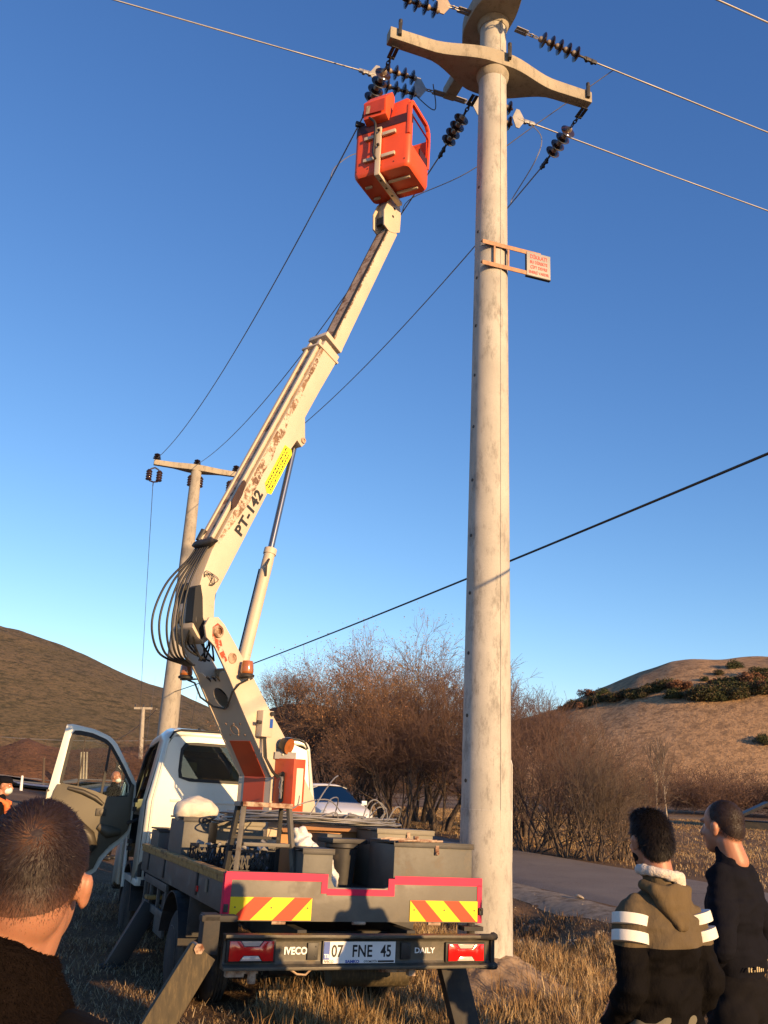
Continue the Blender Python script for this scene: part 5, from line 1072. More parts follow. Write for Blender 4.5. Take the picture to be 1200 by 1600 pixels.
bd = Vector((1.435, 3.01)).normalized()                                     # boom direction in (t, z)
TB = (tm @ (DB * bd.x + Vector((0, 0, bd.y)))).normalized(); TU = (tm @ (DB * -bd.y + Vector((0, 0, bd.x)))).normalized()
text('lettering', 'PT-142', .155, MT['ink'], BM, basis(bw(-.74, 4.22, .1372), TB, TU, ax1), .0008, 'LEFT', 1.25, .006, 1.08)
mb = MB(); o = bw(-.36, 4.80, .138); mb.prism([(0, .0), (.62, .0), (.66, .04), (.64, .14), (.05, .14), (-.03, .06)], o, TB, TU, ax1 * .003); SK = mb.build('yellow_sticker', MT['stickeryellow'], BM)
mb = MB(); rr_ = random.Random(8)
for row in range(3):
    x = .03
    while x < .58: w_ = rr_.uniform(.012, .05); mb.prism([(x, .028 + row * .036), (x + w_, .028 + row * .036), (x + w_, .044 + row * .036), (x, .044 + row * .036)], o + ax1 * .003, TB, TU, ax1 * .001); x += w_ + .014
mb.build('sticker_print', MT['ink'], SK)
# head collar, second stage, tip
mb = MB(); bpoly(mb, [(.31, 7.07), (.60, 6.94), (.63, 7.0), (.34, 7.13)], -.155, .155); bpoly(mb, [(.20, 6.90), (.56, 6.77), (.575, 6.80), (.215, 6.93)], -.15, .15); mb.build('boom_collar', MT['boom'], TK, bevel=.006)
q2 = [(.45, 6.98), (1.475, 9.25), (1.50, 9.31), (1.60, 9.33), (1.665, 9.27), (.675, 7.02)]
mb = MB(); bpoly(mb, q2, -.10, .10); B2m = mb.build('boom_extension', MT['boom'], TK, bevel=.008)
mb = MB()
for o_ in (.055, .085): mb.tube([bw(.455 + 1.02 * t, 7.02 + 2.25 * t, o_) for t in np.linspace(0, 1, 9)], .010, 6)
mb.tube([bw(.455 + 1.02 * t, 7.02 + 2.25 * t, -.095) for t in np.linspace(0, 1, 9)], .014, 6)
mb.build('boom_hoses', MT['cable'], B2m)
mb = MB(); bpoly(mb, [(.46, 7.03), (1.465, 9.25), (1.458, 9.253), (.453, 7.033)], -.085, .05); mb.build('rusty_face', MT['boomrust'], B2m)
mb = MB(); bpoly(mb, [(.49, 7.08), (1.46, 9.22), (1.475, 9.22), (.515, 7.08)], .101, .103); mb.build('rust_streak', m_, B2m)
# lift cylinder
mb = MB(); mb.cyl(bw(-.52, 2.52), bw(-.18, 4.20), .062, n=18); mb.cyl(bw(-.185, 4.17), bw(-.172, 4.235), .072, n=18); mb.cyl(bw(-.47, 2.75, .0), bw(-.20, 4.1, .0) , .064, n=18); LC = mb.build('lift_cylinder', MT['boom'], TK, smooth=40)
mb = MB(); mb.cyl(bw(-.18, 4.2), bw(.075, 5.60), .036, n=16); mb.build('piston_rod', MT['chrome'], LC, smooth=40)
mb = MB(); mb.tube([bw(-.24, 4.1, .06), bw(-.29, 4.02, .08), bw(-.27, 3.9, .06)], .012, 6); mb.tube([bw(-.25, 4.0, -.075), bw(-.45, 3.0, -.075)], .008, 5); mb.build('hydraulic_pipe', MT['darkmetal'], LC, smooth=50)
disc_on_side(.07, 5.585, .035, .02, 'boomrust', 'pivot_pin', BM, off=.137, h=.02)
# lower boom housing: dark opening, hoses looping out behind
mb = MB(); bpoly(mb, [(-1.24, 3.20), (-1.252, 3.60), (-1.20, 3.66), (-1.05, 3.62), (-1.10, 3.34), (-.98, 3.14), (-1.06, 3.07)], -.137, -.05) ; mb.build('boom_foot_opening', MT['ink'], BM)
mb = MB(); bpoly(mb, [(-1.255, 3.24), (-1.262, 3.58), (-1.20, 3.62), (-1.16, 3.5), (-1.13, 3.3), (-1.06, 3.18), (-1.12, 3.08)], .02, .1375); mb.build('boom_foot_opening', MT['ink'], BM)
def smooth_path(pts, k=8):
    pts = [Vector(p) for p in pts]; out = []
    for i in range(len(pts) - 1):
        p0 = pts[max(i - 1, 0)]; p1 = pts[i]; p2_ = pts[i + 1]; p3 = pts[min(i + 2, len(pts) - 1)]
        for q in range(k): t = q / k; out.append(.5 * ((2 * p1) + (p2_ - p0) * t + (2 * p0 - 5 * p1 + 4 * p2_ - p3) * t * t + (3 * p1 - p0 - 3 * p2_ + p3) * t ** 3))
    return out + [pts[-1]]
for o_, out in ((-.11, .40), (-.06, .31), (-.02, .20), (.02, .14), (.06, .10), (.10, .04)):
    mb = MB(); mb.tube(smooth_path([bw(-1.09, 4.10, o_), bw(-1.19, 3.92, o_), bw(-1.30 - out * .35, 3.60, o_), bw(-1.33 - out * .55, 3.22, o_), bw(-1.25 - out * .40, 2.93, o_ - .03), bw(-1.06 - out * .06, 2.86, o_ * .6 - .12), bw(-.95, 2.86, o_ * .3 - .18)]), .0115, 7); mb.build('hydraulic_hose', MT['cable'], TK, smooth=60)
mb = MB(); rr_ = random.Random(4)
for k in range(9): mb.tube(smooth_path([bw(-1.15 + rr_.uniform(-.08, .06), 3.5, rr_.uniform(-.1, .12)), bw(-1.18 + rr_.uniform(-.1, .05), 3.25 + rr_.uniform(-.05, .05), rr_.uniform(-.1, .14)), bw(-1.08 + rr_.uniform(-.1, .1), 3.05 + rr_.uniform(-.05, .1), rr_.uniform(-.1, .14)), bw(-.96 + rr_.uniform(-.05, .1), 2.9, rr_.uniform(-.1, .1))], 5), .010, 5)
mb.build('hose_tangle', MT['cable'], TK, smooth=60)
mb = MB(); mb.lathe(bw(-1.12, 4.08, -.17), bw(-1.12, 4.08, .30), [(0, .01), (.05, .035), (.10, .045), (.30, .045), (.34, .03), (.40, .01)], 12); mb.cyl(bw(-1.10, 4.13, -.10), bw(-1.06, 4.25, -.08), .035, n=10); mb.build('hose_clamp', MT['darkmetal'], TK, smooth=40)
mb = MB(); rr_ = random.Random(4)
for k in range(4): mb.tube(smooth_path([bw(-1.17, 3.70, .137), bw(-1.13 + rr_.uniform(-.04, .06), 3.76 + rr_.uniform(-.03, .06), .16), bw(-1.06 + rr_.uniform(-.04, .08), 3.68 + rr_.uniform(-.05, .05), .15), bw(-1.1, 3.63, .137)], 4), .004, 4)
mb.build('tie_wire', MT['darkmetal'], BM)

# bucket: own heading
PB = R(27); BX = Vector((math.cos(PB), -math.sin(PB), 0)); BY = Vector((math.sin(PB), math.cos(PB), 0)); BO = Vector((-.11, 10.44, 9.76)); bx, by, bz_ = [(tm @ q).normalized() for q in (BX, BY, Vector((0, 0, 1)))]
def kw(x, y, z): return TI @ (BO + BX * x + BY * y + Vector((0, 0, z)))
def rprism(mb, w, d, z0, z1, r, taper=1.0, cx=0, cy=0, t=None, n=5, open_=False):
    lo = rrect(cx, cy, w * taper, d * taper, r, n); hi = rrect(cx, cy, w, d, r, n); k = len(lo)
    vs = [kw(p[0], p[1], z0) for p in lo] + [kw(p[0], p[1], z1) for p in hi]; fs = [(i, (i + 1) % k, k + (i + 1) % k, k + i) for i in range(k)]
    if not open_: fs += [list(range(k))[::-1], list(range(k, 2 * k))]
    return mb.add(vs, fs)
bw_, bd_ = .86, .66
# tub: stacked rounded sections, walls with thickness, side opening on the right above knee height
levels = [(0, .93), (.03, .98), (.07, 1.0), (.35, 1.0), (.70, 1.0), (.84, 1.0)]
mb = MB(); n = 6; rings_ = []; 
for z, s_ in levels: rings_.append([(p[0], p[1], z) for p in rrect(0, 0, bw_ * s_, bd_ * s_, .07, n)])
inner = [[(p[0], p[1], z) for p in rrect(0, 0, bw_ - .05, bd_ - .05, .05, n)] for z in (.84, .35, .05)]
allr = rings_ + inner; k = len(allr[0]); vs = [kw(*p) for rg_ in allr for p in rg_]; fs = []
for j in range(len(allr) - 1):
    for i in range(k):
        a, b = allr[j][i], allr[j][(i + 1) % k]; right = a[0] > bw_ / 2 - .06 and b[0] > bw_ / 2 - .06 and abs(a[1] - b[1]) > .2
        if right and max(allr[j][i][2], allr[j + 1][i][2]) > .36 and j not in (5,): continue
        fs.append((j * k + i, j * k + (i + 1) % k, (j + 1) * k + (i + 1) % k, (j + 1) * k + i))
fs += [list(range(k))[::-1], list(range((len(allr) - 1) * k, len(allr) * k))]
mb.add(vs, fs); BK = mb.build('bucket', MT['bucket'], TK, bevel=0, smooth=35)
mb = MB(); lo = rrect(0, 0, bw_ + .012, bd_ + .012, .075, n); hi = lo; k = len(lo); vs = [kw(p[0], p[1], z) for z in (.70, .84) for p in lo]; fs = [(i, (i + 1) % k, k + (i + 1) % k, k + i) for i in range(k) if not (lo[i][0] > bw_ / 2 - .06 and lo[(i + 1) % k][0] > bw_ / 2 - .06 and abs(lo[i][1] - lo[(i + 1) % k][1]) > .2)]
mb.add(vs, fs); mb.build('shadow_band', MT['bucketdark'], BK, smooth=35)  # cast shadow below the rim, painted as a dark red strip round the tub
# raised back right panel and top hoop over the side opening
mb = MB(); y0 = -bd_ / 2
mb.add([kw(x, y, z) for x, z in ((.12, .845), (.40, .845), (.40, 1.06), (.36, 1.09), (.17, 1.07)) for y in (y0, y0 + .03)], [(0, 2, 4, 6, 8), (1, 9, 7, 5, 3), (0, 1, 3, 2), (2, 3, 5, 4), (4, 5, 7, 6), (6, 7, 9, 8), (8, 9, 1, 0)]); mb.build('raised_panel', MT['bucket'], BK, bevel=.006)
mb = MB(); hp = [kw(.40, y0 + .02, .50), kw(.405, y0 + .02, .98), kw(.405, y0 + .07, 1.06), kw(.41, .22, 1.05), kw(.412, .29, .98), kw(.412, .30, .80), kw(.405, .30, .36)]
for a, b in zip(hp[:-1], hp[1:]): mb.bar(a, b, .06, .05, bx)
mb.build('side_hoop', MT['bucket'], BK, bevel=.008)
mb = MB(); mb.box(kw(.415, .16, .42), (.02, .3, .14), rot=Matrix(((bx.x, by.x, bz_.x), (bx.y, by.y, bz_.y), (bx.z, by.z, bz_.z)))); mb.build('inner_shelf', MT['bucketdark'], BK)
# control hood on the rim
mb = MB(); y1 = y0 - .02
hd = [(y1 + .02, .80), (y1 - .09, .84), (y1 - .11, 1.10), (y1 + .08, 1.34), (y1 + .16, 1.30), (y1 + .16, .80)]
a = [kw(-.25, p[0], p[1]) for p in hd]; b = [kw(.10, p[0], p[1]) for p in hd]; nn_ = len(hd); mb.add(a + b, [list(range(nn_))[::-1], list(range(nn_, 2 * nn_))] + [(i, (i + 1) % nn_, nn_ + (i + 1) % nn_, nn_ + i) for i in range(nn_)]); CH = mb.build('control_hood', MT['bucket'], BK, bevel=.012)
mb = MB(); mb.add([kw(x, y1 - .122, z) for x, z in ((-.20, .90), (-.14, .89), (-.13, 1.02), (-.19, 1.03))], [(0, 1, 2, 3)]); mb.build('hood_plate', MT['boomrust'], CH)
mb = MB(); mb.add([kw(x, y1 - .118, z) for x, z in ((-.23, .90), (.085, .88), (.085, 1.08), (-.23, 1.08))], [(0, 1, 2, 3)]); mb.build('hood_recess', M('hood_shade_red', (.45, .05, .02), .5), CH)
mb = MB(); mb.box(kw(-.36, y0, .88), (.14, .05, .08)); mb.build('rim_pad', MT['cable'], BK, bevel=.015)
mb = MB()
for x in (-.38, -.2, .0, .2, .36):
    mb.cyl(kw(x, y0 - .006, .775), kw(x, y0 + .01, .775), .011, n=8); mb.cyl(kw(x, y0 - .006, .10), kw(x, y0 + .01, .10), .009, n=8)
mb.build('rivet', MT['darkmetal'], BK)
# yellowish J arm, straps, holes
mb = MB(); ya = y0 - .035
def kbar(a, b, w, h, u=None): mb.bar(kw(*a), kw(*b), w, h, bx if u is None else u)
kbar((-.03, ya, -.07), (-.03, ya, .70), .03, .075); kbar((-.03, ya - .012, -.055), (-.03, .37, -.055), .05, .075); J = mb.build('support_arm', MT['boom'], TK, bevel=.006)
mb = MB()
for p in ((-.03, ya + .12, 0), (-.03, ya + .30, 0), (-.03, ya + .48, .0)): mb.cyl(kw(p[0], p[1], -.085), kw(p[0], p[1], -.03), .018, n=10)
mb.build('arm_hole', MT['ink'], J)
for z in (.22, .58):
    for x0, x1 in ((-.26, -.05), (.02, .22)): mb = MB(); mb.bar(kw(x0, y0 - .022, z), kw(x1, y0 - .022, z), .035, .05, bz_); mb.build('mounting_strap', MT['boom'], J, bevel=.003)
for y in (-.10, .16):
    for xa, xb in ((-.34, -.24), (.02, .34)): mb = MB(); mb.bar(kw(xa, y, -.018), kw(xb, y, -.018), .03, .03); mb.build('floor_strap', MT['boom'], J, bevel=.003)
mb = MB(); mb.tube(smooth_path([kw(-.16, y0 - .10, .86), kw(-.07, y0 - .09, .74), kw(-.075, y0 - .075, .5), kw(-.08, y0 - .08, .28), kw(-.05, y0 - .07, .17)]), .018, 7)
for z in (.62, .38): mb.cyl(kw(-.03, y0 - .08, z), kw(0, y0 - .08, z), .02, n=8)
mb.build('bucket_hose', MT['cable'], TK, smooth=60)
# knuckle joining tip and arm
mb = MB(); e_ = kw(-.03, .36, -.04)
for o0, o1 in ((-.11, -.085), (.085, .11)): bpoly(mb, [(1.36, 9.27), (1.345, 9.50), (1.43, 9.70), (1.55, 9.86), (1.67, 9.86), (1.72, 9.60), (1.71, 9.33), (1.60, 9.26), (1.48, 9.22)], o0, o1)
bpoly(mb, [(1.44, 9.44), (1.45, 9.69), (1.56, 9.85), (1.66, 9.85), (1.69, 9.4)], -.085, .085); mb.build('boom_knuckle', MT['boom'], TK, bevel=.006)
mb = MB(); bpoly(mb, [(1.40, 9.34), (1.41, 9.46), (1.435, 9.47), (1.43, 9.33)], -.07, .07); mb.build('knuckle_recess', MT['ink'], TK)
mb = MB()
for t_k in (.25, .6, .85): q = bw(1.52, 9.40).lerp(bw(1.60, 9.80), t_k); mb.cyl(q - ax1 * .113, q + ax1 * .113, .022, n=10)
mb.build('knuckle_pin', MT['ink'], TK)
# ------------------------------------------------------------------ cargo on the bed (each a thing of its own, in the truck's tilt)
def cargo(name, u, v, w, rz=0, label=None, cat=None, group=None):
    e = empty(name, label=label, cat=cat, group=group); e.matrix_world = TM @ Matrix.Translation((u, v, w)) @ Matrix.Rotation(R(rz), 4, 'Z'); return e
FZ = 1.012
def steel_box(u0, u1, v0, v1, h, label, rz=0, lid=True, mat='box', lm='boxlight', w=FZ, hasp=True):
    e = cargo('steel_box', (u0 + u1) / 2, (v0 + v1) / 2, w, rz, label, 'box', 'grey steel boxes on the truck bed'); W_, D_2 = u1 - u0, v1 - v0
    mb = MB(); mb.box((0, 0, h / 2 - .01), (W_, D_2, h - .02)); mb.build('box_body', MT[mat], e, bevel=.006)
    if lid:
        mb = MB(); mb.box((0, 0, h - .002), (W_ + .02, D_2 + .02, .016)); mb.box((0, -D_2 / 2 - .009, h - .02), (W_ + .02, .004, .03)); mb.build('lid', MT[lm], e, bevel=.003)
    if hasp:
        mb = MB(); mb.box((.02, -D_2 / 2 - .012, h - .05), (.03, .012, .07)); mb.cyl((.02, -D_2 / 2 - .03, h - .07), (.02, -D_2 / 2 - .01, h - .07), .014, n=8); mb.build('hasp', MT['boomrust'], e, bevel=.002)
    return e
b1 = steel_box(.30, .965, .10, .62, .385, 'large grey steel box at the right rear corner of the bed', lm='darkmetal')
mb = MB()
for k in range(3): mb.tube([(-.32, -.3 + k * .18, .39), (-.25, -.32 + k * .2, .40), (-.05, -.26 + k * .16, .397), (.1, -.2 + k * .1, .40)], .008, 5)
mb.cyl((-.12, -.18, .385), (-.12, -.18, .43), .022, n=10); mb.build('rope_scraps', MT['boomrust'], b1)
steel_box(.42, .93, .75, 1.25, .46, 'khaki topped steel box just behind the large rear corner box', mat='boxlight', lm='boxlight')
steel_box(-.42, -.19, .10, .42, .31, 'small square grey box beside the step stool', lm='darkmetal', hasp=False)
steel_box(-.955, -.72, 2.05, 2.75, .46, 'tall plain grey box on the left edge of the bed under the white sack', lm='darkmetal', hasp=False)
steel_box(-.96, -.80, 3.35, 3.85, .32, 'small grey box at the front left corner of the bed next to the cab', lm='darkmetal', hasp=False)
steel_box(-.60, -.15, 2.25, 2.7, .44, 'khaki box behind the step stool in the middle of the bed', mat='boxlight', hasp=False)
steel_box(.02, .16, .95, 1.3, .42, 'narrow upright grey box in the middle of the bed', mat='box', rz=8, hasp=False, lid=False)
steel_box(.17, .36, 1.15, 1.5, .36, 'dark grey box leaning in the middle of the bed beside the narrow one', mat='grey', rz=-6, hasp=False, lid=False)
mb = MB(); rc = cargo('red_jerrycan', -.80, 3.05, FZ, 5, 'red container between the small front box and the tall grey box', 'container'); mb.box((0, 0, .12), (.10, .16, .24)); mb.build('body', MT['redlens'], rc, bevel=.02); mb = MB(); mb.cyl((0, .04, .24), (0, .04, .28), .022, n=10); mb.build('cap', MT['black'], rc)
for u, v, sx, sy, h, rz, lb in ((.20, 1.45, .62, .30, .47, 4, 'large open cardboard box under the wire coil'), (-.02, 1.55, .34, .30, .44, -14, 'tilted cardboard box behind the white plastic bag')):
    e = cargo('cardboard_box', u, v, FZ, rz, lb, 'cardboard box', 'cardboard boxes on the bed'); mb = MB(); mb.holed(rrect(0, 0, sx, sy, .006, 1), rrect(0, 0, sx - .01, sy - .01, .004, 1), (0, 0, 0), (1, 0, 0), (0, 1, 0), (0, 0, h)); mb.box((0, 0, .005), (sx, sy, .006)); mb.build('box_body', MT['card'], e)
    for s_ in (-1, 1): mb = MB(); mb.add([(-sx / 2, s_ * sy / 2, h), (sx / 2, s_ * sy / 2, h), (sx / 2 - .02, s_ * (sy / 2 + .10), h - .05), (-sx / 2 + .02, s_ * (sy / 2 + .10), h - .05)], [(0, 1, 2, 3)]); mb.build('flap', MT['card'], e)
# dark waste bag with arrow shaped flap
e = cargo('black_bin', .10, .72, FZ, 10, 'dark grey bin with an angular lid in the middle of the bed', 'bin'); mb = MB(); mb.lathe((0, 0, 0), (0, 0, 1), [(0, .095), (.30, .125), (.31, .14), (.34, .14)], 14); mb.build('bin_body', MT['darkmetal'], e, smooth=40)
mb = MB(); mb.box((0, 0, .36), (.32, .26, .035)); mb.box((.19, -.02, .355), (.09, .09, .03), rot=Matrix.Rotation(R(45), 3, 'Z')); mb.build('lid', MT['darkmetal'], e, bevel=.005)
# black crates with fittings
rr_ = random.Random(12)
def crate(u, v, w, rz, label):
    e = cargo('plastic_crate', u, v, w, rz, label, 'crate', 'black plastic crates on the bed'); W_, D2, h = .36, .28, .26
    mb = MB()
    for z in (.01, .10, .25): 
        for s_ in (-1, 1): mb.box((0, s_ * D2 / 2, z), (W_, .014, .02)); mb.box((s_ * W_ / 2, 0, z), (.014, D2, .02))
    for k in range(9):
        x = -W_ / 2 + W_ * k / 8
        for s_ in (-1, 1): mb.box((x, s_ * D2 / 2, h / 2), (.012, .012, h))
    for k in range(7):
        y = -D2 / 2 + D2 * k / 6
        for s_ in (-1, 1): mb.box((s_ * W_ / 2, y, h / 2), (.012, .012, h))
    for k in range(8):
        x = -W_ / 2 + W_ * k / 8
        mb.bar((x, -D2 / 2 - .003, .11), (x + W_ / 8, -D2 / 2 - .003, .24), .006, .008); mb.bar((x + W_ / 8, -D2 / 2 - .003, .11), (x, -D2 / 2 - .003, .24), .006, .008)
    mb.box((0, 0, .008), (W_, D2, .008)); mb.build('crate_body', MT['black'], e)
    mb = MB()
    for k in range(34):
        c = Vector((rr_.uniform(-.14, .14), rr_.uniform(-.11, .11), rr_.uniform(.04, .27))); d = Vector((rr_.uniform(-1, 1), rr_.uniform(-1, 1), rr_.uniform(-.4, .8))).normalized() * rr_.uniform(.02, .05)
        mb.cyl(c - d, c + d, rr_.uniform(.008, .022), n=7)
    tag(mb.build('metal_fittings', MT['galv'], e, smooth=40), kind='stuff')
crate(-.74, 1.62, FZ, 4, 'black crate of metal fittings left of the step stool'); crate(-.60, .92, FZ, -5, 'black crate of fittings seen through the step stool, lower one'); crate(-.50, 1.32, FZ + .02, 3, 'black crate of fittings seen through the step stool, behind the lower one')
# step stool
e = cargo('step_stool', -.66, .42, FZ, 4, 'dark steel step stool with a rusty top standing at the left rear of the bed', 'step stool')
mb = MB(); mb.box((0, .02, .60), (.40, .22, .035)); mb.build('top_board', MT['boomrust'], e, bevel=.006)
mt_ = M('stool_worn_paint', (.15, .135, .11), .6, dark=.6, scale=8, dirt=(.07, .05, .04))
for s_ in (-1, 1):
    mb = MB(); mb.bar((s_ * .235, -.17, 0), (s_ * .18, -.06, .585), .035, .035); mb.build('leg', mt_, e, bevel=.003)
    mb = MB(); mb.bar((s_ * .21, .20, 0), (s_ * .175, .10, .585), .035, .035); mb.build('leg', MT['chassis'], e, bevel=.003)
mb = MB(); mb.box((0, -.085, .32), (.36, .10, .025)); mb.build('step', mt_, e, bevel=.003); mb = MB(); mb.bar((-.2, .13, .36), (.2, .13, .36), .02, .02); mb.build('stretcher', MT['chassis'], e)

def blob(name, prims, voxel, mat, parent=None, smooth_it=4, wrinkle=0, wscale=6, seed=0, world=None):
    """prims: ('e', centre, radii, rot|None) or ('c', p0, p1, r0, r1); fused into one continuous surface"""
    bm = bmesh.new()
    for p in prims:
        if p[0] == 'e':
            r = bmesh.ops.create_icosphere(bm, subdivisions=4 if voxel < .012 else 3, radius=1.0); mt = Matrix.Translation(p[1]) @ (p[3].to_4x4() if len(p) > 3 and p[3] is not None else Matrix.Identity(4)) @ Matrix.Diagonal((*p[2], 1)); bmesh.ops.transform(bm, matrix=mt, verts=r['verts'])
        elif p[0] == 'c':
            a, b = Vector(p[1]), Vector(p[2]); x, y, z, L = frame_from(a, b); n = 18; 
            rings = []
            seq = [(a - z * p[3] * math.cos(q), p[3] * math.sin(q)) for q in np.linspace(.15, math.pi / 2, 6)] + [(b + z * p[4] * math.sin(q), p[4] * math.cos(q)) for q in np.linspace(0, math.pi / 2 - .15, 6)]
            for c, rad in seq: rings.append([bm.verts.new(c + (x * math.cos(2 * math.pi * k / n) + y * math.sin(2 * math.pi * k / n)) * rad) for k in range(n)])
            for i in range(len(rings) - 1):
                for k in range(n): bm.faces.new((rings[i][k], rings[i][(k + 1) % n], rings[i + 1][(k + 1) % n], rings[i + 1][k]))
            bm.faces.new(rings[0][::-1]); bm.faces.new(rings[-1])
    me = bpy.data.meshes.new(name); bmesh.ops.recalc_face_normals(bm, faces=bm.faces); bm.to_mesh(me); bm.free()
    o = bpy.data.objects.new(name, me); COL.objects.link(o)
    m = o.modifiers.new('r', 'REMESH'); m.mode = 'VOXEL'; m.voxel_size = voxel; m2 = o.modifiers.new('s', 'SMOOTH'); m2.iterations = smooth_it; m2.factor = .5
    bpy.context.view_layer.update(); me2 = bpy.data.meshes.new_from_object(o.evaluated_get(bpy.context.evaluated_depsgraph_get())); bpy.data.objects.remove(o)
    me2.name = name; me2.materials.clear(); n = len(me2.vertices)
    if wrinkle:
        v = np.empty(n * 3, np.float32); me2.vertices.foreach_get('co', v); v = v.reshape(-1, 3); nr = np.empty(n * 3, np.float32); me2.vertices.foreach_get('normal', nr); nr = nr.reshape(-1, 3)
        d = vn(v[:, 0] * 1.3 + v[:, 1] * .8 + seed, v[:, 2] * 1.0 + v[:, 0] * .6, .11, 1) + .6 * vn(v[:, 0] - v[:, 1] * 1.2 + seed * 2, v[:, 2] * 2.2 - v[:, 0] * 1.4, .10, 2) + .35 * vn(v[:, 0] + v[:, 1], v[:, 2] * 2.4, .05, 3)
        v += nr * (d * wrinkle)[:, None]; me2.vertices.foreach_set('co', v.ravel()); me2.update()
    smooth_mesh(me2); o = link(name, me2, mat, parent)
    return o
# white sack on the tall box, white plastic bag by the small box
e = cargo('white_sack', -.84, 2.40, FZ + .465, 0, 'bulging off white sack lying on the tall grey box against the cab', 'sack')
blob('sack_cloth', [('e', (.04, 0, .07), (.19, .17, .12)), ('e', (.14, .02, .05), (.13, .15, .09)), ('e', (-.06, .0, .05), (.11, .15, .11))], .014, MT['sack'], e, 5, .02, seed=3)
e = cargo('plastic_bag', -.10, .54, FZ, 0, 'crumpled white plastic bag draped between the small box and the bin', 'bag')
bag_pr = [('c', (-.25, .0, .42), (-.18, -.01, .31), .018, .07), ('e', (-.13, 0, .26), (.13, .05, .06)), ('c', (-.03, -.06, .24), (.03, -.12, .06), .055, .06), ('e', (.03, -.12, .02), (.07, .06, .04))]
for q in range(16): bag_pr.append(('e', (-.22 + .017 * q + rr_.uniform(-.03, .03), -.11 * q / 16 + rr_.uniform(-.03, .03), .40 - .023 * q + rr_.uniform(-.03, .03)), (rr_.uniform(.015, .05), rr_.uniform(.01, .04), rr_.uniform(.02, .06))))
ob_ = blob('bag_film', bag_pr, .009, MT['bag'], e, 1, .05, seed=9); ob_.data.polygons.foreach_set('use_smooth', [False] * len(ob_.data.polygons))
# big flat coil of aluminium conductor lying across the boxes, with loose ends
e = cargo('wire_coil', .12, 1.75, FZ + .475, 0, 'wide flat coil of aluminium wire lying on top of the boxes', 'wire coil')
for k in range(26):
    rx_ = rr_.uniform(.52, .86); ry_ = rr_.uniform(.45, .80); z = rr_.uniform(.0, .075); cx, cy = rr_.uniform(-.08, .08), rr_.uniform(-.1, .1); ph = rr_.uniform(0, 6)
    mb = MB(); mb.tube([(cx + rx_ * math.cos(a), cy + ry_ * math.sin(a), z + .018 * math.sin(2 * a + ph) - .03 * max(0, abs(rx_ * math.cos(a)) - .5)) for a in np.linspace(0, 6.283, 43)[:-1]], .0075, 5, closed=True); mb.build('wire_turn', MT['alu'], e, smooth=60)
for p in ([(-.15, -.5, .05), (-.02, -.45, .25), (.12, -.3, .38), (.2, -.2, .42)], [(.0, -.4, .06), (.10, -.3, .2), (.25, -.1, .22), (.3, .1, .08)], [(.35, -.5, .05), (.40, -.5, .19), (.50, -.45, .22), (.60, -.4, .12), (.55, -.4, .02)], [(.45, -.4, .05), (.48, -.4, .17), (.56, -.4, .20), (.63, -.4, .10), (.60, -.4, .0)], [(.55, -.6, .05), (.62, -.6, .16), (.72, -.5, .16), (.74, -.4, .05)], [(-.4, -.5, .05), (-.2, -.45, .16), (.05, -.4, .20), (.2, -.35, .10)], [(-.62, -.4, .03), (-.5, -.5, .08), (-.3, -.55, .12), (-.25, -.5, .22)], [(.5, -.3, .08), (.58, -.3, .16), (.66, -.3, .15), (.6, -.3, .06)], [(-.1, -.6, .04), (.05, -.62, .10), (.10, -.6, .02), (.2, -.6, .09), (.35, -.6, .05)]):
    mb = MB(); mb.tube(smooth_path(p, 6), .006, 5); mb.build('loose_end', MT['alu'], e, smooth=60)

# ------------------------------------------------------------------ the parked white car (front to the camera)
CX_, CY_ = at_px(545, 27.0) + .1, 27.0
CR = empty('parked_car', (CX_ - .40 * 0, CY_, float(gh(CX_, CY_)) + .12), (0, 0, R(23.5 + 180)), 'white hatchback car parked by the road behind the truck bed, nose towards the camera', 'car')
# local: +y = forward (nose), origin under the nose
st_ = [  # y, half width, z bottom, belt z, roof half width, roof z
    (0.0, .62, .42, .60, .55, .64), (-.10, .76, .28, .70, .66, .74), (-.45, .83, .24, .80, .72, .86), (-.95, .86, .24, .90, .76, .965), (-1.08, .86, .24, .92, .70, 1.0), (-1.75, .86, .24, .96, .56, 1.43), (-2.4, .86, .24, .97, .56, 1.49), (-3.1, .86, .26, .98, .54, 1.45), (-3.75, .83, .30, .98, .52, 1.10), (-3.95, .74, .36, .92, .5, .98)]
mb = MB(); vs = []; fs = []
def csec(y, hw, zb, zbelt, rw, zr): return [(-hw * .96, y, zb), (-hw, y, (zb + zbelt) / 2), (-hw * .97, y, zbelt), (-rw, y, zr - (zr - zbelt) * .12), (-rw * .7, y, zr), (0, y, zr + .012), (rw * .7, y, zr), (rw, y, zr - (zr - zbelt) * .12), (hw * .97, y, zbelt), (hw, y, (zb + zbelt) / 2), (hw * .96, y, zb)]
for s_ in st_: vs += csec(*s_)
for j in range(len(st_) - 1):
    for k in range(10):
        if j in (5, 6) and k in (2, 7): continue
        if j == 4 and k in (2, 3, 4, 5, 6, 7): continue
        if j == 7 and k in (3, 4, 5, 6): continue
        fs.append((j * 11 + k, j * 11 + k + 1, (j + 1) * 11 + k + 1, (j + 1) * 11 + k))
fs += [tuple(range(11))[::-1], tuple(range((len(st_) - 1) * 11, len(st_) * 11))]
mb.add(vs, fs); cb = mb.build('car_body', MT['carpaint'], CR, smooth=45); sm = cb.modifiers.new('shell', 'SOLIDIFY'); sm.thickness = .03
gl = MB()
for j, ks in ((4, range(2, 8)), (5, (2, 7)), (6, (2, 7)), (7, range(3, 7))):
    for k in ks: gl.add([Vector(vs[i]) * 1 + Vector((0, 0, -.012)) for i in (j * 11 + k, j * 11 + k + 1, (j + 1) * 11 + k + 1, (j + 1) * 11 + k)], [(0, 1, 2, 3)])
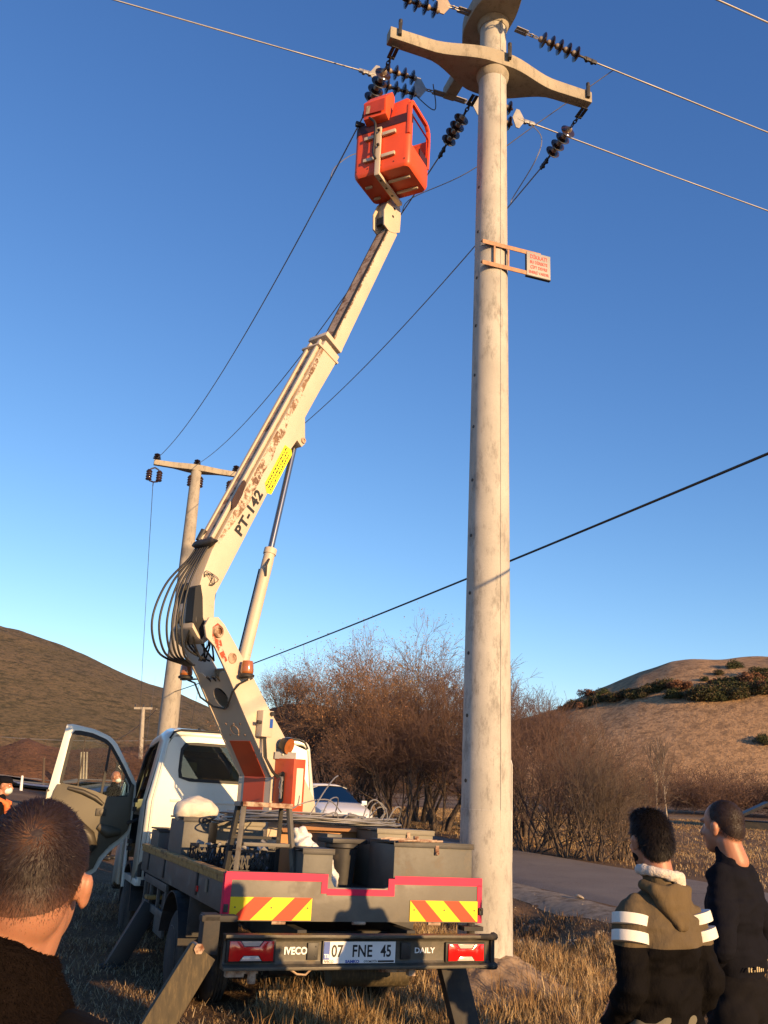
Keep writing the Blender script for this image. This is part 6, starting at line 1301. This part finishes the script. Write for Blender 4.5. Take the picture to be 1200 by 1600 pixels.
gl.build('car_glass', MT['carglass'], CR)
mb = MB(); mb.box((0, -2.2, .55), (1.6, 2.4, .5)); mb.box((-.38, -1.9, .95), (.45, .15, .55)); mb.box((.38, -1.9, .95), (.45, .15, .55)); mb.box((0, -1.2, .85), (1.5, .3, .2)); mb.build('car_interior', MT['interior'], CR)
for s_ in (-1, 1):
    for y in (-.78, -3.2):
        mb = MB(); mb.lathe((s_ * .68, y, .18), (s_ * .9, y, .18), [(0, .2), (.01, .29), (.03, .305), (.16, .305), (.19, .29), (.195, .20)], 24); w_ = mb.build('wheel', MT['rubber'], CR, smooth=40)
        mb = MB(); mb.lathe((s_ * .68, y, .18), (s_ * .9, y, .18), [(.12, .05), (.13, .18), (.198, .2), (.2, .205)], 20); mb.build('rim', MT['galv'], w_, smooth=40)
    mb = MB(); mb.add([(s_ * .74, -.06, .60), (s_ * .46, .0, .58), (s_ * .50, -.03, .68), (s_ * .77, -.28, .79), (s_ * .82, -.30, .66)], [(0, 1, 2, 3, 4)]); o = mb.build('headlight', MT['headlight'], CR); m_2 = o.modifiers.new('t', 'SOLIDIFY'); m_2.thickness = .05; m_2.offset = 0
    mb = MB(); mb.box((s_ * .93, -1.22, .98), (.17, .10, .13)); mb.bar((s_ * .84, -1.22, .93), (s_ * .9, -1.22, .95), .04, .04); mb.build('car_mirror', MT['carpaint'], CR, bevel=.03)
mb = MB(); mb.box((0, -.02, .40), (1.0, .06, .14)); mb.box((0, .0, .57), (.6, .04, .05)); mb.build('grille', MT['black'], CR, bevel=.01)
mb = MB(); mb.cyl((0, -.02, .685), (0, .0, .70), .055, n=16); mb.build('emblem', MT['galv'], CR)
mb = MB(); mb.box((0, .02, .30), (.52, .02, .11)); mb.build('number_plate', MT['white'], CR)
mb = MB(); mb.tube([(-.56, -1.76, 1.415), (0, -1.74, 1.44), (.56, -1.76, 1.415)], .012, 5); mb.build('screen_seal', MT['seal'], CR)

# ------------------------------------------------------------------ far field furniture on the left and right
def far(px, py, y): d = pix_dir(px, py); return Vector((d.x / d.y * y, y, 1.862 + d.z / d.y * y))
def post(name, px, pyt, pyb, y, r, mat, label, cat, pxt=None, group=None):
    b = far(px, pyb, y); t = far(pxt or px, pyt, y); e = tag(MB().cyl((0, 0, -.6), t - b, r, r * .7, 8).build(name, MT[mat]), label, cat, group); e.location = b; return e
b = far(222, 1182, 105); t = far(224, 1105, 105); e = empty('utility_pole', b, (0, 0, 0), 'small distant utility pole with a flat crossarm on the field, left of the cab', 'utility pole')
mb = MB(); mb.cyl((0, 0, -3), (t - b).to_tuple(), .30, .2, 10); mb.build('shaft', MT['concrete2'], e); mb = MB(); L_ = 1.05; mb.bar(Vector(t - b) + Vector((-L_, 0, -.15)), Vector(t - b) + Vector((L_, 0, -.1)), .22, .25); mb.build('crossarm', MT['concrete2'], e)
mb = MB()
for x in (-.95, 0, .95): mb.cyl(Vector(t - b) + Vector((x, 0, -.1)), Vector(t - b) + Vector((x, 0, .3)), .1, n=6)
mb.build('insulator', MT['insul'], e)
wire(far(245, 1108, 105), far(150, 1160, 190), .04, 'thin wire sloping from the small distant pole down across the hillside', 'steelwire', sag=1.5, name='overhead_wire')
wire(far(-60, 1146, 150), far(360, 1150, 150), .05, 'thin level wire crossing low in front of the left hill', 'steelwire', sag=1.0, name='overhead_wire')
post('field_post', 69, 1184, 1219, 80, .13, 'bark', 'dark upright post standing at the stream left of the open door', 'post')
for px, r_, lb in ((127, .10, 'leftmost'), (131.5, .10, 'middle'), (136, .10, 'rightmost')): post('field_pole', px, 1175, 1207, 88, r_, 'concrete2', lb + ' of the three slim pale poles seen through the door window', 'post', group='three slim pale poles')
post('leaning_stake', 121, 1148, 1228, 48, .045, 'bark', 'long thin leaning stake seen through the door window', 'stake', pxt=134)
post('marker_post', 35, 1212, 1221, 60, .10, 'white', 'short white marker post by the stream at the far left', 'post')
for px, y, lb in ((180, 26, 'blue'),):
    e = empty('direction_sign', far(187, 1232, 40), (0, 0, 0), 'small dark chevron road sign seen through the quarter window of the door', 'sign'); mb = MB(); mb.box((0, 0, .9), (.55, .05, .40)); mb.cyl((0, .05, -1.6), (0, .05, .9), .04, n=8); mb.build('sign_panel', MT['darkmetal'], e)
    mb = MB(); 
    for dx in (-.1, .1): mb.bar((dx + .06, -.03, 1.02), (dx - .06, -.03, .9), .03, .01); mb.bar((dx - .06, -.03, .9), (dx + .06, -.03, .78), .03, .01)
    mb.build('chevron', MT['white'], e)
e = empty('shed', far(1205, 1296, 50), (0, 0, R(-20)), 'dark roofed shed at the right edge beside the dark jacketed man', 'shed'); mb = MB(); mb.prism([(-2.6, .6), (0, 1.9), (2.6, .6), (2.6, .45), (0, 1.75), (-2.6, .45)], (0, 0, -.5), (1, 0, 0), (0, 0, 1), (0, 4, 0)); mb.build('roof', MT['darkmetal'], e); mb = MB(); mb.box((0, 2.1, -.35), (4.4, 3.6, 1.3)); mb.build('wall', MT['chassis'], e)

# ------------------------------------------------------------------ people
def head_prims(c, yaw, s=1.0, tilt=0.0, es=1.0):
    Rm = (Matrix.Rotation(yaw, 3, 'Z') @ Matrix.Rotation(tilt, 3, 'X')); c = Vector(c); P_ = lambda x, y, z: c + Rm @ (Vector((x, y, z)) * s)
    E_3 = lambda p, r, rot=None: ('e', P_(*p), tuple(q * s for q in r), Rm @ rot if rot is not None else Rm)
    pr = [E_3((0, -.008, .028), (.076, .094, .092)), E_3((0, .03, -.035), (.063, .066, .082)), E_3((0, .052, -.088), (.042, .042, .034)), E_3((0, -.05, -.01), (.066, .058, .075)),
          ('c', P_(0, .088, .012), P_(0, .112, -.028), .010 * s, .016 * s), E_3((0, .086, .03), (.056, .014, .012)), E_3((0, .088, -.062), (.024, .012, .007)), E_3((0, .086, -.073), (.021, .012, .007)),
          E_3((.035, .068, -.03), (.022, .02, .022)), E_3((-.035, .068, -.03), (.022, .02, .022))]
    for sx in (-1, 1):
        rot = Matrix.Rotation(sx * R(-22), 3, 'Z') @ Matrix.Rotation(R(-10), 3, 'X')
        pr += [E_3((sx * .082, -.008, -.012), (.0075, .020 * es, .032 * es), rot), E_3((sx * .087, -.015, .001), (.006, .013 * es, .022 * es), rot), E_3((sx * .079, -.004, -.034 * es), (.006, .010, .012 * es), rot)]
    return pr, P_, Rm
def hand_prims(wrist, d, palm, s=1.0):
    """wrist point, pointing direction, palm normal: palm, four unequal bent fingers and a side thumb"""
    d = Vector(d).normalized(); n = Vector(palm).normalized(); x = d.cross(n).normalized(); w = Vector(wrist); pr = [('e', w + d * .045 * s, (.040 * s, .018 * s, .050 * s), Matrix((x, n, d)).transposed())]
    for k, L_ in enumerate((.060, .070, .065, .050)):
        b = w + d * .085 * s + x * (-.030 + .020 * k) * s; m_ = b + (d * .55 + n * .12).normalized() * L_ * .5 * s; t = m_ + (d * .75 + n * .55).normalized() * L_ * .5 * s; pr += [('c', b - d * .01, m_, .0088 * s, .0082 * s), ('c', m_, t, .0082 * s, .007 * s)]
    b = w + d * .02 * s - x * .035 * s; m_ = b + (d * .6 - x * .6 + n * .3).normalized() * .035 * s; t = m_ + (d * .85 - x * .1 + n * .4).normalized() * .03 * s; pr += [('c', b, m_, .012 * s, .010 * s), ('c', m_, t, .010 * s, .008 * s)]
    return pr
def eyes(parent, P_, s=1.0):
    for sx in (-1, 1):
        mb = MB(); c = P_(sx * .031, .069, .008); mb.lathe(c - Vector((0, 0, .011 * s)), c + Vector((0, 0, 1)), [(0, .001), (.003 * s, .008 * s), (.011 * s, .011 * s), (.019 * s, .008 * s), (.022 * s, .001)], 12); mb.build('eye', MT['white'], parent, smooth=60)
def strands(name, surf, n, keep, length, rad, mat, parent, colf, flow=None, seed=0, stand=.35):
    """n short tapering needles rooted on the surface mesh"""
    me = surf.data; me.calc_loop_triangles(); T = len(me.loop_triangles); tv = np.empty(T * 3, np.int32); me.loop_triangles.foreach_get('vertices', tv); tv = tv.reshape(-1, 3); ta = np.empty(T, np.float32); me.loop_triangles.foreach_get('area', ta)
    V = np.empty(len(me.vertices) * 3, np.float32); me.vertices.foreach_get('co', V); V = V.reshape(-1, 3); Nn = np.empty(len(me.vertices) * 3, np.float32); me.vertices.foreach_get('normal', Nn); Nn = Nn.reshape(-1, 3)
    rg2 = np.random.default_rng(seed); ct = V[tv].mean(1); kk = keep(ct); pb = ta * kk; idx = rg2.choice(T, n, p=pb / pb.sum()); b = rg2.random((n, 2)); fl = b.sum(1) > 1; b[fl] = 1 - b[fl]; tri = V[tv[idx]]
    p = tri[:, 0] + (tri[:, 1] - tri[:, 0]) * b[:, :1] + (tri[:, 2] - tri[:, 0]) * b[:, 1:]; nr = Nn[tv[idx]].mean(1); nr /= np.linalg.norm(nr, axis=1)[:, None]
    f = flow(p) if flow else np.tile([0, 0, -1.], (n, 1)); f = f - nr * (f * nr).sum(1)[:, None]; f /= np.linalg.norm(f, axis=1)[:, None] + 1e-6; f += rg2.normal(0, .25, (n, 3)); d = f + nr * stand; d /= np.linalg.norm(d, axis=1)[:, None]
    L = length(p)[:, None] * (.7 + .6 * rg2.random((n, 1))); sd = np.cross(d, nr); sd /= np.linalg.norm(sd, axis=1)[:, None] + 1e-6; q = p - nr * .002; mid_ = q + d * L * .5 + nr * L * .08; tip = q + d * L - nr * L * .05
    w = rad; v = np.stack([q - sd * w, q + sd * w, mid_ + sd * w * .8, mid_ - sd * w * .8, tip], 1).reshape(-1, 3); i = np.arange(n) * 5; F = np.concatenate([np.stack([i, i + 1, i + 2], -1), np.stack([i, i + 2, i + 3], -1), np.stack([i + 3, i + 2, i + 4], -1)])
    m2 = np_mesh(name, v, F, False); set_tint(m2, np.repeat(colf(p) * (.6 + .8 * rg2.random((n, 1))), 5, 0)); return link(name, m2, MT[mat], parent)
def legs(h, spread=.10, fwd=0.0, r=(.098, .062), hip=.93):
    return [q for s_ in (-1, 1) for q in (('c', (s_ * .085, 0, hip * h), (s_ * spread, .015 + fwd * s_, .50 * h), r[0], r[1] * 1.08), ('c', (s_ * spread, .015 + fwd * s_, .50 * h), (s_ * (spread + .01), fwd * 1.3 * s_, .12 * h), r[1] * 1.08, r[1] * .82))]
def shoes(parent, h, spread=.11, fwd=0.0, mat='black'):
    for s_ in (-1, 1): o = blob('shoe', [('c', (s_ * spread, -.03 + fwd * 1.3 * s_, .045), (s_ * (spread + .015), .14 + fwd * 1.3 * s_, .038), .048, .042), ('c', (s_ * spread, -.01 + fwd * 1.3 * s_, .05), (s_ * spread, -.01 + fwd * 1.3 * s_, .13), .05, .048)], .012, MT[mat], parent, 3)

def hair_keep(c0, Rm, zlow, face=.045):
    Ri = np.array(Rm.transposed())
    def f(ct):
        q = (ct - np.array(c0)) @ Ri.T; back = q[:, 1] < face + np.clip(q[:, 2], 0, .1) * .35; up_ = q[:, 2] > zlow + .06 * ss(-.06, .05, q[:, 1]); ear = ~((np.abs(q[:, 0]) > .076) & (q[:, 2] < .028) & (q[:, 1] > -.035)); return (back & up_ & ear).astype(float) + 1e-9
    return f
def scalp_mat(hz, lo=-.085, hi=.01):
    m, t, b = new_mat('scalp_under_fading_hair'); co = coords(t); sx = nd(t, 'ShaderNodeSeparateXYZ'); t.links.new(co, sx.inputs[0])
    r = nd(t, 'ShaderNodeMapRange'); r.inputs[1].default_value = hz + lo; r.inputs[2].default_value = hz + hi; t.links.new(mathn(t, 'ADD', sx.outputs[2], mathn(t, 'MULTIPLY', noise_fac(t, co, 60, 4, .2, .8), .02)), r.inputs[0])
    c = mixc(t, r.outputs[0], (.30, .13, .075), (.022, .012, .009)); t.links.new(c, b.inputs['Base Color']); b.inputs['Roughness'].default_value = .6; bump(t, b, noise_fac(t, co, 160, 3, 0, 1), .4, .004); return m
# -- man in the hooded jacket (khaki over black, white sleeve bands)
def gz(x, y): return float(gh(x, y))
hq = far(1024, 1268, 4.0); hx, hy = hq.x, 4.0; hb_ = gz(hx, hy); HM = empty('person', (hx, hy, hb_), (0, 0, R(24)), 'dark haired man in khaki and black hooded jacket with white sleeve stripes', 'person')
hz = hq.z - .120 - hb_; hp_, P_h, Rh = head_prims((-.01, .03, hz), R(-8), 1.0, R(-4))
sh = far(1022, 1374, 4.0).z - .05 - hb_
body = hp_ + [('c', (-.005, .0, hz - .07), (0, -.02, sh + .02), .056, .062), ('e', (0, 0, sh - .15), (.13, .07, .16)), ('e', (0, 0, 1.05), (.13, .08, .25))] + legs(1.0, .10) + [q for s_ in (-1, 1) for q in (('c', (s_ * .14, 0, sh - .07), (s_ * .20, -.03, sh - .31), .040, .036), ('c', (s_ * .20, -.03, sh - .31), (s_ * .17, .14, sh - .50), .034, .028))] + hand_prims((-.17, .14, sh - .50), (.45, .6, -.5), (.7, -.5, -.2)) + hand_prims((.17, .14, sh - .50), (-.45, .6, -.5), (-.7, -.5, -.2))
BDy = blob('body', body, .0065, MT['skin'], HM, 3); eyes(HM, P_h)
HRm = blob('hair', [('e', P_h(0, -.018, .038), (.081, .094, .092), Rh), ('e', P_h(0, -.055, -.005), (.071, .060, .078), Rh), ('e', P_h(0, .035, .092), (.06, .055, .04), Rh)], .007, MT['hairdark'], HM, 2, .006, seed=2)
strands('hair_strands', HRm, 16000, lambda c: np.ones(len(c)), lambda p: np.full(len(p), .022), .0009, 'hairs', HRm, lambda p: np.tile([.013, .009, .007], (len(p), 1)), seed=3, stand=.7)
blob('beard', [('e', P_h(0, .052, -.082), (.047, .046, .040), Rh), ('e', P_h(0, .035, -.055), (.0635, .052, .050), Rh)], .007, MT['hairdark'], HM, 2, .006)
def jacket_mat(name, top, bot, zsplit, wob=.01):
    m, t, b = new_mat(name); co = coords(t); sx = nd(t, 'ShaderNodeSeparateXYZ'); t.links.new(co, sx.inputs[0]); f = mathn(t, 'GREATER_THAN', sx.outputs[2], zsplit)
    n = noise_fac(t, co, 9, 4, .3, .7); c = mixc(t, f, mixc(t, n, tuple(x * .7 for x in bot), bot), mixc(t, n, tuple(x * .85 for x in top), top)); t.links.new(c, b.inputs['Base Color']); b.inputs['Roughness'].default_value = .85; b.inputs['Specular IOR Level'].default_value = .06
    bump(t, b, noise_fac(t, coords(t, (1, 1, .45)), 24, 6, 0, 1), .8, .012); return m
zs = far(1050, 1474, 4.0).z - hb_
arms = lambda r0, r1, r2, el=.275, ey=-.05, wz=.50: [q for s_ in (-1, 1) for q in (('c', (s_ * .120, 0, sh - .055), (s_ * .170, -.015, sh - .16), r0, r0 * .98), ('c', (s_ * .170, -.015, sh - .16), (s_ * el, ey, sh - .34), r0 * .98, r1), ('c', (s_ * el, ey, sh - .34), (s_ * .19, .10, sh - wz), r1, r2))]
JK = blob('jacket', [('e', (0, -.005, sh - .06), (.165, .105, .09)), ('e', (0, -.01, sh - .18), (.175, .125, .20)), ('e', (0, 0, sh - .38), (.170, .12, .20)), ('e', (0, 0, sh - .50), (.17, .118, .12)), ('c', (0, -.01, sh - .03), (0, -.005, sh + .05), .085, .070)] + arms(.068, .058, .050, .200, -.05, .50), .009, jacket_mat('jacket_two_tone', (.115, .086, .052), (.007, .006, .006), zs), HM, 4, .030, seed=5)
blob('hood', [('c', (.095 * math.cos(a), -.02 + .085 * math.sin(a), sh + .035 + .018 * math.sin(a)), (.095 * math.cos(a + .4), -.02 + .085 * math.sin(a + .4), sh + .035 + .018 * math.sin(a + .4)), .024, .024) for a in np.linspace(math.pi, 2 * math.pi, 9)[:-1]] + [('c', (s_ * .085, -.075, sh + .02), (s_ * .012, -.125, sh - .115), .026, .018) for s_ in (-1, 1)] + [('e', (0, -.105, sh - .025), (.072, .026, .075)), ('e', (0, -.115, sh - .09), (.035, .022, .045))], .007, MT['khaki'], HM, 3, .018, seed=11)
blob('fleece_collar', [('c', (.085 * math.cos(a), -.012 + .082 * math.sin(a), sh + .075 - .032 * math.cos(a) - .012), (.085 * math.cos(a + .45), -.012 + .082 * math.sin(a + .45), sh + .075 - .012 * math.cos(a + .45)), .022, .022) for a in np.linspace(0, 6.283, 15)[:-1]], .007, MT['fleece'], HM, 2, .01, seed=4)
for s_ in (-1, 1):
    for k, (t0, t1) in enumerate(((.02, .38), (.58, .94))):
        z_a, z_b = far(985, 1424, 4.0).z - hb_, far(985, 1470, 4.0).z - hb_; a, b = Vector((s_ * .165, -.013, z_a)), Vector((s_ * .188, -.033, z_b)); p, q = a.lerp(b, t0), a.lerp(b, t1)
        mb = MB(); x, y, z, L_ = frame_from(p, q); prof = [(0, .060), (.001, .0745), (L_ * .5, .0748), (L_ - .001, .0740), (L_, .060)]; mb.lathe(p, q, prof, 36); o = mb.build('white_stripe', MT['stripe'], HM, smooth=40)
blob('trousers', [('e', (0, 0, .97), (.158, .108, .12))] + legs(1.0, .105, r=(.108, .078), hip=.93), .012, MT['olive'], HM, 3, .02, seed=8); shoes(HM, 1)
# -- man in the dark sweatshirt, head turned left
dq = far(1136, 1253, 4.7); dx_, dy_ = dq.x, 4.7; db_ = gz(dx_, dy_); DM = empty('person', (dx_, dy_, db_), (0, 0, R(46)), 'man with cropped hair in plain dark sweatshirt looking left, at the right edge', 'person')
hz = dq.z - .122 - db_; sh = far(1140, 1336, 4.7).z - .05 - db_; zw = far(1150, 1508, 4.7).z - db_; hp_, P_d, Rd = head_prims((-.01, .03, hz), R(-10), 1.03, R(-3))
body = hp_ + [('c', (-.02, .0, hz - .07), (0, -.02, sh + .02), .060, .068), ('e', (0, 0, sh - .15), (.14, .07, .16)), ('e', (0, 0, 1.05), (.14, .08, .25))] + legs(1.0, .11) + [q for s_ in (-1, 1) for q in (('c', (s_ * .15, 0, sh - .07), (s_ * .23, -.03, sh - .31), .04, .036), ('c', (s_ * .23, -.03, sh - .31), (s_ * .14, .16, sh - .42), .038, .028))] + hand_prims((-.14, .16, sh - .42), (.8, .4, -.1), (.2, -.8, -.2)) + hand_prims((.14, .16, sh - .42), (-.8, .4, -.1), (-.2, -.8, -.2))
BD2 = blob('body', body, .0065, MT['skin'], DM, 3); eyes(DM, P_d)
HR2 = blob('hair', [('e', P_d(0, -.022, .036), (.0812, .0955, .0925), Rd), ('e', P_d(0, -.053, -.006), (.069, .061, .075), Rd)], .006, scalp_mat(hz, -.075, -.03), DM, 2)
strands('hair_strands', HR2, 12000, lambda c: np.ones(len(c)), lambda p: np.full(len(p), .009), .0009, 'hairs', HR2, lambda p: np.tile([.034, .018, .013], (len(p), 1)), seed=4, stand=.7)
blob('sweatshirt', [('e', (0, -.005, sh - .06), (.18, .11, .09)), ('e', (0, -.01, sh - .18), (.195, .13, .20)), ('e', (0, 0, sh - .38), (.18, .125, .20)), ('e', (0, 0, zw + .10), (.178, .122, .11)), ('c', (0, -.01, sh - .03), (-.008, -.002, sh + .06), .088, .069)] + arms(.072, .062, .045, .265, -.05, .46), .009, MT['navy'], DM, 4, .024, seed=15)
blob('trousers', [('e', (0, 0, .99), (.182, .126, .13)), ('e', (0, 0, zw - .10), (.176, .120, .12))] + legs(1.0, .115, r=(.118, .088), hip=.95), .011, MT['trouser'], DM, 3, .028, seed=18); shoes(DM, 1)
mb = MB(); zz = zw
for k, (x0, w_, h_) in enumerate(((-.13, .008, .018), (-.118, .012, .016), (-.10, .006, .006), (-.085, .010, .020), (-.072, .010, .018), (-.058, .012, .012), (-.042, .009, .010))):
    y0 = -.128 * math.sqrt(max(.05, 1 - (x0 / .19) ** 2)) - .012; mb.box((x0, y0, zz + h_ / 2), (w_ * .6, .004, h_)); mb.box((x0 + w_ * .3, y0, zz + h_), (w_ * .7, .004, .004))
mb.build('gold_print', MT['gold'], DM)
mb = MB()
for s_ in (-1, 1): mb.tube([(s_ * .05, -.128, .92), (s_ * .11, -.11, .90)], .004, 4)
mb.build('pocket_seam', MT['ink'], DM)
# -- foreground man, seen from behind, close to the camera
fx, fy = -.60, 1.42; FM = empty('person', (fx, fy, gz(fx, fy)), (0, 0, R(-6)), 'close foreground man with short brown hair and dark fleece collar', 'person')
hd_ = far(52, 1378, 1.50); hl_ = Matrix.Rotation(R(6), 3, 'Z') @ (hd_ - FM.location); hz = hl_.z; sh = hz - .208
hp_, P_f, Rf = head_prims(hl_, R(14), 1.0, R(6), es=.8); nx = hl_.x - .035
body = hp_ + [('c', (hl_.x - .012, hl_.y - .025, hz - .05), (nx, hl_.y - .05, sh + .03), .066, .072), ('c', (hl_.x, hl_.y, hz - .05), (nx, hl_.y - .03, sh + .03), .060, .072), ('e', (nx, hl_.y - .06, sh - .16), (.14, .07, .16)), ('e', (nx, hl_.y - .05, 1.0), (.16, .10, .2))] + [('c', (nx + s_ * .085, hl_.y - .05, .95), (nx + s_ * .10, hl_.y - .04, .1), .085, .05) for s_ in (-1, 1)] + [q for s_ in (-1, 1) for q in (('c', (nx + s_ * .16, hl_.y - .05, sh - .07), (nx + s_ * .26, hl_.y - .07, sh - .31), .042, .038), ('c', (nx + s_ * .26, hl_.y - .07, sh - .31), (nx + s_ * .25, hl_.y + .04, sh - .56), .036, .027))] + [h for s_ in (-1, 1) for h in hand_prims((nx + s_ * .25, hl_.y + .04, sh - .56), (0, .15, -1), (-s_, .1, 0))]
BD3 = blob('body', body, .0055, MT['skin'], FM, 3); eyes(FM, P_f)
HR3 = blob('hair', [('e', P_f(0, -.012, .031), (.079, .0965, .095), Rf), ('e', P_f(0, -.051, -.004), (.0662, .0585, .070), Rf)], .0045, scalp_mat(hz), FM, 2)
Ri = np.array(Rf.transposed()); c0 = np.array(P_f(0, 0, 0)); wh = np.array(P_f(.014, -.085, .085))
def ffade(p): q = (p - c0) @ Ri.T; return ss(-.085, .03, q[:, 2])
def fl(p):
    r_ = p - wh; rn = r_ / (np.linalg.norm(r_, axis=1)[:, None] + 1e-5); sw = np.cross(rn, np.array([0, -.8, .6])); k = np.exp(-np.linalg.norm(r_, axis=1) / .035)[:, None]; return rn * (1 - .5 * k) + sw * k * .9 + np.array([0, 0, -.25])
def fcol(p):
    k = ss(-.06, .045, ((p - c0) @ Ri.T)[:, 2])[:, None]; d_ = np.linalg.norm(p - wh, axis=1)[:, None]; base = np.array([.11, .050, .028]) * (1 - k) + np.array([.018, .010, .008]) * k; return base + np.exp(-(d_ / .018) ** 2) * np.array([.10, .045, .02])
fk = hair_keep(P_f(0, 0, 0), Rf, -.115, .05)
strands('hair_strands', HR3, 42000, lambda c: fk(c) * (.35 + ffade(c)), lambda p: .003 + .010 * ffade(p), .00042, 'hairs', FM, fcol, fl, seed=6, stand=.12)
strands('hair_strands', BD3, 26000, lambda c: fk(c) * (c[:, 2] > hz - .14) * (c[:, 2] < hz + .03), lambda p: .003 + .004 * ffade(p), .00032, 'hairs', FM, fcol, fl, seed=7, stand=.25)
yb_ = hl_.y - .05
JK3 = blob('jacket', [('e', (nx, yb_ - .01, sh - .06), (.205, .12, .10)), ('e', (nx, yb_ - .01, sh - .2), (.21, .135, .22)), ('e', (nx, yb_, sh - .42), (.195, .13, .22)), ('e', (nx, yb_, sh - .55), (.19, .13, .12)), ('c', (nx, yb_ - .01, sh - .05), (nx + .005, yb_ + .0, sh + .07), .115, .100)] + [q for s_ in (-1, 1) for q in (('c', (nx + s_ * .15, yb_, sh - .035), (nx + s_ * .25, yb_ - .02, sh - .30), .088, .070), ('c', (nx + s_ * .26, yb_ - .02, sh - .31), (nx + s_ * .25, yb_ + .08, sh - .53), .066, .052))], .009, MT['blackcloth'], FM, 4, .022, seed=25)
CO3 = blob('fleece_collar', [('c', (nx + r_ * math.cos(a), yb_ + .005 + r_ * .93 * math.sin(a), sh + z_ - .02 * math.sin(a) - .032 * math.cos(a) - .012), (nx + r_ * math.cos(a + .4), yb_ + .005 + r_ * .93 * math.sin(a + .4), sh + z_ - .02 * math.sin(a + .4) - .032 * math.cos(a + .4) - .012), .027, .027) for r_, z_ in ((.092, .132), (.103, .105), (.114, .080), (.127, .055), (.142, .030), (.158, .008)) for a in np.linspace(0, 6.283, 17)[:-1]], .006, MT['blackfleece'], FM, 6, .010, seed=24)
strands('fleece_pile', CO3, 26000, lambda c: np.ones(len(c)), lambda p: np.full(len(p), .0065), .0012, 'pile', CO3, lambda p: np.tile([.012, .008, .006], (len(p), 1)), seed=8, stand=1.2)
mb = MB(); mb.tube([(nx + .186 * math.cos(a), yb_ + .0 + .170 * math.sin(a), sh - .002 - .02 * math.sin(a) - .018 * abs(math.cos(a))) for a in np.linspace(0, 6.283, 40)[:-1]], .0075, 8, closed=True); mb.build('collar_piping', MT['khaki'], FM, smooth=60)
blob('trousers', [('e', (nx, yb_, .95), (.17, .12, .13))] + [('c', (nx + s_ * .09, yb_, .93), (nx + s_ * .105, yb_ + .01, .12), .105, .065) for s_ in (-1, 1)], .014, MT['trouser'], FM, 3, .02); 
for s_ in (-1, 1): blob('shoe', [('c', (nx + s_ * .11, yb_ - .03, .045), (nx + s_ * .12, yb_ + .15, .04), .048, .042)], .014, MT['black'], FM, 3)
# -- two masked men further off
def far_person(px, py_feet, y, eyez, yaw, label, coat, vest, cap, bald):
    d = pix_dir(px, 1230); x = d.x / d.y * y; b = gz(x, y) - .0; e = empty('person', (x, y, b), (0, 0, yaw), label, 'person'); hz = eyez - b; sh = hz - .20
    hp_, Pq, Rq = head_prims((0, .02, hz), 0, 1.0, R(-3)); body = hp_ + [('c', (0, 0, hz - .07), (0, -.02, sh + .02), .058, .066), ('e', (0, 0, sh - .15), (.14, .07, .16)), ('e', (0, 0, 1.0), (.13, .08, .25))] + legs(.98, .10) + [q for s_ in (-1, 1) for q in (('c', (s_ * .15, 0, sh - .07), (s_ * .25, -.02, sh - .31), .040, .036), ('c', (s_ * .25, -.02, sh - .31), (s_ * .22, .1, sh - .54), .034, .026))] + [h for s_ in (-1, 1) for h in hand_prims((s_ * .22, .1, sh - .54), (0, .2, -1), (-s_, .1, 0))]
    bo = blob('body', body, .009, MT['skin'], e, 2); eyes(e, Pq)
    mb_ = blob('face_mask', [('e', Pq(0, .058, -.055), (.066, .062, .052), Rq)], .009, MT['mask'], e, 2)
    if not bald: blob('hair', [('e', Pq(0, -.02, .03), (.079, .09, .088), Rq), ('e', Pq(0, -.055, -.01), (.069, .058, .07), Rq)], .009, MT['hairdark'], e, 2)
    if cap: blob('cap', [('e', Pq(0, -.005, .065), (.088, .105, .062), Rq), ('e', Pq(0, .10, .045), (.06, .065, .012), Rq)], .009, MT['navy'], e, 2)
    blob('jacket', [('e', (0, -.005, sh - .05), (.195, .11, .09)), ('e', (0, 0, sh - .2), (.20, .13, .2)), ('e', (0, 0, sh - .42), (.185, .125, .22)), ('c', (0, 0, sh - .02), (0, 0, sh + .06), .088, .074)] + [q for s_ in (-1, 1) for q in (('c', (s_ * .17, 0, sh - .05), (s_ * .25, -.02, sh - .31), .072, .06), ('c', (s_ * .25, -.02, sh - .31), (s_ * .22, .09, sh - .52), .058, .045))], .013, MT[coat], e, 3, .02, seed=px)
    if vest:
        for s_ in (-1, 1): mb2 = MB(); mb2.tube([(s_ * .11, -.12, sh - .5), (s_ * .12, -.13, sh - .2), (s_ * .11, -.04, sh + .055), (s_ * .11, .10, sh - .02), (s_ * .12, .145, sh - .2), (s_ * .11, .14, sh - .5)], .045, 8); mb2.build('orange_vest', MT['vest'], e, smooth=60)
    blob('trousers', [('e', (0, 0, .93), (.162, .112, .12))] + legs(.98, .105, r=(.108, .078), hip=.92), .014, MT['trouser'], e, 3, .02); shoes(e, 1); return e
far_person(3, 0, 12.0, 1.53, R(-75), 'masked man in a dark cap and orange vest at the far left edge', 'navy', True, True, False)
far_person(178, 0, 19.2, 1.60, R(-100), 'bald masked man in dark clothes seen through the open door window', 'blackcloth', False, False, True)
# -- two more onlookers just out of frame on the right; their shadows fall on the tail board and the ground
for i, (x, y, yaw, src, lb) in enumerate(((3.1, 4.75, 30, DM, 'onlooker in dark clothes beyond the right edge, nearest the truck'), (3.75, 5.05, 25, HM, 'onlooker in khaki hooded jacket beyond the right edge, farthest right'))):
    c = copy_tree(src); c.location = (x, y, gz(x, y)); c.rotation_euler = (0, 0, R(yaw)); c['label'] = lb
